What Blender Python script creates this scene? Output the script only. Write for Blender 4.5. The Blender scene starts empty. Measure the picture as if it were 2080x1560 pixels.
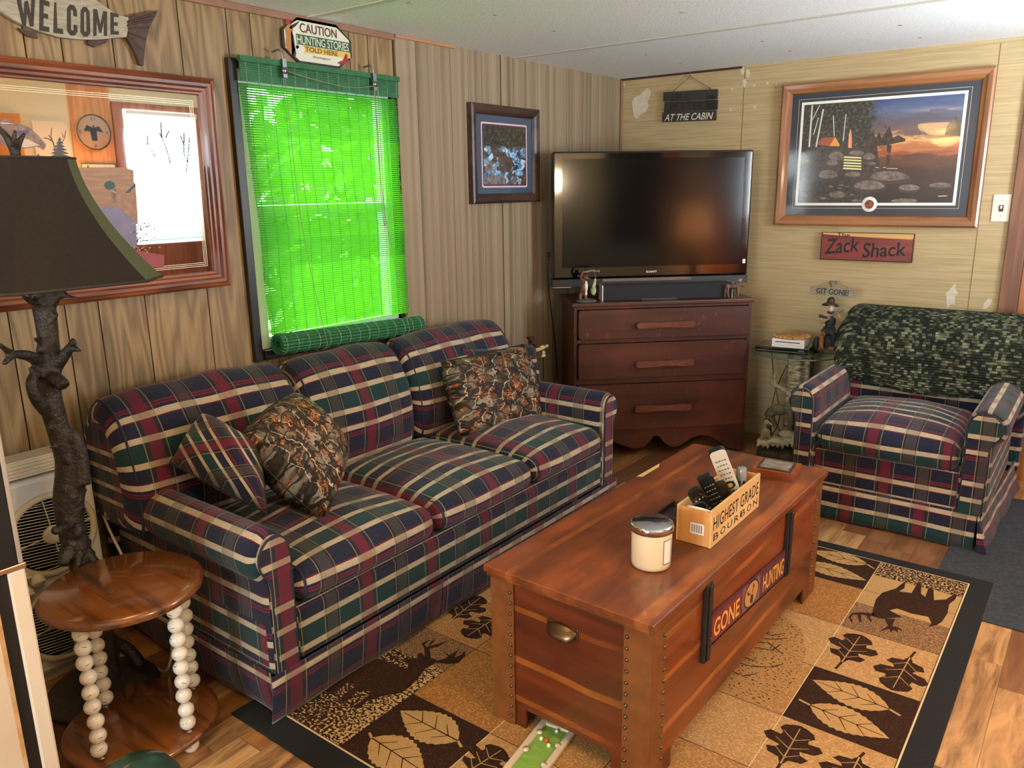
import bpy, bmesh, math, random
from mathutils import Vector, Matrix, Quaternion
R0 = random.Random(7)
sc = bpy.context.scene
COL = sc.collection
# ------------------------------------------------------------------ camera
H0 = 1.51
FPX, CX, CY = 1601.8, 1040.0, 780.0
_yaw, _pit, _rol = [math.radians(a) for a in (-37.341, 13.897, -0.8436)]
FW = Vector((math.sin(_yaw)*math.cos(_pit), math.cos(_yaw)*math.cos(_pit), -math.sin(_pit)))
_r = Vector((math.cos(_yaw), -math.sin(_yaw), 0)); _u = _r.cross(FW)
RT = _r*math.cos(_rol)+_u*math.sin(_rol); UP = -_r*math.sin(_rol)+_u*math.cos(_rol)
cam = bpy.data.cameras.new('camera'); cam.sensor_width = 36; cam.sensor_fit = 'HORIZONTAL'
cam.lens = 36*FPX/2080; cam.clip_start = .02; cam.clip_end = 200
co = bpy.data.objects.new('camera', cam); COL.objects.link(co)
co.matrix_world = Matrix((RT, UP, -FW)).transposed().to_4x4(); co.location = (0, 0, H0)
sc.camera = co
# ------------------------------------------------------------------ world, daylight, exposure
sc.view_settings.view_transform = 'Standard'; sc.view_settings.look = 'None'
sc.view_settings.exposure = 0.0; sc.view_settings.gamma = 1; sc.view_settings.use_curve_mapping = False
w = bpy.data.worlds.new('sky'); sc.world = w; w.use_nodes = True
bg = w.node_tree.nodes['Background']; bg.inputs[0].default_value = (.80, .92, 1, 1); bg.inputs[1].default_value = 6.5
cyc = sc.cycles; cyc.use_denoising = True; cyc.max_bounces = 7; cyc.diffuse_bounces = 4; cyc.glossy_bounces = 4
cyc.transmission_bounces = 6; cyc.transparent_max_bounces = 12; cyc.sample_clamp_indirect = 6; cyc.caustics_reflective = False; cyc.caustics_refractive = False
def lamp(name, typ, loc, power, col, size=.1, aim=None, sy=None):
    l = bpy.data.lights.new(name, typ); l.energy = power; l.color = col
    if typ == 'AREA':
        l.shape = 'RECTANGLE'; l.size = size; l.size_y = sy or size
    elif typ == 'SUN': l.angle = size
    else: l.shadow_soft_size = size
    o = bpy.data.objects.new(name, l); COL.objects.link(o); o.location = loc
    if aim is not None: o.rotation_euler = (Vector(aim)-Vector(loc)).to_track_quat('-Z', 'Z').to_euler()
    return o
lamp('sunlight', 'SUN', (-6, 0, 6), 5.0, (1, .93, .8), .02, aim=(-2.5, 3.6, 1.4-1.6))
lamp('door_daylight', 'AREA', (1.12, 3.55, 1.50), 285, (.76, .90, 1), .62, aim=(0, 3.40, 1.62), sy=1.05)
lamp('rear_fill_light', 'AREA', (-.7, -3.16, 1.45), 150, (.86, .95, 1), 1.4, aim=(-.7, 0, 1.62), sy=1.0)  # added fill light outside an unseen rear window, to brighten the ceiling
# ------------------------------------------------------------------ pixel helpers
def ray(x, y): return FW+RT*((x-CX)/FPX)-UP*((y-CY)/FPX)
CAM = Vector((0, 0, H0))
def atz(x, y, z): q = ray(x, y); return CAM+q*((z-H0)/q.z)
def atx(x, y, X): q = ray(x, y); return CAM+q*(X/q.x)
def aty(x, y, Y): q = ray(x, y); return CAM+q*(Y/q.y)
def atp(x, y, P, n): q = ray(x, y); return CAM+q*((Vector(P)-CAM).dot(n)/q.dot(n))
V = Vector
# ------------------------------------------------------------------ materials
def L(c):
    f = lambda v: v/12.92 if v <= .04045 else ((v+.055)/1.055)**2.4
    return tuple(f(v/255) for v in c[:3])+(1,)
class N:
    def __init__(s, name):
        s.m = bpy.data.materials.new(name); s.m.use_nodes = True; s.t = s.m.node_tree; s.n = s.t.nodes
        s.b = s.n['Principled BSDF']; s.out = s.n['Material Output']
    def add(s, typ, **kw):
        n = s.n.new(typ)
        for k, v in kw.items():
            if k.startswith('i_'):
                key = k[2:]; key = int(key) if key.isdigit() else key.replace('_', ' ')
                s.put(n, key, v)
            else: setattr(n, k, v)
        return n
    def put(s, n, key, v):
        if hasattr(v, 'is_output') or isinstance(v, bpy.types.NodeSocket): s.t.links.new(v, n.inputs[key])
        else: n.inputs[key].default_value = v
    def coord(s, kind='Object', scale=(1, 1, 1), loc=(0, 0, 0), rot=(0, 0, 0)):
        c = s.add('ShaderNodeTexCoord'); m = s.add('ShaderNodeMapping')
        s.t.links.new(c.outputs[kind], m.inputs[0]); m.inputs['Scale'].default_value = scale
        m.inputs['Location'].default_value = loc; m.inputs['Rotation'].default_value = rot
        return m.outputs[0]
    def noise(s, vec, scale=5, detail=4, rough=.55, dist=0):
        return s.add('ShaderNodeTexNoise', i_Vector=vec, i_Scale=scale, i_Detail=detail, i_Roughness=rough, i_Distortion=dist).outputs[0]
    def ramp(s, fac, stops, interp='LINEAR'):
        r = s.add('ShaderNodeValToRGB', i_0=fac); cr = r.color_ramp; cr.interpolation = interp
        while len(cr.elements) > 1: cr.elements.remove(cr.elements[-1])
        for i, (p, c) in enumerate(stops):
            e = cr.elements[0] if i == 0 else cr.elements.new(p)
            e.position = p; e.color = c if len(c) == 4 else L(c)
        return r.outputs[0]
    def math(s, op, a, b=0, c=None):
        n = s.add('ShaderNodeMath', operation=op, i_0=a, i_1=b)
        if c is not None: s.put(n, 2, c)
        return n.outputs[0]
    def mix(s, fac, a, b, mode='MIX'):
        n = s.add('ShaderNodeMix', data_type='RGBA', blend_type=mode)
        s.put(n, 0, fac); s.put(n, 6, a); s.put(n, 7, b); return n.outputs[2]
    def bump(s, h, strength=.3, dist=.002):
        n = s.add('ShaderNodeBump', i_Height=h, i_Strength=strength, i_Distance=dist); s.t.links.new(n.outputs[0], s.b.inputs['Normal'])
    def fin(s, col=None, rough=.6, metal=0, coat=0, spec=.5, **kw):
        if col is not None: s.put(s.b, 'Base Color', col if isinstance(col, bpy.types.NodeSocket) else (col if len(col) == 4 else L(col)))
        s.put(s.b, 'Roughness', rough); s.b.inputs['Metallic'].default_value = metal
        s.b.inputs['Coat Weight'].default_value = coat; s.b.inputs['Coat Roughness'].default_value = .08
        s.b.inputs['Specular IOR Level'].default_value = spec
        for k, v in kw.items(): s.put(s.b, k.replace('_', ' '), v)
        return s.m
MC = {}
def P(name, col, rough=.6, col2=None, scale=8, stretch=(1, 1, 1), bump=0, bscale=None, metal=0, coat=0, spec=.5, **kw):
    if name in MC: return MC[name]
    s = N(name); c = L(col)
    if col2 is not None or bump:
        v = s.coord(scale=stretch); n = s.noise(v, scale, 5)
        if col2 is not None: c = s.ramp(n, [(.32, L(col)), (.68, L(col2))])
        if bump: s.bump(n if bscale is None else s.noise(v, bscale, 4), bump)
    MC[name] = s.fin(c, rough, metal, coat, spec, **kw); return MC[name]
def wood(name, c1, c2, axis=0, rough=.45, coat=0, scale=1.0, rings=26, knots=False, c3=None):
    s = N(name); st = [9*scale]*3; st[axis] = .9*scale
    v = s.coord(scale=st); n = s.noise(v, 1.0, 3, .5)
    g = s.math('SINE', s.math('MULTIPLY', n, rings)); g = s.math('MULTIPLY_ADD', g, .5, .5)
    st2 = [160*scale]*3; st2[axis] = 5*scale
    f = s.noise(s.coord(scale=st2), 1.0, 3)
    k = s.math('ADD', s.math('MULTIPLY', g, .55), s.math('MULTIPLY', f, .5))
    c = s.ramp(k, [(.2, L(c2)), (.8, L(c1))])
    if c3: c = s.mix(s.ramp(s.noise(s.coord(scale=(1.5, 1.5, 1.5)), 3*scale, 4), [(.52, (0, 0, 0, 1)), (.66, (1, 1, 1, 1))]), c, L(c3))
    s.bump(f, .12, .001)
    return s.fin(c, rough, 0, coat)
def plaid(name, po=0., pv=0.):
    s = N(name); tc = s.add('ShaderNodeTexCoord'); sep = s.add('ShaderNodeSeparateXYZ', i_0=tc.outputs['UV'])
    u = s.math('FRACT', s.math('MULTIPLY_ADD', sep.outputs[0], 1/.30, po)); v = s.math('FRACT', s.math('MULTIPLY_ADD', sep.outputs[1], 1/.355, pv))
    NV, CR, GR, RD, RR = (25, 27, 47), (186, 168, 140), (18, 52, 52), (112, 20, 40), (92, 20, 38)
    weft = [(0, CR), (.055, NV), (.085, RD), (.099, NV), (.112, RD), (.126, NV), (.315, RD), (.329, NV), (.342, RD), (.356, NV), (.385, CR), (.44, RR), (.452, NV), (.575, CR), (.63, GR), (.80, CR), (.855, NV), (.985, RR)]
    wc = s.ramp(v, weft, 'CONSTANT')
    BU, OL, TA, OG, BK = (108, 20, 40), (38, 40, 36), (150, 132, 94), (72, 64, 56), (14, 14, 18)
    warp = [(0, TA), (.011, OL), (.052, BU), (.195, OL), (.236, TA), (.247, NV), (.53, TA), (.541, BK), (.56, OG), (.70, BK), (.719, TA), (.73, NV)]
    cc = s.ramp(u, warp, 'CONSTANT')
    al = lambda x: (x, x, x, 1)
    wa = [(0, al(.7)), (.011, al(.55)), (.052, al(.74)), (.195, al(.55)), (.236, al(.7)), (.247, al(0)), (.53, al(.7)), (.541, al(.7)), (.56, al(.58)), (.70, al(.7)), (.719, al(.7)), (.73, al(0))]
    fa = s.ramp(u, wa, 'CONSTANT')
    # over the cream bands the warp shows through thinner
    cw = s.ramp(v, [(0, al(.62)), (.055, al(1)), (.385, al(.62)), (.44, al(1)), (.575, al(.62)), (.63, al(1)), (.80, al(.62)), (.855, al(1))], 'CONSTANT')
    c = s.mix(s.math('MULTIPLY', fa, cw), wc, cc)
    uvv = s.coord('UV'); j = s.noise(uvv, 60, 4, .6, 2.5)
    c = s.mix(s.ramp(j, [(.47, al(0)), (.62, al(.20))]), c, L((60, 66, 92)), 'MIX')
    tw = s.add('ShaderNodeTexWave', i_Vector=s.coord('UV', rot=(0, 0, .7)), i_Scale=260.).outputs[0]
    s.bump(s.math('ADD', s.math('MULTIPLY', j, .7), s.math('MULTIPLY', tw, .3)), .25, .002)
    return s.fin(c, .88, 0, 0, .25, Sheen_Weight=.15)
PL = plaid('plaid_cloth'); PL2 = plaid('plaid_cloth_chair', .35, .2)
def camo():
    s = N('camo_cloth'); v = s.coord('UV', scale=(1.8, 1.8, 1)); n1 = s.noise(v, 9, 3)
    vd = s.add('ShaderNodeVectorMath', operation='MULTIPLY_ADD', i_0=s.add('ShaderNodeTexNoise', i_Vector=v, i_Scale=8.).outputs[1], i_1=(.12, .12, 0), i_2=v).outputs[0]
    base = s.ramp(s.add('ShaderNodeTexVoronoi', i_Vector=vd, i_Scale=13.).outputs[1], [(0, (128, 112, 94)), (.3, (90, 78, 64)), (.5, (150, 136, 116)), (.7, (70, 60, 46)), (.85, (104, 98, 72))], 'CONSTANT')
    base = s.mix(s.ramp(s.noise(v, 45, 4), [(.4, (0, 0, 0, 1)), (.7, (.5, .5, .5, 1))]), base, L((52, 40, 28)))
    leaf = s.ramp(s.add('ShaderNodeTexVoronoi', i_Vector=vd, i_Scale=60.).outputs[0], [(0, (224, 158, 96)), (.35, (158, 92, 46)), (.7, (62, 34, 16))])
    base = s.mix(s.ramp(s.noise(v, 7, 2), [(.50, (0, 0, 0, 1)), (.55, (1, 1, 1, 1))]), base, leaf)
    def branch(rot, sc_, wd, off):
        q = s.coord('UV', rot=(0, 0, rot), loc=(off, 0, 0), scale=(1.8, 1.8, 1)); sp = s.add('ShaderNodeSeparateXYZ', i_0=q)
        d = s.math('ADD', s.math('MULTIPLY', sp.outputs[1], sc_), s.math('MULTIPLY', s.noise(q, 5, 3), 2.2))
        f = s.math('ABSOLUTE', s.math('SUBTRACT', s.math('FRACT', d), .5))
        return s.ramp(f, [(0, (1, 1, 1, 1)), (wd, (1, 1, 1, 1)), (wd+.02, (0, 0, 0, 1))])
    base = s.mix(branch(.3, 4.2, .11, .3), base, s.ramp(s.noise(v, 50, 3), [(.35, (24, 18, 12)), (.7, (70, 54, 38))]))
    base = s.mix(branch(1.9, 5.5, .06, .1), base, L((30, 22, 15)))
    base = s.mix(branch(1.1, 9, .022, .7), base, L((196, 178, 146)))
    base = s.mix(branch(2.6, 8, .05, .4), base, L((40, 31, 22)))
    base = s.mix(s.ramp(s.noise(v, 16, 5, .7), [(.55, (0, 0, 0, 1)), (.62, (1, 1, 1, 1))]), base, L((26, 19, 13)))
    s.bump(s.noise(v, 30, 3), .3, .003)
    return s.fin(base, .7, 0, 0, .35)
CAMO = camo()
def knit():
    s = N('knit_camo_yarn'); v = s.coord('UV', scale=(1, 1, 1))
    sp = s.add('ShaderNodeSeparateXYZ', i_0=v)
    rw = s.math('FLOOR', s.math('MULTIPLY', sp.outputs[1], 96)); 
    uu = s.math('FLOOR', s.math('MULTIPLY_ADD', sp.outputs[0], 66, s.math('MULTIPLY', s.math('SINE', s.math('MULTIPLY', rw, 12.9)), 3)))
    cb = s.add('ShaderNodeCombineXYZ', i_0=uu, i_1=rw); wn = s.add('ShaderNodeTexWhiteNoise', noise_dimensions='2D', i_Vector=cb.outputs[0]).outputs[0]
    nz = s.noise(s.coord('UV', scale=(16, 26, 1)), 1.0, 3)
    k = s.math('ADD', s.math('MULTIPLY', wn, .5), s.math('MULTIPLY', nz, .75))
    c = s.ramp(k, [(0, (24, 27, 25)), (.42, (36, 41, 34)), (.58, (42, 46, 38)), (.70, (68, 73, 55)), (.82, (110, 114, 88)), (.95, (144, 147, 120))])
    wv = s.math('SINE', s.math('MULTIPLY', sp.outputs[1], 96*6.283)); wu = s.math('SINE', s.math('MULTIPLY', sp.outputs[0], 132*6.283))
    s.bump(s.math('MULTIPLY', wv, s.math('MULTIPLY_ADD', wu, .4, .6)), .9, .006)
    return s.fin(c, .95, 0, 0, .15)
KNIT = knit()
def oakpanel():
    s = N('oak_panelling'); v = s.coord('UV', scale=(7, .75, 1)); n = s.noise(v, 1.3, 2, .45)
    g = s.math('MULTIPLY_ADD', s.math('SINE', s.math('MULTIPLY', n, 60)), .5, .5)
    f = s.noise(s.coord('UV', scale=(150, 4, 1)), 1, 3)
    big = s.noise(s.coord('UV', scale=(3, .6, 1)), 1.2, 2)
    k = s.math('ADD', s.math('MULTIPLY', g, .30), s.math('ADD', s.math('MULTIPLY', f, .42), s.math('MULTIPLY', big, .38)))
    c = s.ramp(k, [(.25, (98, 78, 50)), (.5, (134, 108, 70)), (.8, (164, 137, 96))])
    kn = s.add('ShaderNodeTexVoronoi', i_Vector=s.coord('UV', scale=(2.6, 1.1, 1)), i_Scale=1.6).outputs[0]
    c = s.mix(s.ramp(kn, [(0, (.75, .75, .75, 1)), (.06, (0, 0, 0, 1))]), c, L((84, 58, 36)))
    s.bump(f, .15, .001); return s.fin(c, .5, 0, .1)
def greypanel():
    s = N('grey_wood_panelling'); n = s.noise(s.coord('UV', scale=(22, .10, 1)), 1.0, 4, .6); f = s.noise(s.coord('UV', scale=(220, 3, 1)), 1, 2)
    k = s.math('ADD', s.math('MULTIPLY', n, .8), s.math('MULTIPLY', f, .2))
    c = s.ramp(k, [(.32, (104, 87, 66)), (.48, (142, 122, 97)), (.62, (162, 143, 116)), (.75, (132, 114, 95))])
    return s.fin(c, .55)
def grasscloth():
    s = N('beige_grasscloth_paper'); n = s.noise(s.coord(scale=(4, 4, 170)), 1, 4, .6); b = s.noise(s.coord(), 1.2, 3)
    c = s.mix(s.math('MULTIPLY', b, .6), s.ramp(n, [(.3, (160, 138, 98)), (.55, (186, 164, 122)), (.75, (200, 180, 138))]), L((172, 146, 104)))
    s.bump(n, .25, .002); return s.fin(c, .75)
def floorm():
    s = N('laminate_planks'); sp = s.add('ShaderNodeSeparateXYZ', i_0=s.add('ShaderNodeTexCoord').outputs['Object'])
    xs = s.math('DIVIDE', s.math('ADD', sp.outputs[0], 20.013), .1); row = s.math('FLOOR', xs)
    rnd = s.add('ShaderNodeTexWhiteNoise', noise_dimensions='1D', i_W=row).outputs[0]
    ys = s.math('DIVIDE', s.math('ADD', sp.outputs[1], s.math('MULTIPLY_ADD', rnd, .7, 20)), .62); cell = s.math('FLOOR', ys)
    idn = s.add('ShaderNodeTexWhiteNoise', noise_dimensions='2D', i_Vector=s.add('ShaderNodeCombineXYZ', i_0=row, i_1=cell).outputs[0]).outputs[0]
    base = s.ramp(idn, [(0, (132, 88, 56)), (.25, (172, 116, 68)), (.5, (150, 104, 70)), (.72, (206, 160, 106)), (.9, (184, 128, 76))], 'CONSTANT')
    vec = s.add('ShaderNodeVectorMath', operation='ADD', i_0=s.coord(scale=(14, 2.2, 1)), i_1=s.add('ShaderNodeCombineXYZ', i_0=s.math('MULTIPLY', idn, 40), i_1=s.math('MULTIPLY', rnd, 9)).outputs[0]).outputs[0]
    g = s.noise(vec, 1, 5, .65, 1.2)
    c = s.mix(s.ramp(g, [(.38, (0, 0, 0, 1)), (.66, (.8, .8, .8, 1))]), base, L((88, 54, 32)))
    fx = s.math('FRACT', xs); fy = s.math('FRACT', ys)
    e = s.math('MINIMUM', s.math('MINIMUM', fx, s.math('SUBTRACT', 1, fx)), s.math('MULTIPLY', s.math('MINIMUM', fy, s.math('SUBTRACT', 1, fy)), 6))
    c = s.mix(s.ramp(e, [(0, (.7, .7, .7, 1)), (.02, (0, 0, 0, 1))]), c, L((60, 36, 20)))
    return s.fin(c, .32, 0, .15)
def ceil_m():
    s = N('textured_ceiling_board'); n = s.noise(s.coord(), 90, 3, .7); c = s.ramp(n, [(.3, (222, 226, 226)), (.6, (240, 243, 242))])
    s.bump(n, .5, .004); return s.fin(c, .85)
def cedar(name, stripes, dark=(112, 44, 20), lite=(176, 92, 38), axis=1, top=False, coat=.3):
    """red cedar boards: stripes = heights of the pale sapwood bands"""
    s = N(name); st = [10., 10., 10.]; st[axis] = 1.1
    n = s.noise(s.coord(scale=st), 1, 4, .6, .6)
    c = s.ramp(n, [(.3, dark), (.55, tuple(min(255, int(v*1.4+6)) for v in dark)), (.8, tuple(min(255, int(v*1.8+12)) for v in dark))])
    sp = s.add('ShaderNodeSeparateXYZ', i_0=s.add('ShaderNodeTexCoord').outputs['Object'])
    ax = 0 if top else 2
    wob = [3., 3., 3.]; wob[ax] = .01
    z = s.math('ADD', sp.outputs[ax], s.math('MULTIPLY_ADD', s.noise(s.coord(scale=wob), 1, 2),   .026, -.013))
    for h, wd in stripes:
        d = s.math('ABSOLUTE', s.math('SUBTRACT', z, h))
        c = s.mix(s.math('MULTIPLY', s.ramp(s.math('DIVIDE', d, wd), [(.7, (1, 1, 1, 1)), (1, (0, 0, 0, 1))]), s.ramp(s.noise(s.coord(scale=(2, 2, 2), loc=(h*9, 0, 0)), 1.5, 2), [(.38, (.1, .1, .1, 1)), (.55, (1, 1, 1, 1))])), c, L(lite))
    st2 = [70., 70., 70.]; st2[axis] = 4.
    f = s.noise(s.coord(scale=st2), 1, 4)
    c = s.mix(s.math('MULTIPLY', f, .45), c, L(dark))
    kv = [5., 5., 5.]; kv[axis] = 2.2
    kn = s.add('ShaderNodeTexVoronoi', i_Vector=s.coord(scale=kv, loc=(.3, .2, .45)), i_Scale=1.).outputs[0]
    c = s.mix(s.ramp(kn, [(0, (.97, .97, .97, 1)), (.12, (.7, .7, .7, 1)), (.24, (0, 0, 0, 1))]), c, L((40, 17, 9)))
    sk = [7., 7., 7.]; sk[axis] = 1.3
    c = s.mix(s.ramp(s.noise(s.coord(scale=sk, loc=(2, 1, 3)), 1, 5, .7, .8), [(.55, (0, 0, 0, 1)), (.70, (.75, .75, .75, 1))]), c, L((52, 22, 11)))
    if top: c = s.mix(s.ramp(s.noise(s.coord(scale=(2.2, 1, 1)), 4, 6, .75), [(.42, (0, 0, 0, 1)), (.72, (.75, .75, .75, 1))]), c, L((74, 38, 20)))
    s.bump(f, .08, .001); return s.fin(c, .36, 0, coat)
def speck(name, c1, c2, th, scale=160, wd=.04, grad=None):
    """rug pile: c1 with knots of c2"""
    s = N(name); n = s.add('ShaderNodeTexNoise', i_Vector=s.coord(scale=(1, 1.25, 1)), i_Scale=float(scale), i_Detail=1.).outputs[0]
    if grad:  # (axis, from, to, amount): a woven fade of knots
        sp = s.add('ShaderNodeSeparateXYZ', i_0=s.add('ShaderNodeTexCoord').outputs['Object'])
        mr = s.add('ShaderNodeMapRange', i_0=sp.outputs[grad[0]], i_1=grad[1], i_2=grad[2], i_3=0., i_4=grad[3]); n = s.math('ADD', n, mr.outputs[0])
    fac = s.ramp(n, [(th-wd, (0, 0, 0, 1)), (th+wd, (1, 1, 1, 1))])
    big = s.noise(s.coord(), 7, 3)
    c = s.mix(s.math('MULTIPLY', big, .35), s.mix(fac, L(c1), L(c2)), L(tuple(int(v*.8) for v in c1)))
    s.bump(s.noise(s.coord(), 260, 2), .6, .004); return s.fin(c, .95, 0, 0, .1)
def emis(name, col, strength, base=(255, 230, 190)):
    s = N(name); s.fin(base, .4); s.put(s.b, 'Emission Color', L(col)); s.put(s.b, 'Emission Strength', strength); return s.m
def translucent(name, col, tcol, tw=.6, rough=.5):
    s = N(name); tr = s.add('ShaderNodeBsdfTranslucent', i_Color=L(tcol)); s.fin(col, rough)
    mx = s.add('ShaderNodeMixShader', i_0=tw); s.t.links.new(s.b.outputs[0], mx.inputs[1]); s.t.links.new(tr.outputs[0], mx.inputs[2])
    s.t.links.new(mx.outputs[0], s.out.inputs[0]); return s.m
def pane(name, tint=(1, 1, 1, 1), refl=.06):
    s = N(name); tr = s.add('ShaderNodeBsdfTransparent', i_Color=tint); gl = s.add('ShaderNodeBsdfGlossy', i_Roughness=.02)
    mx = s.add('ShaderNodeMixShader', i_0=refl); s.t.links.new(tr.outputs[0], mx.inputs[1]); s.t.links.new(gl.outputs[0], mx.inputs[2])
    s.t.links.new(mx.outputs[0], s.out.inputs[0]); return s.m
GLASS = pane('clear_window_glass'); TGLASS = pane('tinted_table_glass', (.80, .88, .86, 1), .14)
BLACKG = P('black_gloss_plastic', (8, 8, 9), .06, coat=.6); BLACKM = P('black_matt_plastic', (18, 18, 20), .45)
CHROME = P('chrome', (215, 215, 218), .08, metal=1); STEEL = P('dull_steel', (150, 150, 152), .35, metal=1)
WHITEP = P('white_plastic', (222, 218, 206), .4); CREAM = P('cream_plastic', (226, 216, 192), .4)
ROPE = P('cotton_cord', (214, 208, 192), .8); PAPERW = P('white_paper', (240, 236, 226), .7)
# ------------------------------------------------------------------ lettering (made first, reused as plain mesh data)
TXC = {}
def txt(s, shear=0., offset=0., spacing=1.0):
    k = (s, shear, offset, spacing)
    if k in TXC: return TXC[k]
    c = bpy.data.curves.new('t', 'FONT'); c.body = s; c.shear = shear; c.offset = offset; c.space_character = spacing; c.resolution_u = 4; c.fill_mode = 'FRONT'
    o = bpy.data.objects.new('t', c); COL.objects.link(o)
    dg = bpy.context.evaluated_depsgraph_get(); me = bpy.data.meshes.new_from_object(o.evaluated_get(dg))
    vs = [(v.co.x, v.co.y) for v in me.vertices]; fs = [tuple(p.vertices) for p in me.polygons]
    bpy.data.objects.remove(o); bpy.data.curves.remove(c); bpy.data.meshes.remove(me)
    x0 = min(v[0] for v in vs); x1 = max(v[0] for v in vs); y0 = min(v[1] for v in vs); y1 = max(v[1] for v in vs)
    TXC[k] = ([((v[0]-x0)/(x1-x0), (v[1]-y0)/(y1-y0)) for v in vs], fs); return TXC[k]
# ------------------------------------------------------------------ mesh builder
PM = {}
class MB:
    def __init__(s): s.v = []; s.f = []; s.u = []; s.mi = []; s.sm = []
    def add(s, vs, fs, mi=0, uv=None, smooth=False):
        b = len(s.v); s.v += [V(p) for p in vs]
        for k, f in enumerate(fs):
            s.f.append([b+i for i in f]); s.mi.append(mi); s.sm.append(smooth)
            if uv is None: s.u.append(None)
            elif isinstance(uv, dict): s.u.append(uv[k])
            else: s.u.append([uv[i] for i in f])
        return s
    def box(s, x0, x1, y0, y1, z0, z1, mi=0, fr=None, uvo=(0, 0)):
        fr = fr or (lambda a, b, c: V((a, b, c)))
        ps = [(x, y, z) for z in (z0, z1) for y in (y0, y1) for x in (x0, x1)]
        fs = [(0, 2, 3, 1), (4, 5, 7, 6), (0, 1, 5, 4), (2, 6, 7, 3), (0, 4, 6, 2), (1, 3, 7, 5)]
        ax = [(0, 1), (0, 1), (0, 2), (0, 2), (1, 2), (1, 2)]
        uv = {k: [(ps[i][ax[k][0]]+uvo[0], ps[i][ax[k][1]]+uvo[1]) for i in f] for k, f in enumerate(fs)}
        return s.add([fr(*p) for p in ps], fs, mi, uv)
    def tube(s, path, r, n=8, mi=0, cap=True, flat=1.0):
        path = [V(p) for p in path]; m = len(path); rs = r if isinstance(r, (list, tuple)) else [r]*m
        vs = []; up = None; ln = 0; uv = []
        for i, p in enumerate(path):
            t = (path[min(i+1, m-1)]-path[max(i-1, 0)]).normalized()
            if up is None: up = t.orthogonal().normalized()
            up = (up-t*up.dot(t)); up = up.normalized() if up.length > 1e-6 else t.orthogonal().normalized()
            sd = t.cross(up)
            if i: ln += (p-path[i-1]).length
            for k in range(n):
                a = 2*math.pi*k/n; vs.append(p+(up*math.cos(a)*flat+sd*math.sin(a))*rs[i]); uv.append((ln, a*rs[i]))
        fs = [(i*n+k, i*n+(k+1) % n, (i+1)*n+(k+1) % n, (i+1)*n+k) for i in range(m-1) for k in range(n)]
        s.add(vs, fs, mi, uv, True)
        if cap: s.add(vs[:n], [tuple(range(n))], mi); s.add(vs[-n:], [tuple(range(n))], mi)
        return s
    def lathe(s, prof, n=32, c=(0, 0, 0), mi=0, fr=None, a0=0, angs=None, smooth=True, cap=True):
        c = V(c); vs = []; angs = angs or [a0+2*math.pi*k/n for k in range(n)]; n = len(angs)
        for (r, z) in prof:
            for a in angs:
                p = V((r*math.cos(a), r*math.sin(a), z)); vs.append((fr(p) if fr else p)+c)
        m = len(prof)
        fs = [(i*n+k, i*n+(k+1) % n, (i+1)*n+(k+1) % n, (i+1)*n+k) for i in range(m-1) for k in range(n)]
        s.add(vs, fs, mi, None, smooth)
        if cap and prof[0][0] > 1e-5: s.add(vs[:n], [tuple(range(n))], mi)
        if cap and prof[-1][0] > 1e-5: s.add(vs[-n:], [tuple(range(n))], mi)
        return s
    def ell(s, c, r, q=None, n=12, mi=0, m=8):
        c = V(c); r = (r, r, r) if not isinstance(r, (tuple, list)) else r; vs = []
        for i in range(m+1):
            t = math.pi*i/m
            for k in range(n):
                a = 2*math.pi*k/n; p = V((r[0]*math.sin(t)*math.cos(a), r[1]*math.sin(t)*math.sin(a), r[2]*math.cos(t)))
                vs.append(c+(q @ p if q else p))
        fs = [(i*n+k, i*n+(k+1) % n, (i+1)*n+(k+1) % n, (i+1)*n+k) for i in range(m) for k in range(n)]
        return s.add(vs, fs, mi, None, True)
    def prism(s, poly, c0, c1, fr, mi=0, side=None):
        n = len(poly); a = [fr(p[0], p[1], c0) for p in poly]; b = [fr(p[0], p[1], c1) for p in poly]
        s.add(a, [tuple(range(n))], mi, list(poly)); s.add(b, [tuple(range(n))], mi, list(poly))
        ln = [0]
        for i in range(n): ln.append(ln[-1]+(V(poly[(i+1) % n])-V(poly[i])).length)
        uv = {i: [(ln[i], c0), (ln[i+1], c0), (ln[i+1], c1), (ln[i], c1)] for i in range(n)}
        return s.add(a+b, [(i, (i+1) % n, n+(i+1) % n, n+i) for i in range(n)], mi if side is None else side, uv)
    def flat(s, poly, c, fr, mi=0): return s.add([fr(p[0], p[1], c) for p in poly], [tuple(range(len(poly)))], mi, list(poly))
    def text(s, st, x, y, wd, ht, c, fr, mi=0, **kw):
        vs, fs = txt(st, **kw); return s.add([fr(x+p[0]*wd, y+p[1]*ht, c) for p in vs], fs, mi)
    def grid(s, fn, nu, nv, mi=0, uvf=None, closeu=False, smooth=True):
        vs = []; uv = []
        for j in range(nv+1):
            for i in range(nu+1):
                a, b = i/nu, j/nv; vs.append(fn(a, b)); uv.append(uvf(a, b) if uvf else (a, b))
        w_ = nu+1
        return s.add(vs, [(j*w_+i, j*w_+i+1, (j+1)*w_+i+1, (j+1)*w_+i) for j in range(nv) for i in range(nu)], mi, uv, smooth)
    def build(s, name, mats, parent=None, bev=0, seg=2, sub=0, remesh=0, weld=False, norm=True, smooth=None, relax=0):
        me = bpy.data.meshes.new(name); inv = PM[parent.name].inverted() if parent else Matrix()
        me.from_pydata([tuple(inv @ p) for p in s.v], [], s.f)
        for m in (mats if isinstance(mats, (list, tuple)) else [mats]): me.materials.append(m)
        ul = me.uv_layers.new(name='UVMap')
        for p in me.polygons:
            p.material_index = s.mi[p.index]; p.use_smooth = s.sm[p.index] if smooth is None else smooth
            if s.u[p.index]:
                for li, c in zip(p.loop_indices, s.u[p.index]): ul.data[li].uv = c
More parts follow.
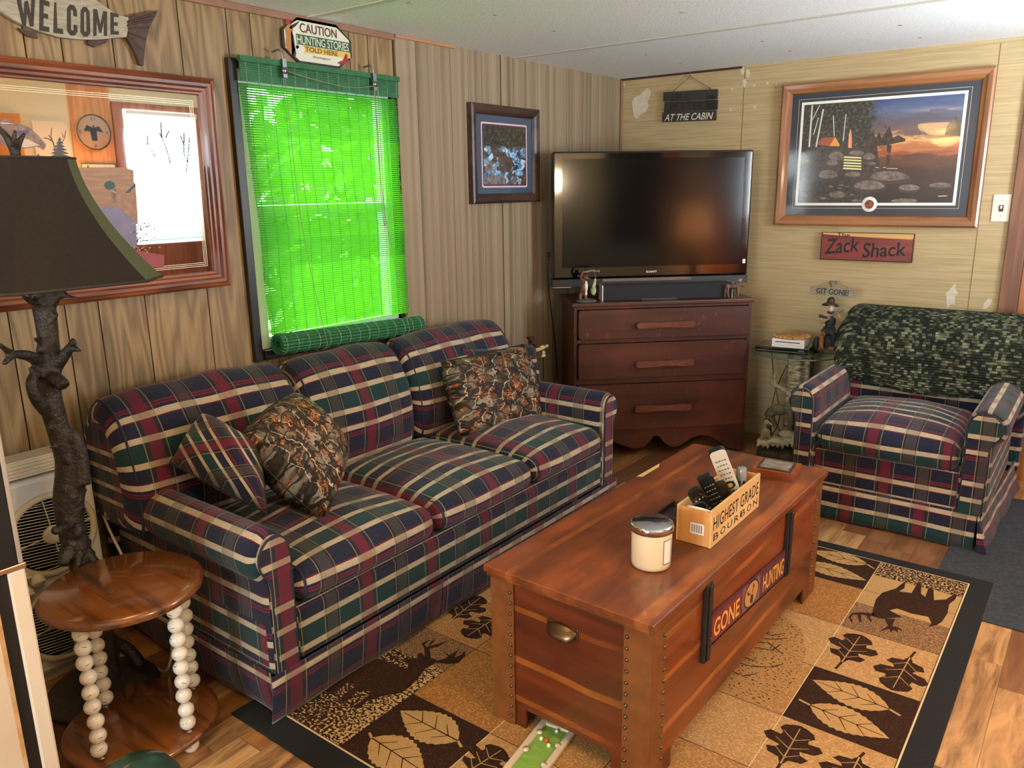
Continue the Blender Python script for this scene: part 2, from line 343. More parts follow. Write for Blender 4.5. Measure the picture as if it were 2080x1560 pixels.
        if norm or weld:
            b = bmesh.new(); b.from_mesh(me)
            if weld: bmesh.ops.remove_doubles(b, verts=b.verts, dist=1e-5)
            bmesh.ops.recalc_face_normals(b, faces=b.faces); b.to_mesh(me); b.free()
        o = bpy.data.objects.new(name, me); COL.objects.link(o)
        if parent: o.parent = parent; PM[o.name] = PM[parent.name].copy()
        else: PM[o.name] = Matrix()
        if remesh:
            m = o.modifiers.new('r', 'REMESH'); m.mode = 'VOXEL'; m.voxel_size = remesh; m.use_smooth_shade = True
            if relax: k = o.modifiers.new('s', 'SMOOTH'); k.factor = .5; k.iterations = relax
        if bev:
            m = o.modifiers.new('b', 'BEVEL'); m.width = bev; m.segments = seg; m.limit_method = 'ANGLE'; m.angle_limit = .6; m.use_clamp_overlap = True
        if sub: m = o.modifiers.new('s', 'SUBSURF'); m.levels = m.render_levels = sub
        return o
def tag(o, label, cat, group=None):
    o['label'] = label; o['category'] = cat
    if group: o['group'] = group
    return o
def thing(name, label, cat, loc=(0, 0, 0), rotz=0, group=None):
    o = bpy.data.objects.new(name, None); COL.objects.link(o); o.empty_display_size = .05
    o.location = loc; o.rotation_euler = (0, 0, rotz); PM[o.name] = Matrix.Translation(V(loc)) @ Matrix.Rotation(rotz, 4, 'Z')
    return tag(o, label, cat, group)
def struct(o): o['kind'] = 'structure'; return o
def smoothpath(pts, n=6):
    pts = [V(p) for p in pts]; out = []
    for i in range(len(pts)-1):
        a, b, c, d = pts[max(i-1, 0)], pts[i], pts[i+1], pts[min(i+2, len(pts)-1)]
        for k in range(n):
            t = k/n; out.append(.5*((2*b)+(c-a)*t+(2*a-5*b+4*c-d)*t*t+(3*b-a-3*c+d)*t**3))
    return out+[pts[-1]]
# ================================================================== THE ROOM
XW, YW, HC, XR, YR = -2.66, 4.668, 2.176, .95, -3.0
frL = lambda a, b, c: V((XW+c, a, b))       # on the window wall: a = along, b = height, c = out of the wall
frB = lambda a, b, c: V((a, YW-c, b))       # on the television wall
OAK, GREYW, DARK = oakpanel(), greypanel(), P('dark_gap', (16, 13, 11), .8)
WY0, WY1, WZ0, WZ1 = 1.838, 2.63, .90, 1.955
m = MB()
def board(y0, y1, z0, z1, x1, mi):
    m.box(-2.70, x1, y0, y1, z0, z1, mi, uvo=(R0.random()*9, R0.random()*9))
gr = [atx(p, q, XW).y for p, q in ((14, 630), (130, 617), (198, 609), (293, 598), (420, 583), (463, 80), (505, 15), (607, 138), (650, 143), (707, 58), (745, 63))]
gr = [gr[0]-.41*k-d for k in range(9, 0, -1) for d in (.0, -.11, -.26)]+gr+[2.655]
gr = [YR]+sorted(g for g in gr if g > YR+.05)
for a, b in zip(gr, gr[1:]):
    a += .0022; b -= .0022; o = (R0.random()*9, R0.random()*9)
    segs = [(a, b)]
    for e in (WY0, WY1): segs = [q for s_ in segs for q in ([(s_[0], e), (e, s_[1])] if s_[0] < e < s_[1] else [s_])]
    for p, q in segs:
        if WY0-1e-6 <= p and q <= WY1+1e-6:
            m.box(-2.70, XW, p, q, 0, WZ0, 0, uvo=o); m.box(-2.70, XW, p, q, WZ1, HC, 0, uvo=o)
        else: m.box(-2.70, XW, p, q, 0, HC, 0, uvo=o)
gy = [2.662]+[atx(p, q, XW+.008).y for p, q in ((842.5, 81), (913, 96), (949, 103), (977, 110), (1016, 115), (1041, 120), (1092, 130), (1114, 136), (1151, 145), (1167, 150), (1193, 155), (1216, 160), (1235, 165))]+[YW]
for i, (a, b) in enumerate(zip(gy, gy[1:])):
    g0 = .004 if i == 5 else .0012; g1 = .004 if i == 4 else .0012
    m.box(-2.70, XW+.008, a+g0, b-g1, 0, HC, 1, uvo=(a*7.3, 0))
m.box(-2.76, -2.69, YR, WY0, 0, HC, 2); m.box(-2.76, -2.69, WY1, YW, 0, HC, 2); m.box(-2.76, -2.69, WY0, WY1, 0, WZ0, 2); m.box(-2.76, -2.69, WY0, WY1, WZ1, HC, 2)
struct(m.build('wall_left', [OAK, GREYW, DARK]))
PINKT = P('pinkish_brown_trim', (150, 112, 88), .6, (130, 94, 70), 6)
m = MB(); m.box(XW, XW+.012, YR, 2.66, HC-.026, HC); struct(m.build('trim_1', PINKT, bev=.003))
m = MB(); m.box(XW+.008, XW+.018, 2.662, 3.06, HC-.014, HC); struct(m.build('trim_2', P('orange_brown_trim', (176, 128, 92), .6), bev=.003))
# television wall, with torn paper patches
WP = grasscloth(); TORN = P('torn_white_paper', (214, 204, 184), .9, (196, 182, 156), 30)
m = MB(); m.box(-2.7, -.445, YW, YW+.06, 0, HC, 0)
def scar(pts, ref, mi=1):
    m.flat([(aty(x, y, YW).x, aty(x, y, YW).z) for x, y in pts], .0012, frB, mi)
zs = lambda pts: [(1240+x/2.476, 40+y/2.476) for x, y in pts]
scar(zs([(165, 360), (185, 345), (203, 355), (200, 385), (188, 410), (192, 440), (175, 465), (150, 478), (138, 500), (120, 490), (112, 450), (108, 415), (122, 390), (150, 378)]), 0)
z5 = lambda pts: [(1780+x/4.588, 360+y/4.588) for x, y in pts]
scar(z5([(720, 1000), (745, 1000), (735, 1035), (762, 1075), (735, 1110), (730, 1190), (690, 1185), (660, 1230), (655, 1130), (645, 1085), (690, 1045)]), 0)
scar(z5([(1045, 1130), (1080, 1140), (1060, 1190), (1025, 1225), (990, 1225), (1000, 1180)]), 0)
for x, y in ((605, 450), (725, 440), (612, 350), (722, 330), (790, 318), (835, 325), (70, 325)):
    px, py = 1240+x/2.476, 40+y/2.476; scar([(px-2, py-2), (px+2, py-3), (px+2, py+3), (px-1, py+4)], 0)
SEAM = P('wallpaper_seam', (128, 100, 62), .8)
for x, y in ((1512.6, 157), (2029.6, 116.7)):
    X = aty(x, y, YW).x; m.box(X-.0018, X+.0018, YW-.001, YW, 0, HC-.02, 2)
for x, y in ((1519, 150), (1508, 145), (1512, 170)): scar([(x-4, y-8), (x+3, y-10), (x+5, y), (x+1, y+9), (x-3, y+4)], 0)
struct(m.build('wall_back', [WP, TORN, SEAM]))
m = MB(); m.box(-2.652, -1.86, YW-.006, YW, HC-.012, HC); struct(m.build('trim_3', P('dark_red_gap_strip', (66, 34, 24), .7)))
m = MB(); m.box(XW+.008, XW+.024, YW-.016, YW, 0, HC-.01); struct(m.build('trim_4', P('brown_corner_bead', (136, 104, 78), .55), bev=.005))
TRIMW = wood('brown_door_trim', (132, 84, 54), (104, 62, 40), 2, .45)
m = MB(); m.box(-.445, -.362, YW-.018, YW+.05, 0, HC); struct(m.build('trim_5', TRIMW, bev=.004))
m = MB(); m.box(-.36, .50, YW+.0, YW+.05, 0, 2.03); struct(m.build('door_1', wood('orange_pine_door', (190, 122, 60), (156, 92, 44), 2, .4), bev=.003))
m = MB(); m.box(-.362, .55, YW, YW+.06, 2.03, HC); m.box(.50, XR+.06, YW, YW+.06, 0, HC); struct(m.build('wall_back.001', WP))
# ceiling: boards with battens and nail spots
m = MB(); m.box(-2.76, XR+.06, YR-.06, YW+.06, HC, HC+.05, 0)
for y in (2.197, 3.54, .85, -.5, -1.85): m.box(-2.66, XR, y-.016, y+.016, HC-.004, HC, 1)
for x, y in ((1125, 63), (1385, 25), (1312, 111), (1383, 128), (1549, 83), (1605, 103), (1830, 51), (1870, 76), (830, 5), (1005, 30)):
    p = atz(x, y, HC); m.lathe([(.009, -.0022), (.005, 0)], 8, (p.x, p.y, HC), 2)
struct(m.build('ceiling', [ceil_m(), P('ceiling_batten', (206, 204, 192), .7), P('nail_spot', (170, 160, 140), .7)]))
m = MB(); m.box(-2.76, XR+.06, YR-.06, YW+.06, -.05, 0); struct(m.build('floor', floorm()))
# right and rear walls behind the camera (seen in mirror, glass and screen)
CREAMW = P('cream_wall_paint', (222, 206, 170), .8); PINE = wood('pine_boards', (214, 150, 92), (188, 118, 66), 2, .5)
m = MB(); m.box(XR, XR+.06, YR, 1.66, 0, HC); m.box(XR, XR+.06, 2.30, 3.17, 0, HC); m.box(XR, XR+.06, 1.66, 2.30, 0, .88); m.box(XR, XR+.06, 1.66, 2.30, 1.86, HC); m.box(XR, XR+.06, 3.93, YW, 0, HC); m.box(XR, XR+.06, 3.17, 3.93, 2.03, HC)
struct(m.build('wall_right', CREAMW))
m = MB(); m.grid(lambda a, b: V((XR-.03+.012*math.sin(a*40), 1.685+a*.645, .895+b*1.0)), 60, 2); cu = tag(m.build('curtain', P('dark_brown_curtain', (74, 52, 38), .9)), 'dark curtain drawn over the small window behind the camera', 'curtain'); q_ = cu.modifiers.new('t', 'SOLIDIFY'); q_.thickness = .004
m = MB(); m.box(XR-.012, XR, 2.86, 3.16, 0, HC); struct(m.build('trim_6', PINE))
m = MB(); m.box(-2.76, -1.45, YR-.06, YR, 0, HC); m.box(.05, XR+.06, YR-.06, YR, 0, HC); m.box(-1.45, .05, YR-.06, YR, 0, .95); m.box(-1.45, .05, YR-.06, YR, 1.95, HC); struct(m.build('wall_rear', P('tan_wall_paint', (190, 160, 120), .8)))
m = MB(); m.box(-1.45, -1.40, YR-.06, YR+.01, .95, 1.95); m.box(0, .05, YR-.06, YR+.01, .95, 1.95); m.box(-1.40, 0, YR-.06, YR+.01, .95, 1.0); m.box(-1.40, 0, YR-.06, YR+.01, 1.90, 1.95); m.box(-.725, -.675, YR-.05, YR, 1.0, 1.90); w2 = struct(m.build('added_rear_window', P('white_window_frame', (228, 228, 222), .5))); PM[w2.name] = Matrix()  # unseen window added to the rear wall to let in more daylight
m = MB(); m.box(-1.40, 0, YR-.034, YR-.03, 1.0, 1.90); m.build('window_pane', GLASS, w2)
DOORW = wood('reddish_brown_door_wood', (150, 92, 66), (120, 68, 46), 2, .45)
m = MB()
for y0, y1, z0, z1 in ((3.17, 3.25, 0, 2.03), (3.85, 3.93, 0, 2.03), (3.25, 3.85, 1.98, 2.03), (3.25, 3.85, 0, .96)): m.box(XR-.02, XR+.03, y0, y1, z0, z1)
d2 = struct(m.build('door_2', DOORW, bev=.003)); PM[d2.name] = Matrix()
m = MB(); m.box(XR+.01, XR+.014, 3.25, 3.85, .96, 1.98); m.build('door_glass', GLASS, d2)
m = MB(); m.lathe([(.0, 0), (.028, .0), (.03, .02), (.012, .03), (.012, .05)], 14, (XR-.08, 3.21, 1.0), 0, lambda p: V((p.z, p.y, p.x))); m.build('door_knob', P('brass', (200, 160, 80), .25, metal=1), d2)
bl = thing('mini_blind', 'white slatted mini blind over the glass of the outer door', 'blind', (XR-.05, 3.55, 1.96))
m = MB()
for k in range(36):
    z = .99+k*.0265; m.add([(XR-.058, 3.27, z+.007), (XR-.058, 3.83, z+.007), (XR-.034, 3.83, z-.007), (XR-.034, 3.27, z-.007), (XR-.058, 3.27, z+.0084), (XR-.058, 3.83, z+.0084), (XR-.034, 3.83, z-.0056), (XR-.034, 3.27, z-.0056)], [(0, 1, 2, 3), (4, 5, 6, 7), (0, 1, 5, 4), (1, 2, 6, 5), (2, 3, 7, 6), (3, 0, 4, 7)])
m.build('slats', translucent('white_vinyl_slat', (232, 240, 242), (200, 230, 240), .4), bl)
m = MB(); m.box(XR-.062, XR-.03, 3.26, 3.84, 1.945, 1.975); m.build('headrail', WHITEP, bl, bev=.003)
m = MB(); m.tube([(XR-.066, 3.33, 1.95), (XR-.066, 3.33, 1.3)], .003, 6); m.build('tilt_wand', WHITEP, bl)
# ------------------------------------------------------------------ window over the sofa
FRM = P('dark_bronze_window_metal', (40, 36, 34), .35, metal=.3)
m = MB()
m.box(-2.70, XW+.022, 1.803, 1.838, .86, 1.985); m.box(-2.70, XW+.005, WY1, 2.655, .86, 1.985); m.box(-2.70, XW+.012, 1.85, WY1, 1.955, 1.985); m.box(-2.70, XW+.022, 1.85, WY1, .86, .90)
wi = struct(m.build('window_1', FRM, bev=.003)); PM[wi.name] = Matrix()
SASH = P('white_vinyl_sash', (226, 234, 230), .4)
m = MB(); m.box(-2.735, -2.667, 1.838, 1.895, .90, 1.955); m.box(-2.735, -2.675, 2.585, 2.63, .90, 1.955); m.box(-2.735, -2.675, 1.895, 2.585, .90, .945); m.box(-2.735, -2.675, 1.895, 2.585, 1.905, 1.955); m.box(-2.735, -2.69, 1.895, 2.585, 1.42, 1.46)
m.build('window_sash', SASH, wi, bev=.003)
m = MB(); m.box(-2.722, -2.718, 1.895, 2.585, .945, 1.905); m.build('window_pane', GLASS, wi)
# outside: lawn and leafy trees
m = MB(); m.box(-30, -2.8, -20, 25, -.62, -.6); o = struct(m.build('ground', P('lawn', (92, 150, 52), .9, (60, 112, 36), 14)))
def crown(cx, cy, cz, rx, rz, n, rnd):
    q = MB()
    for i in range(n):
        a = rnd.random()*6.283; t = math.acos(2*rnd.random()-1); rr = (.55+.45*rnd.random())
        c = V((cx+rx*rr*math.sin(t)*math.cos(a), cy+rx*rr*math.sin(t)*math.sin(a), cz+rz*rr*math.cos(t)))
        e1 = V((rnd.gauss(0, 1), rnd.gauss(0, 1), rnd.gauss(0, 1))).normalized(); e2 = e1.orthogonal().normalized(); k = .06+.09*rnd.random()
        q.add([c-e1*k*1.5, c+e2*k*.6, c+e1*k*1.5, c-e2*k*.6], [(0, 1, 2, 3)], 0)
    return q
LEAF = translucent('sunlit_leaf', (70, 130, 36), (130, 190, 50), .5)
for i, (x, y, z, rx, rz) in enumerate(((-6.2, 5.6, 1.3, 1.3, 1.7), (-8.0, 2.6, 1.6, 1.45, 1.8), (-7.0, 8.6, 1.5, 1.45, 1.8))):
    t = thing('leafy_tree', ('green tree outside the blind, nearest the television wall', 'green tree outside straight behind the blind', 'green tree outside farthest along the wall')[i], 'tree', (x, y, -.6))
    crown(x, y, z, rx, rz, 1500, R0).build('foliage', LEAF, t, norm=False)
    m = MB(); m.tube([(x, y, -.6), (x+.05, y, .3), (x-.03, y+.05, 1.4)], [.12, .09, .05], 8); m.build('trunk', P('grey_bark', (90, 76, 62), .9), t)
# ------------------------------------------------------------------ green bamboo roll blind
GR = translucent('green_bamboo_slat', (40, 120, 46), (162, 232, 84), .72)
GRO = P('dark_green_bamboo', (26, 86, 48), .6, (38, 110, 62), 40)
XB = -2.625
bl = thing('bamboo_roll_blind', 'bright green bamboo roll blind half rolled up over the window', 'blind', (XB, 2.24, .90))
m = MB(); rr = random.Random(3); z = 1.90; yl, yr = 1.838, 2.630; k = 0
while z > .955:
    t = (1.90-z)/.95; a = yl+.036*t+.004*math.sin(z*9)+rr.uniform(-.002, .002); b = yr+.012*t+.004*math.sin(z*7+1)+rr.uniform(-.003, .003)
    xo = XB+.006*math.sin(z*6)+.004*math.sin(z*15); hh = .0067
    m.box(xo-.0011, xo+.0011, a, b, z-hh, z, 0); z -= hh+.0021; k += 1
m.build('slats', GR, bl)
m = MB()
for i in range(15):
    y = yl+.03+i*(yr-yl-.05)/14
    m.tube([(XB+.0035+.006*math.sin(z*6)+.004*math.sin(z*15), y+.02*(1.9-z)/.95, z) for z in [1.92-j*.06 for j in range(17)]], .0009, 4)
m.build('binding_threads', P('green_thread', (70, 150, 80), .8), bl)
m = MB()
for j in range(10): m.box(XB+.008, XB+.0115, yl-.006, yr+.004, 1.905+j*.0072, 1.9112+j*.0072, 0)
m.box(XB+.004, XB+.022, yl-.008, yr+.004, 1.972, 1.992, 0)
for i in range(15):
    y = yl+.02+i*(yr-yl-.03)/14; m.box(XB+.0115, XB+.0122, y, y+.0012, 1.905, 1.975, 1)
m.build('valance', [GRO, P('pale_green_thread', (150, 190, 150), .8)], bl)
pa, pb = V((-2.585, 1.868, .928)), V((-2.585, 2.672, .893))
m = MB(); dx = (pb-pa).normalized(); e1 = V((1, 0, 0)); e2 = dx.cross(e1)
n = 16
for k in range(n):
    a = 2*math.pi*k/n; c = e1*math.cos(a)*.034+e2*math.sin(a)*.034
    m.tube([pa+c, pb+c], .0078, 6)
for k in range(10):
    a = 2*math.pi*k/10+.3; c = e1*math.cos(a)*.02+e2*math.sin(a)*.02; m.tube([pa+c+dx*.004, pb+c-dx*.004], .0075, 6)
for i in range(15):
    p = pa+dx*(.02+i*.054)
    m.tube([p+e1*math.cos(a)*.0425+e2*math.sin(a)*.0425 for a in [2*math.pi*j/20 for j in range(21)]], .0011, 4, 1, cap=False)
m.build('rolled_end', [GRO, MC['pale_green_thread']], bl)
def pulley(y, z):
    q = MB(); q.box(XB+.02, XB+.034, y-.009, y+.009, z-.055, z+.012); q.lathe([(.0, -.004), (.012, -.004), (.012, .004), (0, .004)], 12, (XB+.03, y, z-.03), 0, lambda p: V((p.z*2, p.x, p.y)))
    q.tube([(XB-.02, y-.012, z+.04), (XB+.02, y-.012, z+.045), (XB+.03, y-.006, z+.03), (XB+.028, y, z+.01)], .0035, 6); return q
y1, y2 = 2.015, 2.475
pulley(y1, 1.985).build('pulley', STEEL, bl); pulley(y2, 1.978).build('pulley', STEEL, bl)
m = MB()
m.tube(smoothpath([(XB+.034, y1, 1.955), (XB+.036, 2.15, 1.935), (XB+.036, 2.32, 1.922), (XB+.034, y2, 1.94)]), .0016, 6)
m.tube(smoothpath([(XB+.03, y1, 1.94), (XB+.034, y1+.02, 1.4), (-2.545, y1+.06, .95), (-2.535, y1+.06, .90), (-2.56, y1+.055, .875)]), .0013, 6)
m.tube(smoothpath([(XB+.03, y2, 1.94), (XB+.034, y2+.012, 1.45), (-2.545, y2+.075, .95), (-2.535, y2+.08, .885), (-2.56, y2+.05, .865)]), .0013, 6)
m.tube(smoothpath([(XB+.034, y2-.008, 1.94), (XB+.035, y2-.002, 1.5), (XB+.036, y2+.01, 1.33)]), .0013, 6); m.tube(smoothpath([(XB+.034, y2+.012, 1.94), (XB+.035, y2+.014, 1.5), (XB+.036, y2+.006, 1.36)]), .0013, 6)
m.ell((XB+.037, y2+.008, 1.37), (.004, .004, .012))
m.build('lift_cord', P('grey_tan_cord', (150, 140, 118), .8), bl)
# ------------------------------------------------------------------ mirror with printed ducks
tl_ = math.radians(1.3); MN = V((math.cos(tl_), 0, -math.sin(tl_))); MU = V((math.sin(tl_), 0, math.cos(tl_))); MP = V((-2.638, 0, 1.17))
frM = lambda a, b, c: MP+V((0, 1, 0))*a+MU*(b-1.17)+MN*c
pm = lambda x, y: (lambda q: (q.y, (q-MP).dot(MU)+1.17))(atp(x, y, MP, MN))
mi_ = thing('wall_mirror', 'wide mirror in a ridged reddish wood frame, printed with flying ducks', 'mirror', (-2.64, 1.2, 1.17))
my0, my1, mz0, mz1 = .50, 1.712, 1.176, 1.90
OAKR = wood('reddish_oak_frame', (140, 78, 44), (96, 48, 26), 1, .35, .3, rings=40); OAKV = wood('reddish_oak_frame_upright', (140, 78, 44), (96, 48, 26), 2, .35, .3, rings=40)
prof = [(0, 0), (0, .022), (.008, .028), (.014, .022), (.02, .03), (.03, .03), (.036, .02), (.044, .02), (.05, .012), (.056, .012), (.06, 0)]
def picframe(parent, y0, y1, z0, z1, prof, fr, mh, mv, name='frame'):
    q = MB(); w_ = prof[-1][0]
    c = [(y0, z0), (y1, z0), (y1, z1), (y0, z1)]; sg = [(1, 1), (-1, 1), (-1, -1), (1, -1)]
    for k in range(4):
        a, b = c[k], c[(k+1) % 4]; sa, sb = sg[k], sg[(k+1) % 4]; vs = []
        for (t, h) in prof: vs.append(fr(a[0]+sa[0]*t, a[1]+sa[1]*t, h)); vs.append(fr(b[0]+sb[0]*t, b[1]+sb[1]*t, h))
        q.add(vs, [(2*i, 2*i+1, 2*i+3, 2*i+2) for i in range(len(prof)-1)], k % 2)
    return q.build(name, [mh, mv], parent, norm=True)
picframe(mi_, my0, my1, mz0, mz1, prof, frM, OAKR, OAKV)
s = N('silvered_glass'); MIRR = s.fin((225, 228, 226), .015, 1)
m = MB(); m.box(my0+.05, my1-.05, mz0+.05, mz1-.05, -.004, .004, 0, frM); m.build('mirror_glass', MIRR, mi_)
m = MB(); ETCH = P('etched_gold_line', (214, 202, 170), .4, metal=.4)
for d in (.078, .084, .090):
    for a, b, c_, e in ((my0+d, my1-d, mz0+d, mz0+d+.0016), (my0+d, my1-d, mz1-d-.0016, mz1-d), (my1-d-.0016, my1-d, mz0+d, mz1-d)): m.box(a, b, c_, e, .004, .0044, 0, frM)
m.build('etched_border', ETCH, mi_)
zc = lambda pts: [pm(x/4.0, 170+y/4.0) for x, y in pts]
PR = [P('print_duck_brown', (112, 86, 86), .5, (150, 124, 112), 60), P('print_cream', (206, 186, 166), .5), P('print_purple', (92, 70, 120), .5), P('print_pine', (70, 68, 74), .5), P('print_mallard_green', (38, 76, 84), .5), P('print_tan', (176, 140, 112), .5, (150, 112, 90), 50), P('print_dusk_blue', (112, 116, 160), .5, (140, 130, 160), 12), P('print_hill', (172, 136, 104), .5, (146, 112, 92), 14, (1, 1, 8)), P('red_reflection_paint', (150, 60, 66), .5)]
m = MB()
def pr(pts, mi, c=.0046): m.flat(zc(pts), c, frM, mi)
pr([(440, 690), (640, 680), (1000, 680), (1080, 700), (1095, 1000), (640, 1010), (600, 900)], 7, .0044)
pr([(640, 1010), (1095, 995), (1110, 1330), (850, 1330), (760, 1180)], 6, .0045)
m.build('printed_marsh', PR, mi_); m = MB()
pr([(-60, 340), (0, 300), (40, 282), (80, 300), (100, 325), (150, 322), (235, 358), (310, 425), (350, 470), (372, 500), (350, 540), (300, 512), (200, 527), (110, 520), (60, 510), (-60, 470)], 0, .0047)
pr([(40, 450), (110, 430), (220, 450), (315, 500), (200, 520), (90, 500)], 1, .0050); pr([(125, 385), (225, 376), (228, 410), (140, 420)], 2, .0053); pr([(0, 315), (60, 318), (110, 330), (0, 325)], 1, .0050)
m.build('printed_flying_duck', PR, mi_); m = MB()
def pine(cx, top, bot, w_):
    n_ = 6; p = []
    for i in range(n_): y = top+(bot-top)*i/n_; p += [(cx+w_*.35*i/n_, y), (cx+w_*(i+1)/n_, y+(bot-top)*.85/n_)]
    q = [(2*cx-x, y) for x, y in p]; pr(p+q[::-1], 3, .0048)
pine(480, 435, 600, 95); m.build('printed_pine', PR, mi_); m = MB(); pine(305, 570, 625, 45); m.build('printed_pine', PR, mi_); m = MB(); pr([(340, 600), (570, 600), (600, 660), (450, 665), (330, 640)], 3, .0049)
def twig(pts, w_=4, mi=3):
    for a, b in zip(pts, pts[1:]):
        d = V((b[0]-a[0], b[1]-a[1])).normalized(); nx, ny = -d.y*w_/2, d.x*w_/2
        pr([(a[0]+nx, a[1]+ny), (b[0]+nx*.7, b[1]+ny*.7), (b[0]-nx*.7, b[1]-ny*.7), (a[0]-nx, a[1]-ny)], mi, .0051)
twig([(440, 600), (440, 520), (425, 470), (380, 445), (350, 440)], 9); twig([(430, 480), (400, 430), (390, 415)], 6); twig([(420, 470), (410, 420), (415, 360)], 4); twig([(500, 480), (520, 440), (530, 380)], 4); twig([(510, 440), (500, 400)], 3)
m.build('printed_branches', PR, mi_); m = MB()
for pts in ([(1380, 650), (1350, 540), (1310, 440), (1300, 310)], [(1320, 460), (1290, 400)], [(1340, 440), (1370, 380)], [(1505, 720), (1520, 640), (1490, 580), (1490, 400)], [(1520, 640), (1525, 540), (1535, 440)], [(1490, 500), (1460, 420)], [(1260, 600), (1225, 540)], [(1195, 500), (1190, 400)]): twig(pts, 9, 3); m.build('printed_twig', PR, mi_); m = MB()
pr([(895, 845), (935, 845), (940, 900), (925, 962), (900, 930)], 0, .0050)
a_ = [(885+45*math.cos(t), 825+36*math.sin(t)) for t in [2*math.pi*k/14 for k in range(14)]]; pr(a_, 4, .0054); pr([(893, 862), (940, 885), (937, 892), (893, 868)], 1, .0055)
pr([(930, 955), (950, 905), (1010, 890), (1095, 800), (1110, 1000), (1115, 1150), (1060, 1090), (1000, 1045)], 5, .0050); pr([(1010, 890), (1095, 805), (1098, 830), (1040, 885)], 4, .0053)
m.build('printed_mallard', PR, mi_); m = MB()
pr([(900, 1330), (1020, 1335), (1330, 1395), (1325, 1490), (1130, 1490), (1000, 1420)], 8, .0050)  # red block: a room reflection painted flat onto the mirror glass
for i in range(60):
    x, y = R0.gauss(1150, 45), R0.uniform(1130, 1370); pr([(x-5, y-4), (x+5, y-5), (x+4, y+5), (x-4, y+4)], 3 if i % 2 else 1, .0056)
m.build('weeds_and_red_reflection', PR, mi_)
# ------------------------------------------------------------------ WELCOME fish sign
t = thing('fish_sign', 'wooden fish-shaped WELCOME sign above the mirror', 'sign', (XW, 1.2, 2.05))
fx = lambda pts, s_=2.515: [(lambda q: (q.y, q.z))(atx(x/s_, y/s_, XW+.02)) for x, y in pts]
GREYP = P('weathered_cream_paint', (182, 178, 160), .8, (150, 146, 130), 30, (1, 1, 6))
body = fx([(-420, -200), (-200, -180), (0, -120), (200, -70), (460, -18), (545, 40), (600, 78), (655, 90), (655, 105), (643, 112), (654, 122), (642, 130), (654, 142), (645, 190), (600, 192), (500, 203), (400, 202), (300, 190), (200, 160), (100, 120), (0, 58), (-120, 0), (-300, -60), (-430, -120)])
m = MB(); m.prism(body, .006, .022, frL); m.build('body', GREYP, t, bev=.002)
BRK = P('dark_carved_brown', (58, 42, 36), .6, (84, 62, 52), 40)
m = MB(); m.prism(fx([(645, 100), (690, 75), (805, 52), (800, 70), (760, 150), (745, 215), (738, 270), (735, 335), (715, 330), (690, 260), (645, 190)]), .004, .02, frL)
for (a, b) in (((650, 110), (795, 65)), ((650, 125), (775, 105)), ((650, 145), (760, 140)), ((650, 165), (745, 200)), ((650, 180), (735, 260)), ((655, 190), (720, 320)), ((650, 118), (785, 85))):
    q = fx([a, b]); m.tube([frL(q[0][0], q[0][1], .02), frL(q[1][0], q[1][1], .02)], .0035, 6)
m.build('tail', BRK, t, bev=.002)
for nm, pp in (('fin', [(95, 140), (190, 165), (200, 195), (160, 188), (125, 170)]), ('fin', [(455, 205), (560, 198), (545, 220), (490, 240), (460, 228)])):
    m = MB(); m.prism(fx(pp), .004, .014, frL); m.build(nm, BRK, t, bev=.001)
m = MB()
BLOCK = {'W': [(0, 1), (.22, 1), (.30, .40), (.40, .86), (.60, .86), (.70, .40), (.78, 1), (1, 1), (.82, 0), (.60, 0), (.5, .46), (.40, 0), (.18, 0)], 'E': [(0, 0), (1, 0), (1, .17), (.42, .17), (.42, .42), (.88, .42), (.88, .58), (.42, .58), (.42, .83), (1, .83), (1, 1), (0, 1)], 'L': [(0, 0), (1, 0), (1, .17), (.42, .17), (.42, 1), (0, 1)],
         'C': [(.3, 0), (.7, 0), (1, .14), (1, .36), (.62, .36), (.62, .2), (.5, .15), (.38, .2), (.38, .8), (.5, .85), (.62, .8), (.62, .64), (1, .64), (1, .86), (.7, 1), (.3, 1), (0, .86), (0, .14)], 'O': [(.3, 0), (.7, 0), (1, .14), (1, .86), (.7, 1), (.501, 1), (.501, .85), (.62, .8), (.62, .2), (.5, .15), (.38, .2), (.38, .8), (.499, .85), (.499, 1), (.3, 1), (0, .86), (0, .14)], 'M': [(0, 0), (.24, 0), (.24, .58), (.42, .12), (.58, .12), (.76, .58), (.76, 0), (1, 0), (1, 1), (.72, 1), (.5, .46), (.28, 1), (0, 1)]}
for ch, x0, y0, x1, y1, x2, y2, x3, y3 in (('W', 95, 130, 185, 138, 82, -5, 178, -25), ('E', 198, 158, 250, 165, 200, -10, 250, 10), ('L', 270, 168, 322, 175, 275, 12, 300, 15), ('C', 340, 180, 395, 185, 340, 20, 390, 30), ('O', 408, 186, 460, 190, 410, 32, 455, 40), ('M', 474, 184, 545, 184, 474, 45, 545, 60), ('E', 562, 178, 605, 178, 562, 62, 603, 72)):
    A, B, C, D = [V(q) for q in fx([(x0, y0), (x1, y1), (x2, y2), (x3, y3)])]
    m.add([frL(*((A*(1-p[0])+B*p[0])*(1-p[1])+(C*(1-p[0])+D*p[0])*p[1]), .0228) for p in BLOCK[ch]], [tuple(range(len(BLOCK[ch])))])
m.build('lettering', P('faded_black_paint', (62, 58, 52), .8), t)
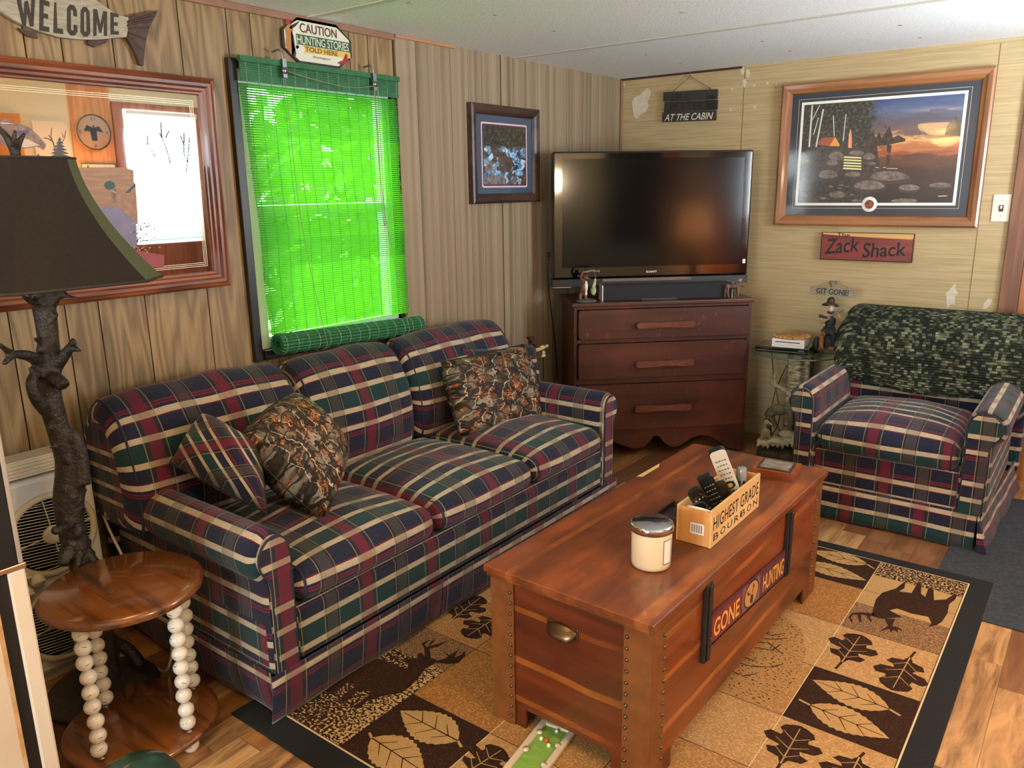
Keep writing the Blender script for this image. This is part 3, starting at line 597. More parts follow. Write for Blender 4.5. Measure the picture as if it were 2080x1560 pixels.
# ------------------------------------------------------------------ CAUTION tin sign
t = thing('tin_sign', 'small eight-sided metal CAUTION hunting stories sign above the blind', 'sign', (XW, 2.23, 2.08))
s0, s1, q0, q1 = 2.058, 2.404, 1.998, 2.166
def octo(i, cx=.075, cz=.052): return [(s0+i, q0+cz), (s0+cx, q0+i), (s1-cx, q0+i), (s1-i, q0+cz), (s1-i, q1-cz), (s1-cx, q1-i), (s0+cx, q1-i), (s0+i, q1-cz)]
m = MB(); m.prism(octo(0), .004, .012, frL); m.build('backing', P('dark_sign_rim', (52, 42, 42), .4, metal=.3), t, bev=.003)
m = MB(); m.prism(octo(.0105), .012, .0125, frL, 0)
m.flat([(s0+.065, 2.068), (s1-.008, 2.068), (s1-.008, 2.106), (s0+.065, 2.106)], .0131, frL, 1); m.flat([(s0+.07, 2.040), (s1-.008, 2.046), (s1-.008, 2.067), (s0+.065, 2.067)], .0129, frL, 2)
CH = lambda pts, mi, c=.0134: m.flat([(s0+(s1-s0)*u, q0+(q1-q0)*v) for u, v in pts], c, frL, mi)
CH([(.03, .35), (.08, .2), (.12, .15), (.16, .3), (.13, .5), (.15, .72), (.13, .82), (.08, .80), (.04, .72), (.05, .55)], 3); CH([(.05, .82), (.07, .92), (.11, .92), (.13, .83), (.09, .8)], 4); CH([(.10, .74), (.13, .80), (.25, .93), (.24, .9), (.19, .8), (.13, .72)], 5); CH([(.11, .16), (.15, .10), (.17, .2), (.15, .6), (.12, .7)], 5)
CH([(.17, .36), (.2, .4), (.28, .40), (.30, .3), (.26, .22), (.2, .24)], 6); CH([(.17, .36), (.2, .4), (.22, .36), (.19, .3)], 3); CH([(.82, .1), (.78, .16), (.85, .21), (.9, .37), (.93, .37), (.93, .2), (.9, .16)], 4); CH([(.78, .16), (.76, .13), (.82, .1), (.83, .12)], 3)
m.text('CAUTION', s0+.085, 2.114, .185, .034, .0138, frL, 7, offset=.012); m.text('HUNTING STORIES', s0+.068, 2.071, .262, .031, .0138, frL, 0, offset=.006, spacing=.95); m.text('TOLD HERE', s0+.105, 2.046, .165, .018, .0138, frL, 7, offset=.01); m.text('Remington', s0+.14, 2.023, .09, .012, .0138, frL, 8, shear=.4)
m.build('printed_face', [P('sign_cream', (226, 222, 204), .35), P('sign_green', (42, 92, 62), .35), P('sign_yellow', (226, 188, 82), .35), P('sign_orange_coat', (178, 120, 60), .4), P('sign_red', (160, 34, 40), .4), P('sign_dark', (34, 34, 38), .4), P('sign_white_dog', (222, 222, 220), .4), P('sign_brown_letters', (76, 44, 32), .4), P('sign_teal_script', (40, 96, 108), .4)], t)
# ------------------------------------------------------------------ river picture (window wall)
t = thing('framed_picture', 'small dark-framed picture of a rushing river on the grey panelling', 'picture', (XW, 3.43, 1.68))
XG = XW+.008; frG = lambda a, b, c: V((XG+c, a, b))
a0, a1, b0, b1 = 3.140, 3.722, 1.438, 1.927
DKW = wood('dark_walnut_frame', (74, 50, 38), (44, 28, 22), 1, .4, .2)
pf2 = [(0, 0), (0, .03), (.012, .034), (.03, .03), (.042, .024), (.05, .012)]
picframe(t, a0, a1, b0, b1, pf2, frG, DKW, DKW)
def riverm():
    s = N('river_print'); v = s.coord('UV'); n = s.noise(v, 7, 6, .7, 1.5)
    sp = s.add('ShaderNodeSeparateXYZ', i_0=v)
    water = s.ramp(n, [(.36, (24, 40, 66)), (.46, (70, 118, 168)), (.56, (170, 206, 230)), (.64, (236, 242, 246))])
    rock = s.ramp(s.noise(v, 13, 5, .7), [(.35, (28, 24, 24)), (.6, (92, 78, 70)), (.75, (176, 160, 150))])
    c = s.mix(s.ramp(s.noise(v, 5.5, 2, .5, .5), [(.50, (0, 0, 0, 1)), (.54, (1, 1, 1, 1))]), water, rock)
    wds = s.ramp(s.noise(v, 16, 6, .8), [(.42, (20, 22, 20)), (.58, (66, 68, 56)), (.70, (176, 172, 150))])
    c = s.mix(s.ramp(s.math('ADD', sp.outputs[1], s.math('MULTIPLY', s.noise(v, 6, 3), .12)), [(.66, (0, 0, 0, 1)), (.72, (1, 1, 1, 1))]), c, wds)
    return s.fin(c, .35, 0, .7)
m = MB(); m.box(a0+.045, a1-.045, b0+.045, b1-.045, .006, .010, 0, frG); m.build('mat_board', P('slate_blue_mat', (64, 78, 100), .5, coat=.6), t)
ia, ib, ic, id_ = a0+.095, a1-.095, b0+.08, b1-.085
m = MB()
def rr2(x0, x1, y0, y1, r, n=5):
    o = []
    for cx, cy, a in ((x1-r, y1-r, 0), (x0+r, y1-r, 90), (x0+r, y0+r, 180), (x1-r, y0+r, 270)):
        o += [(cx+r*math.cos(math.radians(a+90*k/n)), cy+r*math.sin(math.radians(a+90*k/n))) for k in range(n+1)]
    return o
m.flat(rr2(ia, ib, ic, id_, .012), .0104, frG, 0); m.flat(rr2(ia+.008, ib-.008, ic+.008, id_-.008, .009), .0107, frG, 1)
m.build('mat_bevel', [P('pale_pink_mat_edge', (226, 196, 196), .5), P('plum_mat_edge', (82, 44, 70), .5)], t)
m = MB(); e_ = .016; m.add([frG(ia+e_, ic+e_, .011), frG(ib-e_, ic+e_, .011), frG(ib-e_, id_-e_, .011), frG(ia+e_, id_-e_, .011)], [(0, 1, 2, 3)], 0, [(0, 0), (1, 0), (1, 1), (0, 1)])
RK = lambda pts, mi: m.flat([(ia+e_+(ib-ia-2*e_)*u, ic+e_+(id_-ic-2*e_)*v) for u, v in pts], .0113, frG, mi)
RK([(.32, .40), (.36, .52), (.42, .56), (.50, .56), (.56, .48), (.66, .42), (.68, .34), (.60, .20), (.48, .24), (.36, .22), (.44, .34)], 1); RK([(0, .0), (.02, .14), (.2, .2), (.3, .12), (.44, .18), (.52, .06), (.5, 0)], 2); RK([(.02, .24), (.1, .42), (.2, .38), (.22, .24)], 2); RK([(.62, .04), (.7, .14), (.8, .1), (.76, .02)], 2)
m.build('print', [riverm(), P('print_rock_brown', (92, 70, 56), .4, (44, 34, 32), 30, coat=.6), P('print_rock_grey', (60, 54, 56), .4, (150, 140, 138), 45, coat=.6)], t)
# ------------------------------------------------------------------ big lake picture (television wall)
t = thing('framed_picture', 'large oak-framed print of a lakeside camp at dusk on the beige wall', 'picture', (-1.1, YW, 1.68))
A0, A1, B0, B1 = -1.612, -.578, 1.284, 2.052
OAKF = wood('oak_frame', (158, 104, 62), (120, 74, 42), 0, .4, .25); OAKF2 = wood('oak_frame_upright', (158, 104, 62), (120, 74, 42), 2, .4, .25)
pf3 = [(0, 0), (0, .026), (.01, .032), (.03, .03), (.042, .024), (.052, .02), (.058, .01)]
picframe(t, A0, A1, B0, B1, pf3, frB, OAKF, OAKF2)
MATB = P('charcoal_blue_mat', (40, 44, 56), .4, coat=.45)
m = MB(); m.box(A0+.052, A1-.052, B0+.052, B1-.052, .006, .010, 0, frB)
def outline(q, x0, x1, y0, y1, w_, c, mi, fr):
    for a, b, c_, d in ((x0, x1, y0, y0+w_), (x0, x1, y1-w_, y1), (x0, x0+w_, y0, y1), (x1-w_, x1, y0, y1)): q.box(a, b, c_, d, c, c+.0004, mi, fr)
outline(m, A0+.095, A1-.095, B0+.095, B1-.085, .002, .010, 1, frB)
m.build('mat_board', [MATB, P('pale_mat_line', (196, 180, 150), .4)], t)
I0, I1, J0, J1 = A0+.125, A1-.125, B0+.125, B1-.115
m = MB(); m.box(I0-.014, I1+.014, J0-.014, J1+.014, .010, .0106, 0, frB); m.build('mat_bevel', P('white_mat_edge', (238, 232, 218), .4, coat=.6), t)
def lakem():
    s = N('dusk_sky_print'); v = s.coord('UV', scale=(1.4, 4, 1)); sp = s.add('ShaderNodeSeparateXYZ', i_0=s.add('ShaderNodeTexCoord').outputs['UV'])
    h = s.math('ADD', sp.outputs[1], s.math('MULTIPLY_ADD', s.noise(v, 3, 5, .65, .6), .34, -.17))
    c = s.ramp(h, [(.0, (30, 22, 22)), (.30, (64, 42, 34)), (.44, (96, 60, 44)), (.50, (168, 96, 62)), (.56, (196, 120, 70)), (.62, (226, 176, 110)), (.68, (116, 84, 76)), (.78, (86, 80, 88)), (.88, (84, 98, 130)), (1, (56, 74, 118))])
    ev = s.coord('UV', scale=(1.7, 1, 1)); fo = s.noise(ev, 30, 6, .75)
    tr = s.ramp(fo, [(.38, (18, 17, 15)), (.52, (50, 46, 38)), (.62, (96, 88, 74)), (.72, (150, 140, 122))])
    dens_ = s.math('ADD', s.math('MULTIPLY_ADD', sp.outputs[0], -1.25, 1.02), s.math('MULTIPLY_ADD', s.noise(ev, 5, 6, .7), .9, -.38))
    c = s.mix(s.ramp(dens_, [(.44, (0, 0, 0, 1)), (.56, (1, 1, 1, 1))]), c, tr)
    s.fin(c, .4, 0, .8); s.b.inputs['Coat Roughness'].default_value = .02; return s.m
m = MB(); m.add([frB(I0, J0, .0108), frB(I1, J0, .0108), frB(I1, J1, .0108), frB(I0, J1, .0108)], [(0, 1, 2, 3)], 0, [(0, 0), (1, 0), (1, 1), (0, 1)])
kk = [0]
def PT(pts, mi, crop=True):  # points traced in the crop of the print, turned to print fractions
    kk[0] += 1; o = []
    for x, y in pts:
        v = 1-(y-(400-(x-335)/1390*100))/((1205)-(400-(x-335)/1390*100)); lx = 335-55*(1-v); rx = 1725-115*(1-v)
        u = (x-lx)/(rx-lx); o.append((I0+(I1-I0)*min(max(u, 0), 1), J0+(J1-J0)*min(max(v, 0), 1)))
    m.flat(o, .0109+kk[0]*.00002, frB, mi)
PT([(900, 620), (925, 560), (945, 640), (970, 600), (990, 660), (1020, 610), (1040, 665), (1110, 560), (1135, 660), (1180, 640), (1240, 668), (1240, 690), (1100, 720), (900, 740)], 2); PT([(1580, 560), (1650, 480), (1690, 560), (1700, 650), (1560, 640)], 2)
PT([(300, 790), (460, 740), (720, 730), (1000, 720), (1020, 900), (900, 920), (870, 1000), (800, 1205), (280, 1210)], 2)
for a, b, w_ in (((410, 400), (385, 740), 16), ((515, 430), (450, 740), 14), ((480, 400), (410, 520), 8), ((470, 500), (425, 640), 8), ((610, 480), (618, 650), 8), ((725, 470), (700, 690), 8)): PT([(a[0]-w_/2, a[1]), (a[0]+w_/2, a[1]), (b[0]+w_/2, b[1]), (b[0]-w_/2, b[1])], 3)
PT([(465, 720), (500, 665), (625, 655), (575, 730)], 4); PT([(575, 730), (628, 655), (670, 722), (660, 733)], 5); PT([(745, 745), (752, 640), (765, 590), (778, 640), (778, 745)], 6)
PT([(1085, 720), (1125, 720), (1105, 890), (1080, 890)], 2); PT([(1010, 780), (1060, 755), (1100, 790), (1210, 770), (1290, 790), (1290, 800), (1010, 800)], 4)
rocks = [((560, 985), 95, 60), ((790, 975), 78, 32), ((1100, 1000), 180, 66), ((930, 1075), 148, 62), ((1265, 1090), 95, 42), ((1520, 1065), 95, 32), ((640, 830), 75, 60), ((820, 800), 70, 36), ((930, 830), 60, 45), ((600, 880), 60, 40), ((350, 860), 50, 24), ((650, 1150), 85, 46), ((520, 1170), 36, 18), ((1230, 1195), 120, 28), ((340, 1150), 40, 25), ((780, 1140), 22, 12), ((950, 880), 44, 20), ((680, 1060), 30, 10), ((740, 1070), 26, 9), ((670, 1085), 24, 9), ((590, 1070), 24, 12), ((820, 1190), 50, 16)]
for (cx, cy), rx, ry in rocks:
    for k, (sx, sy, mi) in enumerate(((1, 1, 7), (.9, .7, 8))):
        PT([(cx+rx*sx*math.cos(a)*(1+.08*math.sin(3*a+cx)), min(1203, cy-(ry*.25 if k else 0)+ry*sy*math.sin(a)*(.75 if math.sin(a) > 0 else 1))) for a in [2*math.pi*i/16 for i in range(16)]], mi)
for i, y in enumerate((815, 838, 862, 885, 908)): PT([(712-i*2, y), (865, y+8), (862, y+20), (706-i*2, y+13)], 9)
for x, y, w_ in ((1000, 907, 30), (1065, 907, 26), (1130, 915, 90)): PT([(x-w_/2, y-2), (x+w_/2, y), (x+w_/2, y+5), (x-w_/2, y+3)], 3)
PT([(1500, 1146), (1570, 1144), (1570, 1150), (1500, 1152)], 9)
dsk = P('print_dark_wood', (34, 30, 26), .4, (84, 76, 66), 70, coat=1)
m.build('print', [lakem(), dsk, P('print_shadow', (24, 20, 18), .4, (74, 58, 48), 60, coat=1), P('print_birch', (206, 200, 186), .4, coat=1), P('print_tent_roof', (156, 74, 40), .4, coat=1), P('print_tent_glow', (224, 146, 60), .4, coat=1), P('print_fire', (232, 152, 104), .4, coat=1), P('print_stone_shade', (62, 50, 46), .4, coat=1), P('print_stone', (134, 116, 106), .4, (82, 68, 62), 50, coat=1), P('print_waterfall', (222, 216, 156), .4, coat=1)], t)
m = MB(); cx_, cz_ = aty(1766, 415, YW-.01).x, aty(1766, 415, YW-.01).z
m.lathe([(.040, .0112), (.036, .013), (.0, .0135)], 24, (0, 0, 0), 0, lambda p: frB(cx_+p.x, cz_+p.y, p.z)); m.lathe([(.024, .0136), (0, .0140)], 20, (0, 0, 0), 1, lambda p: frB(cx_+p.x, cz_+p.y, p.z)); m.build('medallion', [P('white_medallion', (232, 228, 220), .3), P('copper_medallion', (150, 84, 58), .3, (70, 40, 32), 90, metal=.4)], t)
# ------------------------------------------------------------------ AT THE CABIN sign, red plank sign, light switch
t = thing('hanging_sign', 'dark plank AT THE CABIN sign hung on twine by the ceiling', 'sign', (-2.18, YW, 2.0))
DKB = P('blackened_plank', (40, 36, 32), .7, (56, 48, 42), 20, (1, 1, 6))
zz = lambda pts: [(lambda q: (q.x, q.z))(aty(1330+x/12, 130+y/12, YW-.02)) for x, y in pts]
for pts in ([(210, 690), (1525, 610), (1515, 850), (205, 915)], [(235, 925), (1525, 868), (1515, 1110), (220, 1180)], [(185, 1185), (1490, 1125), (1480, 1375), (180, 1415)]):
    m = MB(); m.prism(zz(pts), .008, .02, frB); m.build('plank', DKB, t, bev=.002)
m = MB()
def warp(q, st, A, B, C, D, c, mi, conv, fr, **kw):
    A, B, C, D = [V(p) for p in conv([A, B, C, D])]; vs, fs = txt(st, **kw)
    q.add([fr(*((A*(1-p[0])+B*p[0])*(1-p[1])+(C*(1-p[0])+D*p[0])*p[1]), c) for p in vs], fs, mi)
warp(m, 'AT THE CABIN', (235, 1390), (1410, 1345), (255, 1230), (1430, 1170), .0206, 0, zz, frB, shear=.22, offset=.008)
warp(m, 'LIFE IS', (420, 900), (830, 885), (420, 745), (830, 725), .0206, 1, zz, frB, offset=.01); warp(m, 'BETTER', (370, 1135), (1200, 1105), (370, 950), (1200, 915), .0206, 1, zz, frB, offset=.01)
m.flat(zz([(1220, 850), (1310, 780), (1320, 735), (1345, 735), (1350, 770), (1480, 770), (1515, 850)]), .0206, frB, 1); m.flat(zz([(1240, 880), (1500, 870), (1500, 1100), (1240, 1110)]), .0206, frB, 1)
m.build('lettering', [P('cream_letter_paint', (216, 208, 190), .7), P('black_letter_paint', (22, 20, 20), .7)], t)
TW = P('jute_twine', (128, 98, 58), .9); m = MB()
q = [frB(*p, .012) for p in zz([(450, 650), (845, 300), (845, 170), (845, 300), (1340, 590)])]; m.tube(q[:3], .0018, 6); m.tube(q[3:], .0018, 6); m.ell(q[1], .006); m.ell(q[0], .005); m.ell(q[4], .005); m.build('twine', TW, t)
t = thing('plank_sign', 'red cedar plank sign with black carved lettering under the large picture', 'sign', (-1.1, YW, 1.18))
z0_, z1_, x0_, x1_ = 1.098, 1.250, -1.336, -.860
REDC = cedar('red_cedar_sign_wood', [], (92, 30, 22), axis=0)
m = MB(); m.box(x0_, x1_, z0_, z1_, .006, .024, 0, frB); m.build('plank', REDC, t, bev=.002)
m = MB(); m.flat([(x0_+.004, z1_-.003), (x0_+.01, z1_-.012), (x0_+.10, z1_-.018), (x0_+.25, z1_-.024), (x1_-.02, z1_-.03), (x1_-.004, z1_-.028), (x1_-.004, z1_-.003)], .0245, frB, 0)
outline(m, x0_, x1_, z0_, z1_, .0045, .0238, 1, frB); m.build('sapwood_edge', [P('pale_sapwood', (208, 156, 92), .5), P('burnt_black_edge', (26, 20, 20), .6)], t)
zk = lambda pts: [(lambda q: (q.x, q.z))(aty(1240+x/2.476, 120+y/2.476, YW-.024)) for x, y in pts]
m = MB(); warp(m, 'The', (1140, 895), (1205, 897), (1140, 872), (1205, 874), .0249, 0, zk, frB, offset=.01); warp(m, 'Zack', (1075, 982), (1250, 968), (1085, 905), (1250, 895), .0249, 0, zk, frB, offset=.012, shear=.12); warp(m, 'Shack', (1265, 1000), (1485, 990), (1270, 925), (1485, 920), .0249, 0, zk, frB, offset=.012, shear=.1)
m.box(x0_+.055, x0_+.075, z1_-.022, z1_-.02, .0245, .0249, 0, frB); m.build('lettering', P('carved_black_letters', (20, 18, 22), .6), t)
m = MB(); q = [frB(*p, .01) for p in zk([(1145, 860), (1152, 840), (1200, 832), (1430, 842), (1450, 848), (1452, 865)])]; m.tube(smoothpath(q, 4), .0018, 6); m.build('hanging_wire', P('pale_wire', (190, 170, 120), .4, metal=.5), t)
t = thing('light_switch', 'cream wall plate with a single toggle beside the door trim', 'light switch', (-.49, YW, 1.38))
m = MB(); m.box(-.526, -.447, 1.316, 1.449, .0, .006, 0, frB); m.build('plate', CREAM, t, bev=.004)
m = MB(); m.box(-.496, -.476, 1.366, 1.398, .006, .008, 0, frB); m.box(-.490, -.482, 1.380, 1.394, .008, .018, 1, frB); m.build('toggle', [P('dark_slot', (70, 60, 50), .6), CREAM], t, bev=.001)
m = MB()
for z in (1.345, 1.42): m = MB(); m.lathe([(.003, .006), (0, .0075)], 8, (0, 0, 0), 0, lambda p: frB(-.486+p.x, z+p.y, p.z)); m.build('screw', STEEL, t)
# ================================================================== UPHOLSTERY
def rprof(y0, y1, z0, z1, r, n=5, fr_=1.0):
    """rounded rectangle (d, z), starting at the lower back, running forward, up the front and back over the top"""
    o = []
    for cy, cz, a in ((y0+r, z0+r, 270), (y0+r, z1-r, 180), (y1-r, z1-r, 90), (y1-r, z0+r, 0)):
        for k in range(n+1):
            t = math.radians(a-90*k/n); o.append((cy+r*math.cos(t), cz+r*math.sin(t)))
    return o
def dens(pts, step=.05, closed=True):
    o = []; n = len(pts)
    for i in range(n if closed else n-1):
        a, b = V(pts[i]), V(pts[(i+1) % n]); k = max(1, int((b-a).length/step))
        o += [tuple(a+(b-a)*j/k) for j in range(k)]
    return o if closed else o+[tuple(pts[-1])]
def stuffed(name, prof, l0, l1, fr, mat, parent, er=.045, crown=.0, front=.0, sag=0., uo=0., vo=0., pipe=None, wr=0., seed=1):
    """a cushion: closed profile (d, z) swept along l with rounded ends, a domed top and a domed front"""
    prof = dens(prof); d0 = min(p[0] for p in prof); d1 = max(p[0] for p in prof); z0 = min(p[1] for p in prof); z1 = max(p[1] for p in prof)
    dc, zc, hd, hz = (d0+d1)/2, (z0+z1)/2, (d1-d0)/2, (z1-z0)/2; er = min(er, hd*.9, hz*.9)
    ls = [er*(1-math.cos(math.pi/2*k/5)) for k in range(6)]; W = l1-l0
    ls = ls+[er+(W-2*er)*k/14 for k in range(1, 14)]+[W-x for x in reversed(ls)]
    ar = [0]
    for i in range(len(prof)): ar.append(ar[-1]+(V(prof[(i+1) % len(prof)])-V(prof[i])).length)
    q = MB(); vs = []; uv = []; rn = random.Random(seed); ph = [rn.uniform(0, 6) for _ in range(6)]
    for x in ls:
        e = min(x, W-x); di = er-math.sqrt(max(0, er*er-max(0, er-e)**2)) if e < er else 0
        t = 2*x/W-1; dome = (1-t*t) if abs(t) < 1 else 0; dome = dome**.7
        for i in range(len(prof)+1):
            d, z = prof[i % len(prof)]; u = (d-dc)/hd; v = (z-zc)/hz
            dd = dc+(d-dc)*(hd-di)/hd; z2 = zc+(z-zc)*(hz-di)/hz
            cu = max(0, 1-u*u)**.6; cv = max(0, 1-v*v)**.6
            if v > 0: z2 += crown*dome*cu*v
            elif sag: z2 -= sag*dome*cu*(-v)
            if u < 0: dd += front*dome*cv*u
            if wr: z2 += wr*math.sin(x*23+ph[0]+d*9)*cu*dome*max(v, 0); dd += wr*math.sin(x*19+z*21+ph[1])*cv*dome*(1 if u < 0 else 0)
            vs.append(fr(l0+x, dd, z2)); uv.append((l0+x+uo, ar[i]+vo))
    n = len(prof)+1
    q.add(vs, [(i*n+k, i*n+k+1, (i+1)*n+k+1, (i+1)*n+k) for i in range(len(ls)-1) for k in range(n-1)], 0, uv, True)
    for base in (0, (len(ls)-1)*n):
        c = vs[base:base+n-1]; q.add(c, [tuple(range(n-1))], 0, [(p[0]+uo, p[1]+vo) for p in prof], True)
    o = q.build(name, mat, parent, weld=True)
    if pipe:
        for x in (er*.55, W-er*.55):
            m_ = MB(); di = er-math.sqrt(er*er-(er-er*.55)**2)
            m_.tube([fr(l0+x, dc+(d-dc)*(hd-di+.003)/hd, zc+(z-zc)*(hz-di+.003)/hz) for d, z in prof+prof[:1]], .0045, 6, 0, False); m_.build('piping', pipe, o)
    return o
PIPE = P('dark_piping_cord', (34, 34, 44), .8)
def rollarm(name, inner, outer, sgn, fr, d0, d1, mat, parent, ztop=.605, z0=.175, uo=0, vo=0, fl=.0):
    """rolled arm; fr(l, d, z); sgn = +1 when outward is +l. inner = l of the inner face"""
    w_ = abs(outer-inner); k = w_/.13
    pr_ = [(0, z0), (0, ztop-.09), (.006, ztop-.045), (.025, ztop-.015), (.055, ztop), (.085, ztop-.006), (.112, ztop-.026), (.128, ztop-.06), (.128, ztop-.095), (.116, ztop-.128), (.096, ztop-.145), (.092, ztop-.165), (.092, z0)]
    P2 = [(a*k, z) for a, z in pr_]; P3 = [smoothpath([(a, 0, z) for a, z in P2[1:-2]], 3)]
    pts = [P2[0]]+[(p.x, p.z) for p in P3[0]]+P2[-2:]
    ar = [0]
    for a, b in zip(pts, pts[1:]): ar.append(ar[-1]+(V(b)-V(a)).length)
    q = MB(); nd = 12; r = .022; vs = []; uv = []; n = len(pts)
    ds = [d0, d0+.004, d0+.012, d0+.024]+[d0+.024+(d1-d0-.024)*(j+1)/nd for j in range(nd)]
    for d in ds:
        ins = .022*(1-min(1, (d-d0)/.024))**2
        for (a, z), s_ in zip(pts, ar):
            ca, cz = .06*k, ztop-.07
            f_ = 1-ins/.065 if z > ztop-.15 else 1-ins/.09
            aa = ca+(a-ca)*f_; z_ = cz+(z-cz)*f_ if z > ztop-.15 else z
            vs.append(fr(inner+sgn*aa, d, z_)); uv.append((d+uo, s_+vo))
    q.add(vs, [(i*n+j, i*n+j+1, (i+1)*n+j+1, (i+1)*n+j) for i in range(len(ds)-1) for j in range(n-1)], 0, uv, True)
    q.add([vs[i] for i in range(n)], [tuple(range(n))], 0, [(a, z) for a, z in pts]); q.add([vs[-n+i] for i in range(n)], [tuple(range(n))], 0, [(a, z) for a, z in pts])
    o = q.build(name, mat, parent, weld=False)
    # keyhole front panel with its welt
    pin = [(.010*k, z0), (.010*k, ztop-.10)]+[(p.x, p.z) for p in smoothpath([(.010*k, 0, ztop-.10), (.014*k, 0, ztop-.055), (.03*k, 0, ztop-.026), (.056*k, 0, ztop-.014), (.083*k, 0, ztop-.022), (.104*k, 0, ztop-.046), (.112*k, 0, ztop-.078), (.102*k, 0, ztop-.112), (.084*k, 0, ztop-.14), (.078*k, 0, ztop-.18)], 3)]+[(.078*k, z0)]
    g = MB(); g.prism(pin, d0-.014, d0+.03, lambda a, z, c: fr(inner+sgn*a, c, z)); p_ = g.build('arm_panel', mat, o, bev=.006)
    g = MB(); g.tube([fr(inner+sgn*a, d0-.010, z) for a, z in pin], .0045, 6, 0, False); g.build('piping', PIPE, p_)
    return o
def skirt(name, pts, mat, parent, z0, z1, flare=.02, uo=0., vo=0., wave=.004):
    """thin hanging panel along the polyline pts [(x, y)], kicking out at its foot"""
    q = MB(); pts = [V(p) for p in pts]; a, b = pts; d = (b-a); nrm = V((d.y, -d.x)).normalized(); nn = max(4, int(d.length/.04)); vs = []; uv = []; rn = random.Random(int(d.length*999))
    ph = rn.uniform(0, 6); nz = 5
    for j in range(nz+1):
        t = j/nz; z = z1+(z0-z1)*t
        for i in range(nn+1):
            s_ = i/nn; p = a+d*s_+nrm*(flare*t*t+wave*t*math.sin(s_*d.length*17+ph))
            vs.append(V((p.x, p.y, z+.004*t*math.sin(s_*9+ph)))); uv.append((s_*d.length+uo, z+vo))
    n = nn+1; q.add(vs, [(j*n+i, j*n+i+1, (j+1)*n+i+1, (j+1)*n+i) for j in range(nz) for i in range(nn)], 0, uv, True)
    o = q.build(name, mat, parent); m_ = o.modifiers.new('t', 'SOLIDIFY'); m_.thickness = .004; return o
# ------------------------------------------------------------------ sofa
sofa = thing('sofa', 'long three-seat navy plaid sofa under the window', 'sofa', (-2.2, 2.125, 0))
XF = -1.752
fs = lambda l, d, z: V((XF-d, l, z))
m = MB(); m.box(1.165, 3.085, .015, .86, .165, .335, 0, fs); m.build('base', PL, sofa, bev=.02)
m = MB(); m.box(1.262, 2.985, .012, .05, .165, .325, 0, lambda a, b, c: V((XF-b, a, c)), (0, .02)); m.build('front_rail', PL, sofa, bev=.012)
m = MB(); m.box(1.14, 3.11, .845, .885, .16, .80, 0, fs); m.build('back_frame', PL, sofa, bev=.018)
rollarm('arm', 1.258, 1.128, -1, fs, .012, .83, PL, sofa, .600, .165, uo=.07)
rollarm('arm', 2.982, 3.112, 1, fs, .012, .83, PL, sofa, .600, .165, uo=.05)
sp = rprof(.0, .62, .335, .445, .045)
for i, (a, b) in enumerate(((1.266, 1.862), (1.866, 2.437), (2.441, 2.976))):
    stuffed('seat_cushion', sp, a, b, fs, PL, sofa, er=.05, crown=.05, front=.018, uo=(.02, -.03, -.06)[i], vo=.05, pipe=PIPE, wr=.003, seed=i)
bp = [(.585, .44), (.572, .52), (.578, .62), (.60, .72), (.64, .80), (.69, .85), (.75, .868), (.805, .842), (.85, .79), (.875, .72), (.88, .44)]
bp = [(p.x, p.z) for p in smoothpath([(a, 0, b) for a, b in bp], 3)]
for i, (a, b) in enumerate(((1.098, 1.800), (1.803, 2.370), (2.374, 3.105))):
    stuffed('back_cushion', [(d, z+(.012 if i == 0 else 0)) for d, z in bp], a, b, fs, PL, sofa, er=.055, crown=.02, front=.03, uo=(.03, .06, .1)[i], vo=-.02, pipe=PIPE, wr=.004, seed=i+5)
skirt('skirt', ((XF+.004, 1.868), (XF+.004, 1.150)), PL, sofa, .014, .172, .018, vo=.0)
skirt('skirt', ((XF+.004, 3.10), (XF+.004, 1.874)), PL, sofa, .014, .172, .016, vo=.0)
skirt('skirt', ((XF-.02, 1.158), (XF-.87, 1.158)), PL, sofa, .014, .172, .022)
skirt('skirt', ((XF-.87, 3.095), (XF-.02, 3.095)), PL, sofa, .014, .172, .012)
m = MB()
for y in (1.20, 3.05):
    for x in (XF-.05, XF-.80): m.box(x-.025, x+.025, y-.02, y+.02, .0, .17)
# four stub feet, one part each
m = None
for y in (1.21, 3.04):
    for x in (XF-.06, XF-.80):
        m = MB(); m.box(x-.022, x+.022, y-.022, y+.022, .0105 if y < 2 and x > -2 else (.0105 if x > -1.95 else 0), .17); m.build('foot', P('dark_wood_foot', (40, 26, 18), .5), sofa)
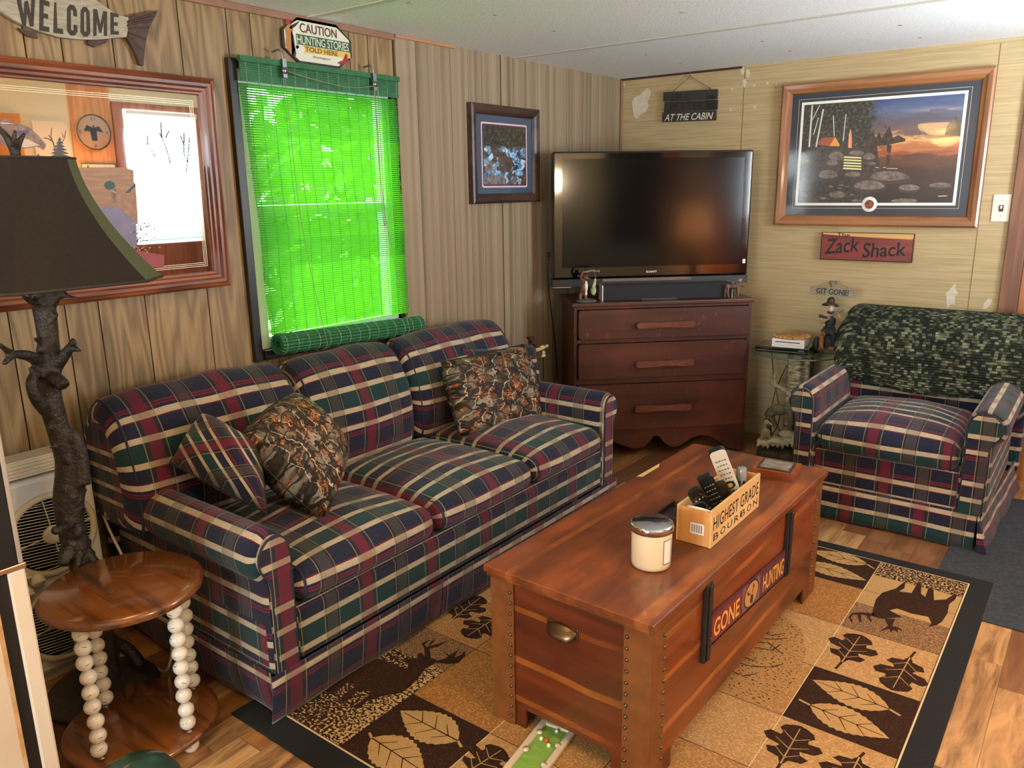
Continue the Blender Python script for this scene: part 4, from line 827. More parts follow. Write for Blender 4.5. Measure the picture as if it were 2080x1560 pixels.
# ------------------------------------------------------------------ pillows
def pillow(name, label, c, mat, th, group=None, uvs=.42, uvr=0., puff=.42, tuck=.05):
    A, B, C, D = [V(p) for p in c]; ctr = (A+B+C+D)/4; nrm = ((C-A).cross(D-B)).normalized()
    if nrm.dot(CAM-ctr) < 0: nrm = -nrm
    t = thing(name, label, 'pillow', ctr, 0, group); q = MB(); n = 18; rn = random.Random(len(label)); ph = rn.uniform(0, 6)
    def pt(a, b, sg):
        u, v = 2*a-1, 2*b-1; cu, cv = u*(1-tuck*(1-v*v)), v*(1-tuck*(1-u*u))
        aa, bb = (cu+1)/2, (cv+1)/2
        p = (A*(1-aa)+B*aa)*(1-bb)+(D*(1-aa)+C*aa)*bb
        h = th*(max(0, (1-u*u)*(1-v*v)))**puff; h *= 1+.10*math.sin(5*u+ph)*math.sin(4*v+2*ph)
        return p+nrm*h*sg
    cr, sr = math.cos(uvr), math.sin(uvr)
    uf = lambda a, b: ((a*cr-b*sr)*uvs+.03, (a*sr+b*cr)*uvs+.05)
    q.grid(lambda a, b: pt(a, b, 1), n, n, 0, uf); q.grid(lambda a, b: pt(a, b, -1), n, n, 0, uf)
    q.build('cover', mat, t, weld=True, norm=True)
    m_ = MB(); e = [pt(k/n, 0, 0) for k in range(n)]+[pt(1, k/n, 0) for k in range(n)]+[pt(1-k/n, 1, 0) for k in range(n)]+[pt(0, 1-k/n, 0) for k in range(n+1)]
    m_.tube(e, .003, 6, 0, False); m_.build('seam', P('dark_seam_cord', (40, 34, 34), .8), t); return t
pillow('throw_pillow', 'navy plaid throw pillow slumped in the sofa corner nearest the lamp', (atx(345, 940, -2.27), atx(412, 842, -2.33), atx(528, 905, -2.12), atx(542, 1042, -2.02)), PL, .11, 'sofa throw pillows', uvr=.75, uvs=.46, tuck=.0, puff=.34)
pillow('throw_pillow', 'camouflage throw pillow leaning on the plaid one at the lamp end of the sofa', (atx(484, 890, -2.15), atx(586, 802, -2.20), atx(704, 918, -2.02), atx(656, 1058, -1.93)), CAMO, .15, 'sofa throw pillows', uvr=.5, tuck=-.07, puff=.34, uvs=.5)
pillow('throw_pillow', 'navy plaid throw pillow hidden behind the camouflage one, television end of sofa', (atx(938, 708, -2.36), atx(1086, 698, -2.36), atx(1116, 842, -2.26), atx(952, 872, -2.30)), PL, .05, 'sofa throw pillows', uvr=.0)
pillow('throw_pillow', 'square camouflage throw pillow standing upright at the television end of the sofa', (atx(896, 735, -2.29), atx(1064, 699, -2.29), atx(1116, 862, -2.13), atx(934, 887, -2.15)), CAMO, .10, 'sofa throw pillows', uvr=.1, tuck=.02, puff=.34, uvs=.5)
# ------------------------------------------------------------------ armchair
ch = thing('armchair', 'navy plaid armchair with a green throw, by the light switch', 'armchair', (-.68, 4.05, 0))
YF = 3.60
fc = lambda l, d, z: V((l, YF+d, z))
m = MB(); m.box(-1.03, -.32, .015, .88, .16, .335, 0, fc); m.build('base', PL2, ch, bev=.02)
m = MB(); m.box(-.995, -.40, .008, .05, .155, .325, 0, fc, (.02, .06)); m.build('front_rail', PL2, ch, bev=.012)
rollarm('arm', -1.005, -1.135, -1, fc, .005, .80, PL2, ch, .612, .16, uo=.1)
rollarm('arm', -.400, -.245, 1, fc, .005, .80, PL2, ch, .612, .16, uo=.05)
stuffed('seat_cushion', rprof(-.005, .63, .315, .445, .05), -.995, -.408, fc, PL2, ch, er=.055, crown=.065, front=.02, uo=.08, vo=.12, pipe=PIPE, wr=.003, seed=3)
bc = [(.62, .42), (.605, .52), (.612, .62), (.63, .72), (.665, .80), (.72, .842), (.785, .85), (.85, .83), (.885, .77), (.89, .42)]
bc = [(p.x, p.z) for p in smoothpath([(a, 0, b) for a, b in bc], 3)]
stuffed('back_cushion', bc, -1.06, -.235, fc, PL2, ch, er=.06, crown=.02, front=.02, uo=.02, vo=.06, pipe=PIPE, seed=9)
m = MB(); m.box(-1.06, -.245, .86, .90, .10, .78, 0, fc); m.build('back_frame', PL2, ch, bev=.018)
skirt('skirt', ((-1.065, YF+.002), (-.318, YF+.002)), PL2, ch, .008, .165, .015, vo=.15, wave=.002)
skirt('skirt', ((-.300, YF+.015), (-.262, YF+.90)), PL2, ch, .008, .165, .03, uo=.05)
skirt('skirt', ((-1.065, YF+.89), (-1.065, YF+.015)), PL2, ch, .008, .165, .015)
m = MB()
q = [V((-.315, YF+.004, .155)), V((-.285, YF-.012, .07)), V((-.262, YF-.03, .012)), V((-.302, YF-.03, .012))]
m.add(q+[p+V((.004, .02, 0)) for p in q], [(0, 1, 2, 3), (4, 5, 6, 7), (0, 1, 5, 4), (1, 2, 6, 5), (2, 3, 7, 6), (3, 0, 4, 7)], 0, [(p.x*1., p.z) for p in q]*2); m.build('skirt_pleat', PL2, ch)
for x in (-1.01, -.34):
    for y in (YF+.06, YF+.82): m = MB(); m.box(x-.022, x+.022, y-.022, y+.022, .0, .165); m.build('foot', MC['dark_wood_foot'], ch)
# knitted throw over the chair back
t = thing('knit_throw', 'chunky green and black knitted throw draped over the armchair back', 'blanket', (-.65, 4.35, .86))
bp_ = [(.578, .525), (.580, .60), (.590, .70), (.625, .80), (.675, .862), (.74, .888), (.80, .888), (.87, .865), (.915, .80), (.922, .70), (.926, .60)]
bp_ = smoothpath([(a, 0, b) for a, b in bp_], 4)
al_ = [0]
for a, b in zip(bp_, bp_[1:]): al_.append(al_[-1]+(b-a).length)
def thr(a, b):
    k = b*(len(bp_)-1); i = min(int(k), len(bp_)-2); f = k-i; p = bp_[i]*(1-f)+bp_[i+1]*f
    l = -1.083+a*(.885)
    e = min(a, 1-a)*.885; sag = max(0, .06-e); z = p.z-sag*sag*14; d = p.x
    if b < .12: z += .018*math.sin(a*9+.5)*(1-b/.12)-.055*max(0, a-.45)*(1-b/.12)-.03*(1-b/.12)*max(0, .25-a)
    d += .008*math.sin(a*14+b*5)*(1 if b < .5 else .3)-.008*math.sin(a*5)
    if a < .12 and b < .5: d -= .05*(.12-a)/.12*(1-b*2)
    return fc(l+.012*math.sin(b*17)*(1 if a < .02 or a > .98 else 0), d, z)
m = MB(); m.grid(thr, 60, 50, 0, lambda a, b: (a*.885, b*al_[-1])); o = m.build('knit', KNIT, t); q = o.modifiers.new('t', 'SOLIDIFY'); q.thickness = .012; q.offset = 1
# ================================================================== RUG AND FLOOR MATS
rug = thing('area_rug', 'large cabin rug of tan and brown blocks with deer and leaves, black border', 'rug', (-1.06, 2.22, 0))
RZ = .0085
BLK = P('black_rug_border', (15, 15, 16), .95, (22, 22, 23), 90)
m = MB(); m.box(-1.92, -.205, 1.112, 3.322, .0005, RZ-.001, 0); m.build('border', BLK, rug, bev=.003)
T1 = speck('rug_tan', (172, 124, 72), (204, 158, 102), .56); T2 = speck('rug_gold', (160, 108, 56), (196, 144, 86), .55); T3 = speck('rug_sand', (184, 140, 88), (212, 172, 120), .56)
BR = speck('rug_brown', (56, 36, 26), (78, 52, 36), .6); CRM = speck('rug_cream_leaf', (192, 154, 100), (176, 132, 78), .62)
STP = speck('rug_stipple_brown_cream', (58, 38, 28), (222, 184, 128), .55, 120, .03); STD = speck('rug_stipple_deer', (58, 38, 28), (222, 184, 128), .57, 110, .03, (0, -.62, -.42, .14))
WEAVE = speck('rug_heather', (112, 82, 56), (170, 130, 88), .5, 200); STG = speck('rug_grass_knots', (184, 138, 84), (44, 28, 20), .615, 110, .03); LIN = P('rug_dark_line', (48, 30, 22), .95); LNC = P('rug_cream_line', (224, 196, 148), .95)
MATS = [T1, T2, T3, BR, CRM, STP, STD, WEAVE, STG, LIN, LNC]
frR = lambda a, b, c: V((a, b, RZ+c))
XS = [-1.84, -1.542, -1.237, -.905, -.597, -.286]; YS = [1.205, 1.495, 1.795, 2.058, 2.360, 2.660, 2.972, 3.250]
m = MB(); m.box(XS[0]-.006, XS[-1]+.006, YS[0]-.006, YS[-1]+.006, RZ-.003, RZ-.0004, 10)
def blk(i0, i1, j0, j1, mi): m.flat([(XS[i0], YS[j0]), (XS[i1], YS[j0]), (XS[i1], YS[j1]), (XS[i0], YS[j1])], 0, frR, mi)
def blk2(x0, x1, y0, y1, mi, c=.00012): m.flat([(x0, y0), (x1, y0), (x1, y1), (x0, y1)], c, frR, mi)
lay = {(0, 0): 6, (0, 1): 6, (0, 2): 0, (0, 3): 2, (0, 4): 1, (0, 5): 0, (0, 6): 2, (1, 0): 3, (1, 1): 1, (1, 2): 1, (1, 3): 0, (1, 4): 2, (1, 5): 0, (1, 6): 3, (2, 0): 2, (2, 1): 0, (2, 2): 2, (2, 3): 1, (2, 4): 0, (2, 5): 2, (2, 6): 0,
       (3, 0): 1, (3, 1): 0, (3, 2): 2, (3, 3): 0, (3, 4): 2, (3, 5): 1, (3, 6): 3, (4, 0): 3, (4, 1): 2, (4, 2): 2, (4, 3): 3, (4, 4): 2, (4, 5): 5, (4, 6): 5}
for (i, j), mi in lay.items(): blk(i, i+1, j, j+1, mi)
blk2(XS[4], XS[5], 2.660, 2.86, 7); blk2(XS[4], XS[5], 3.14, 3.25, 5); 
m.flat([(XS[4], 2.86), (XS[5], 2.86), (XS[5], 3.12), (XS[4], 3.12)], .00012, frR, 4)
blk2(XS[0], XS[1], 1.64, 1.795, 7)
for i in range(6): blk2(XS[i]-.0012, XS[i]+.0012, YS[0], YS[-1], 9 if i % 2 else 10, .0002)
for j in range(8): blk2(XS[0], XS[-1], YS[j]-.0012, YS[j]+.0012, 9, .0002)
F = lambda pts, ox, oy, s_: [(lambda q: (q.x, q.y))(atz(ox+x/s_, oy+y/s_, RZ)) for x, y in pts]
MO = lambda pts, mi, c=.0004: m.flat(F(pts, 1640, 1060, 4.727), c, frR, mi)
MO([(620, 880), (640, 800), (660, 740), (720, 680), (850, 640), (900, 600), (945, 572), (930, 640), (880, 668), (1000, 684), (1050, 600), (1080, 570), (1095, 620), (1090, 690), (1130, 722), (1160, 645), (1190, 632), (1212, 660), (1215, 752), (1330, 745), (1410, 695), (1440, 698), (1420, 745), (1362, 792), (1345, 880), (1290, 962), (1245, 990), (1160, 1012), (1190, 970), (1160, 912), (1000, 882), (860, 832), (790, 850), (860, 888), (912, 916), (830, 922), (720, 932), (640, 912)], 3)
MO([(640, 880), (500, 868), (430, 876), (395, 915), (425, 968), (432, 955), (418, 915), (440, 892), (480, 892), (498, 968), (520, 955), (512, 892), (560, 894), (608, 966), (618, 955), (600, 905), (640, 908)], 3)
MO([(740, 930), (775, 1000), (680, 1055), (785, 1028), (800, 1065), (830, 1035), (868, 1066), (870, 1032), (912, 1050), (890, 1022), (815, 1000), (845, 930)], 3)
DE = lambda pts, mi, c=.0004: m.flat(F(pts, 560, 1180, 4.106), c, frR, mi)
DE([(540, 560), (860, 650), (985, 690), (1070, 732), (1130, 708), (1085, 684), (1085, 650), (1180, 652), (1180, 612), (1215, 598), (1250, 640), (1335, 652), (1330, 684), (1250, 735), (1200, 795), (1120, 885), (1050, 935), (880, 965), (760, 1008), (690, 1070), (630, 1050), (740, 990), (800, 925), (690, 915), (600, 995), (530, 1015), (560, 955), (680, 870), (600, 850), (470, 950), (420, 940), (400, 700)], 3)
DE([(1245, 645), (1238, 560), (1212, 522), (1292, 488), (1242, 532), (1262, 555), (1300, 500), (1332, 493), (1284, 545), (1432, 503), (1350, 552), (1284, 565), (1295, 648)], 3)
DE([(1330, 668), (1400, 652), (1438, 632), (1402, 592), (1450, 620), (1474, 606), (1520, 575), (1492, 640), (1548, 618), (1580, 580), (1580, 632), (1522, 685), (1440, 694), (1340, 684)], 3)
def leafpoly(base, tip, wd, kind, mi, mv, ox, oy, s_, stem=None):
    b, t = [V(q) for q in F([base, tip], ox, oy, s_)]; ax = t-b; Ln = ax.length; ax.normalize(); n = V((-ax.y, ax.x)); wm = wd
    g = lambda u, v: tuple(b+ax*u*Ln+n*v*wm)
    if kind == 'oak': half = [(0, .03), (.12, .10), (.16, .34), (.28, .42), (.32, .25), (.40, .20), (.44, .48), (.56, .60), (.66, .50), (.64, .28), (.72, .26), (.80, .36), (.90, .30), (.97, .14), (1, 0)]
    else: half = [(0, 0)]+[(k/22, .5*math.sin(math.pi*(k/22)**.8)*(1+.05*(-1)**k)) for k in range(1, 22)]+[(1, 0)]
    m.flat([g(u, v) for u, v in half]+[g(u, -v) for u, v in reversed(half[:-1])], .0004, frR, mi)
    def ln(u0, v0, u1, v1, w_=.0022):
        p, q = V(g(u0, v0)), V(g(u1, v1)); d = (q-p).normalized(); e = V((-d.y, d.x))*w_
        m.flat([tuple(p+e), tuple(q+e*.6), tuple(q-e*.6), tuple(p-e)], .0006, frR, mv)
    ln(.0, 0, .93, 0)
    for u, v in ((.18, .3), (.40, .42), (.62, .34)):
        for sg in (1, -1): ln(u-.02, 0, u+.14, v*sg*(.8 if kind == 'oak' else .9), .0016)
    if stem:
        q = V(F([stem], ox, oy, s_)[0]); d = (q-b).normalized(); e = V((-d.y, d.x))*.004; m.flat([tuple(b+e), tuple(q+e), tuple(q-e), tuple(b-e)], .0004, frR, mi)
c2_ = (1340, 1060, 2.811)
leafpoly((1040, 800), (1150, 645), .135, 'oak', 3, 4, *c2_, stem=(1003, 840)); leafpoly((1430, 775), (1325, 962), .135, 'oak', 3, 4, *c2_, stem=(1460, 742))
leafpoly((690, 1380), (810, 1168), .135, 'oak', 3, 4, *c2_, stem=(650, 1440)); leafpoly((1140, 1345), (1040, 1540), .135, 'oak', 3, 4, *c2_, stem=(1170, 1318))
leafpoly((1312, 1070), (872, 902), .12, 'oval', 4, 3, *c2_, stem=(1375, 1108)); leafpoly((858, 1046), (1312, 1238), .12, 'oval', 4, 3, *c2_, stem=(795, 1014))
leafpoly((1185, 243), (860, 162), .105, 'oval', 4, 3, *c2_, stem=(1225, 268)); leafpoly((820, 228), (1182, 336), .105, 'oval', 4, 3, *c2_)
c1_ = (560, 1180, 4.106)
leafpoly((1520, 1335), (1038, 1082), .13, 'oval', 4, 3, *c1_, stem=(1550, 1388)); leafpoly((800, 1310), (1245, 1600), .13, 'oval', 4, 3, *c1_, stem=(782, 1266))
leafpoly((1850, 300), (1580, 470), .13, 'oak', 3, 4, *c1_); leafpoly((1470, 320), (1720, 130), .125, 'oak', 3, 4, *c1_); leafpoly((1590, 1600), (1900, 1400), .13, 'oak', 3, 4, *c1_)
m.flat([(-.88, 2.08), (-.66, 2.06), (-.62, 2.2), (-.64, 2.42), (-.7, 2.56), (-.8, 2.62), (-.9, 2.6)], .0003, frR, 8)
for pts in ([(530, 660), (600, 668), (660, 672), (730, 664)], [(560, 615), (640, 650), (700, 640)], [(540, 690), (620, 690), (700, 755)], [(430, 800), (520, 825), (640, 830), (705, 812)], [(400, 850), (480, 880), (550, 868)], [(560, 720), (640, 735), (690, 700)], [(470, 770), (560, 800)]):
    q = [V(p) for p in F(pts, *c2_)]
    for a, b in zip(q, q[1:]):
        d = (b-a).normalized(); e = V((-d.y, d.x))*.003; m.flat([tuple(a+e), tuple(b+e*.6), tuple(b-e*.6), tuple(a-e)], .0007, frR, 9)
m.build('pile', MATS, rug, norm=False)
MATG = P('charcoal_carpet_pile', (40, 44, 50), .95, (58, 64, 72), 60, bump=.5, bscale=300)
m = MB(); m.box(-.40, .85, 2.99, 4.35, .0002, .007); tag(m.build('floor_mat', MATG, bev=.003), 'charcoal carpet mat on the floor under the armchair corner by the door', 'mat')
# ================================================================== CEDAR TRUNK
tk = thing('cedar_trunk', 'red cedar blanket chest with studded corners used as a coffee table', 'trunk', (-1.013, 2.208, RZ), math.radians(-1.0))
TM = PM[tk.name]; ft = lambda a, b, c: TM @ V((a, b, c))
zt = .495-RZ; hw, hl = .250, .642
CED = cedar('cedar_end_shaded', [(.37, .010), (.212, .012), (.088, .010)], (72, 29, 11), (168, 92, 34), axis=0); CEDS = cedar('cedar_side_lit', [(.405, .012), (.285, .010), (.135, .012)], (100, 43, 15), (184, 106, 44), axis=1); CEDT = cedar('cedar_lid_lit', [(.235, .022), (-.175, .012)], (100, 48, 18), (184, 104, 44), 1, True, .35)  # one cedar: shaded end darker, lit side and lid brighter in the colour
m = MB(); fbx = lambda *a: m.box(*a, fr=ft)
m.box(-hw, hw, -hl, hl, .062, zt-.025, 0, ft); b = m.build('body', [CED], tk, bev=.002)
for sg in (1, -1):
    m = MB(); m.box(sg*hw-.004, sg*hw+.004, -hl+.006, hl-.006, .062, zt-.026, 0, ft); m.build('side_board', CEDS, tk, bev=.001)
m = MB(); m.box(-.268, .268, -.665, .665, zt-.022, zt, 0, ft); m.box(-.262, .262, -.659, .659, zt-.034, zt-.022, 0, ft); lid = m.build('lid', CEDT, tk, bev=.004)
for sx in (-1, 1):
    for sy in (-1, 1):
        m = MB(); m.box(sx*hw-.004 if sx > 0 else -hw-.004, sx*hw+.004 if sx > 0 else -hw+.004, sy*hl-.12 if sy > 0 else -hl, sy*hl if sy > 0 else -hl+.12, .0, .064, 0, ft); m.box(sx*hw-.11 if sx > 0 else -hw, sx*hw if sx > 0 else -hw+.11, sy*hl-.008 if sy > 0 else -hl, sy*hl if sy > 0 else -hl+.008, .0, .064, 0, ft); m.build('foot', CED, tk, bev=.002)
RAIL = P('tooled_brown_corner_strip', (112, 64, 28), .45, (136, 80, 36), 14, coat=.2); STUD = P('antique_brass_stud', (112, 96, 76), .35, metal=.9)
STUD0 = None
for sx in (-1, 1):
    for sy in (-1, 1):
        m = MB(); x0, y0 = sx*(hw+.005), sy*(hl+.002)
        m.box(min(x0, x0-sx*.006), max(x0, x0-sx*.006), min(y0, y0-sy*.068), max(y0, y0-sy*.068), .002, zt-.034, 0, ft); m.box(min(x0, x0-sx*.080), max(x0, x0-sx*.080), min(y0, y0+sy*.005), max(y0, y0+sy*.005), .002, zt-.034, 0, ft)
        r_ = m.build('corner_strip', RAIL, tk, bev=.001)
        if sx < 0 < sy: continue
        for k in range(13):
            for px, py in ((x0+sx*.001, y0-sy*.058), (x0-sx*.070, y0+sy*.006)):
                if (sy > 0 and py == y0+sy*.006) or (sx < 0 and px == x0+sx*.001): continue
                z = .03+k*.0325
                if STUD0 is None:
                    m = MB(); m.ell(TM.translation, .0055, None, 8, 0, 5); STUD0 = m.build('stud', STUD, r_); q_ = STUD0
                else: q_ = STUD0.copy(); COL.objects.link(q_); q_.parent = r_
                q_.location = (px, py, z)
BLW = P('black_painted_batten', (26, 23, 20), .5, (44, 38, 32), 25)
for y, z0, z1 in ((-.348, .225, .462), (.283, .222, .455)):
    m = MB(); m.box(hw+.004, hw+.018, y-.018, y+.018, z0, z1, 0, ft); m.box(hw+.018, hw+.023, y-.009, y+.012, z0+.004, z1-.004, 0, ft); o = m.build('batten', BLW, tk, bev=.003)
    m = MB(); m.ell(ft(hw+.022, y+.006, z0+.012), .004, None, 8, 0, 5); m.build('screw', STUD, o); m = MB(); m.ell(ft(hw+.022, y+.006, z0+.07), .004, None, 8, 0, 5); m.build('screw', STUD, o)
hp = aty(1148, 1283, 2.208-.648); hx, hz_ = hp.x+1.013, hp.z-RZ
m = MB(); m.grid(lambda a, b: ft(hx-.046*math.cos(math.pi*a)*(1-.15*b*b), -hl-.003-.026*math.sin(b*math.pi/2)*math.sin(math.pi*a)**.5, (hz_+.022*math.sin(math.pi*a)**.6-.004)*(1-b)+(hz_-.018)*b), 16, 8); o = m.build('cup_pull', P('dark_bronze_pull', (112, 88, 62), .3, metal=.9), tk); q = o.modifiers.new('t', 'SOLIDIFY'); q.thickness = .003
m = MB(); m.box(hx-.05, hx+.05, -hl-.004, -hl, hz_-.020, hz_+.016, 0, ft); m.build('pull_plate', MC['dark_bronze_pull'], tk, bev=.002)
m = MB(); m.flat([(-.264, .19), (-.245, .20), (-.247, .33), (-.262, .36)], zt+.0006, lambda a, b, c: ft(a, b, c)); m.build('worn_edge', P('bare_pale_wood', (224, 186, 120), .7), lid)
# sign on the trunk
sg_ = thing('hunting_sign', 'GONE HUNTING metal sign hung between the black battens of the trunk', 'sign', (-.757, 2.18, .29), math.radians(-1))
SX = -1.013+hw+.006; fS = lambda a, b, c: V((SX+c+.0175*(a-2.208)*1, a, b))
pz = [(1.884, .268), (2.470, .236), (2.470, .327), (1.884, .358)]
m = MB(); m.prism(pz, .001, .006, fS); m.build('plate', P('dark_plum_enamel', (74, 40, 56), .5, (96, 50, 64), 30), sg_, bev=.001)
zS = lambda u, v: (pz[0][0]+(pz[1][0]-pz[0][0])*u, (pz[0][1]*(1-u)+pz[1][1]*u)*(1-v)+(pz[3][1]*(1-u)+pz[2][1]*u)*v)
m = MB(); m.flat([zS(0, .04), zS(.365, .04), zS(.365, .9), zS(0, .9)], .0064, fS, 0); m.flat([zS(.63, .06), zS(.995, .06), zS(.995, .9), zS(.63, .9)], .0064, fS, 1); m.flat([zS(.375, .05), zS(.62, .05), zS(.62, .95), zS(.375, .95)], .0064, fS, 2)
cc_ = zS(.5, .5)
for r_, mi, c in ((.043, 3, .0067), (.039, 4, .0069)): m.flat([(cc_[0]+r_*1.35*math.cos(k*math.pi/12), cc_[1]+r_*math.sin(k*math.pi/12)) for k in range(24)], c, fS, mi)
BK_ = lambda pts, mi: m.flat([(cc_[0]+x*.05, cc_[1]+y*.04) for x, y in pts], .0072, fS, mi)
BK_([(-.12, -.1), (.1, -.05), (.3, -.3), (.25, -.85), (-.1, -.8), (-.2, -.5)], 5); BK_([(-.05, -.5), (.08, -.5), (.05, -.85), (-.06, -.8)], 6); BK_([(-.15, 0), (-.6, .1), (-.75, .5), (-.62, .5), (-.5, .2), (-.1, .08)], 5); BK_([(.05, 0), (.2, .4), (.15, .8), (.28, .8), (.35, .4), (.15, 0)], 5); BK_([(-.5, .15), (-.5, .45), (-.42, .45), (-.42, .15)], 5); BK_([(.28, .4), (.5, .6), (.52, .52), (.34, .34)], 5)
for st, u0, u1, v0, v1 in (('GONE', .03, .34, .14, .78), ('HUNTING', .66, .975, .14, .78)):
    vs, fs_ = txt(st, offset=.02); m.add([fS(*zS(u0+(u1-u0)*p[0], v0+(v1-v0)*p[1]), .0074) for p in vs], fs_, 7)
m.build('printed_face', [P('enamel_maroon', (132, 44, 52), .5), P('enamel_plum', (104, 46, 66), .5), P('enamel_grey', (126, 96, 92), .5), P('ring_black', (30, 22, 20), .5), P('ring_tan', (202, 150, 92), .5), P('buck_brown', (70, 48, 32), .5), P('buck_white', (224, 214, 190), .5), P('letter_yellow', (236, 178, 84), .5)], sg_)
m = MB()
for k in range(44): u = (k+.5)/44; a, b = zS(u, 0); m.ell(fS(a, b-.003, .005), (.003, .005, .004), None, 6, 0, 4)
m.build('chain_edge', P('black_chain', (24, 20, 18), .5, metal=.5), sg_)
# ------------------------------------------------------------------ things on the trunk
ZT = .4955
cn = atz(1322, 1146, ZT)
t = thing('jar_candle', 'cream jar candle with a polished metal lid, nearest end of the trunk', 'candle', (cn.x, cn.y, ZT))
WAX = N('cream_frosted_glass'); WAX = WAX.fin((236, 214, 176), .22, 0, .5, Subsurface_Weight=.25, Subsurface_Radius=(.03, .02, .01))
m = MB(); m.lathe([(.0, 0), (.046, 0), (.053, .004), (.0545, .014), (.0555, .102), (.054, .106), (0, .106)], 40, (cn.x, cn.y, ZT)); m.build('jar', WAX, t)
m = MB(); m.lathe([(.0, .127), (.054, .127), (.0585, .125), (.0595, .121), (.0595, .107), (.0565, .1065)], 40, (cn.x, cn.y, ZT), cap=False); m.build('lid', CHROME, t)
a0_ = math.atan2(-cn.y, -cn.x); m = MB()
def lb(a, b, r=.0562): an = a0_+.62+a*.55; return V((cn.x+r*math.cos(an), cn.y+r*math.sin(an), ZT+.022+b*.070))
m.grid(lambda a, b: lb(a, b), 8, 1, 0); 
for a, b, c_, d in ((0, .05, 0, 1), (.95, 1, 0, 1), (0, 1, 0, .03), (0, 1, .97, 1)): m.grid(lambda u, v: lb(a+(b-a)*u, c_+(d-c_)*v, .0566), 6, 1, 1)
m.build('label', [PAPERW, P('label_black_line', (40, 38, 36), .6)], t)
ct = thing('wooden_crate', 'small pale wooden crate printed with black lettering, holding remote controls', 'crate', (-.873, 2.193, ZT))
PLY = wood('pale_pine_crate', (232, 196, 136), (214, 168, 104), 1, .55, rings=18); PLYE = wood('pine_crate_end', (220, 160, 92), (200, 134, 70), 2, .55, rings=18)
cx0, cx1, cy0, cy1, cz0, cz1 = -.928, -.818, 2.003, 2.384, ZT, ZT+.112
for nm, bx, mt in (('side', (cx0, cx0+.008, cy0+.001, cy1-.001, cz0, cz1), PLY), ('side', (cx1-.008, cx1, cy0-.001, cy1+.001, cz0, cz1+.003), PLY), ('end', (cx0+.008, cx1-.008, cy0, cy0+.009, cz0, cz1-.004), PLYE), ('end', (cx0+.008, cx1-.008, cy1-.009, cy1, cz0, cz1), PLYE), ('bottom', (cx0+.008, cx1-.008, cy0+.009, cy1-.009, cz0+.001, cz0+.008), PLY)):
    m = MB(); m.box(*bx); o = m.build(nm, mt, ct, bev=.0015)
fC = lambda a, b, c: V((cx1+c, a, b))
m = MB(); m.text('HIGHEST GRADE', cy0+.012, cz0+.050, .356, .042, .0006, fC, 0, offset=.004, spacing=1.08)
for k, chh in enumerate('BOURBON'): m.text(chh, cy0+.016+k*.052, cz0+.016, .036, .022, .0006, fC, 1, offset=.008)
m.build('lettering', [P('crate_black_ink', (34, 32, 30), .7), P('crate_brown_ink', (76, 48, 34), .7)], ct)
fE = lambda a, b, c: V((a, cy0-c, b)); m = MB(); m.flat(rr2(cx0+.045, cx0+.088, cz0+.034, cz0+.068, .003), .0005, fE, 0)
for k in range(14):
    x = cx0+.050+k*.0024; m.flat([(x, cz0+.039), (x+.0006+.0012*(k % 3 == 0), cz0+.039), (x+.0006+.0012*(k % 3 == 0), cz0+.063), (x, cz0+.063)], .0008, fE, 1)
m.build('barcode_sticker', [PAPERW, P('barcode_ink', (90, 70, 64), .7)], ct)
def along(x, y, pb, Ln, far=True):
    d = ray(x, y).normalized(); oc = CAM-V(pb); b = oc.dot(d); c = oc.dot(oc)-Ln*Ln; D = b*b-c
    return CAM+d*(-b+(1 if far else -1)*math.sqrt(max(D, 0)))
def remote(label, pb, pt, wd, th, mats, rows, cols, r=.3, btn=.0035, face=1, top=.0, extra=None, flip=False):
    pb, pt = V(pb), V(pt); a = (pt-pb); Ln = a.length; a.normalize(); vw = (CAM-(pb+pt)/2).normalized()
    e = a.cross(vw).normalized(); n = e.cross(a).normalized(); n = n if n.dot(vw) > 0 else -n
    t = thing('remote_control', label, 'remote control', pb, 0, 'remote controls in the crate'); f3 = lambda u, v, c: pb+e*u+a*v+n*c
    m_ = MB(); m_.prism(rr2(-wd/2, wd/2, 0, Ln, wd*r), -th, 0, f3, 0, 1); bd = m_.build('body', mats[:2], t, bev=th*.25)
    if face == 1 and len(mats) > 3: m_ = MB(); m_.prism(rr2(-wd/2+.004, wd/2-.004, .006, Ln-.006, wd*r*.8), 0, .0008, f3, 0); m_.build('face_plate', mats[3], t)
    m_ = MB()
    for i in range(rows):
        for j in range(cols):
            u = (j-(cols-1)/2)*wd*.72/cols; v = Ln*(.12+top+.76*(i+.5)/rows*(1-top)); bs = btn*(1 if (i+j) % 3 else .75)
            m_.prism(rr2(u-bs, u+bs, v-bs*.75, v+bs*.75, bs*.5, 2), .0008, .0022, f3, 0)
    if rows: m_.build('keypad', mats[2], t)
    if extra: extra(t, f3, wd, Ln)
    return t
SILV = P('silver_plastic', (226, 218, 204), .35); KEYG = P('grey_keys', (120, 116, 112), .5); KEYW = P('pale_keys', (130, 140, 140), .5)
def ring(t, f3, wd, Ln):
    m_ = MB(); m_.prism([(.016*math.cos(k*math.pi/12), Ln*.46+.016*math.sin(k*math.pi/12)) for k in range(24)], .001, .0026, f3, 0); o = m_.build('select_ring', BLACKM, t)
    m_ = MB(); m_.prism([(.009*math.cos(k*math.pi/8), Ln*.46+.009*math.sin(k*math.pi/8)) for k in range(16)], .0026, .004, f3, 0); m_.build('select_button', P('yellow_button', (232, 184, 80), .4), o)
    m_ = MB(); m_.prism(rr2(-.018, -.008, Ln*.10, Ln*.24, .004), .001, .003, f3, 0); m_.build('volume_rocker', BLACKM, t); m_ = MB(); m_.prism(rr2(.008, .018, Ln*.10, Ln*.24, .004), .001, .003, f3, 0); m_.build('channel_rocker', BLACKM, t)
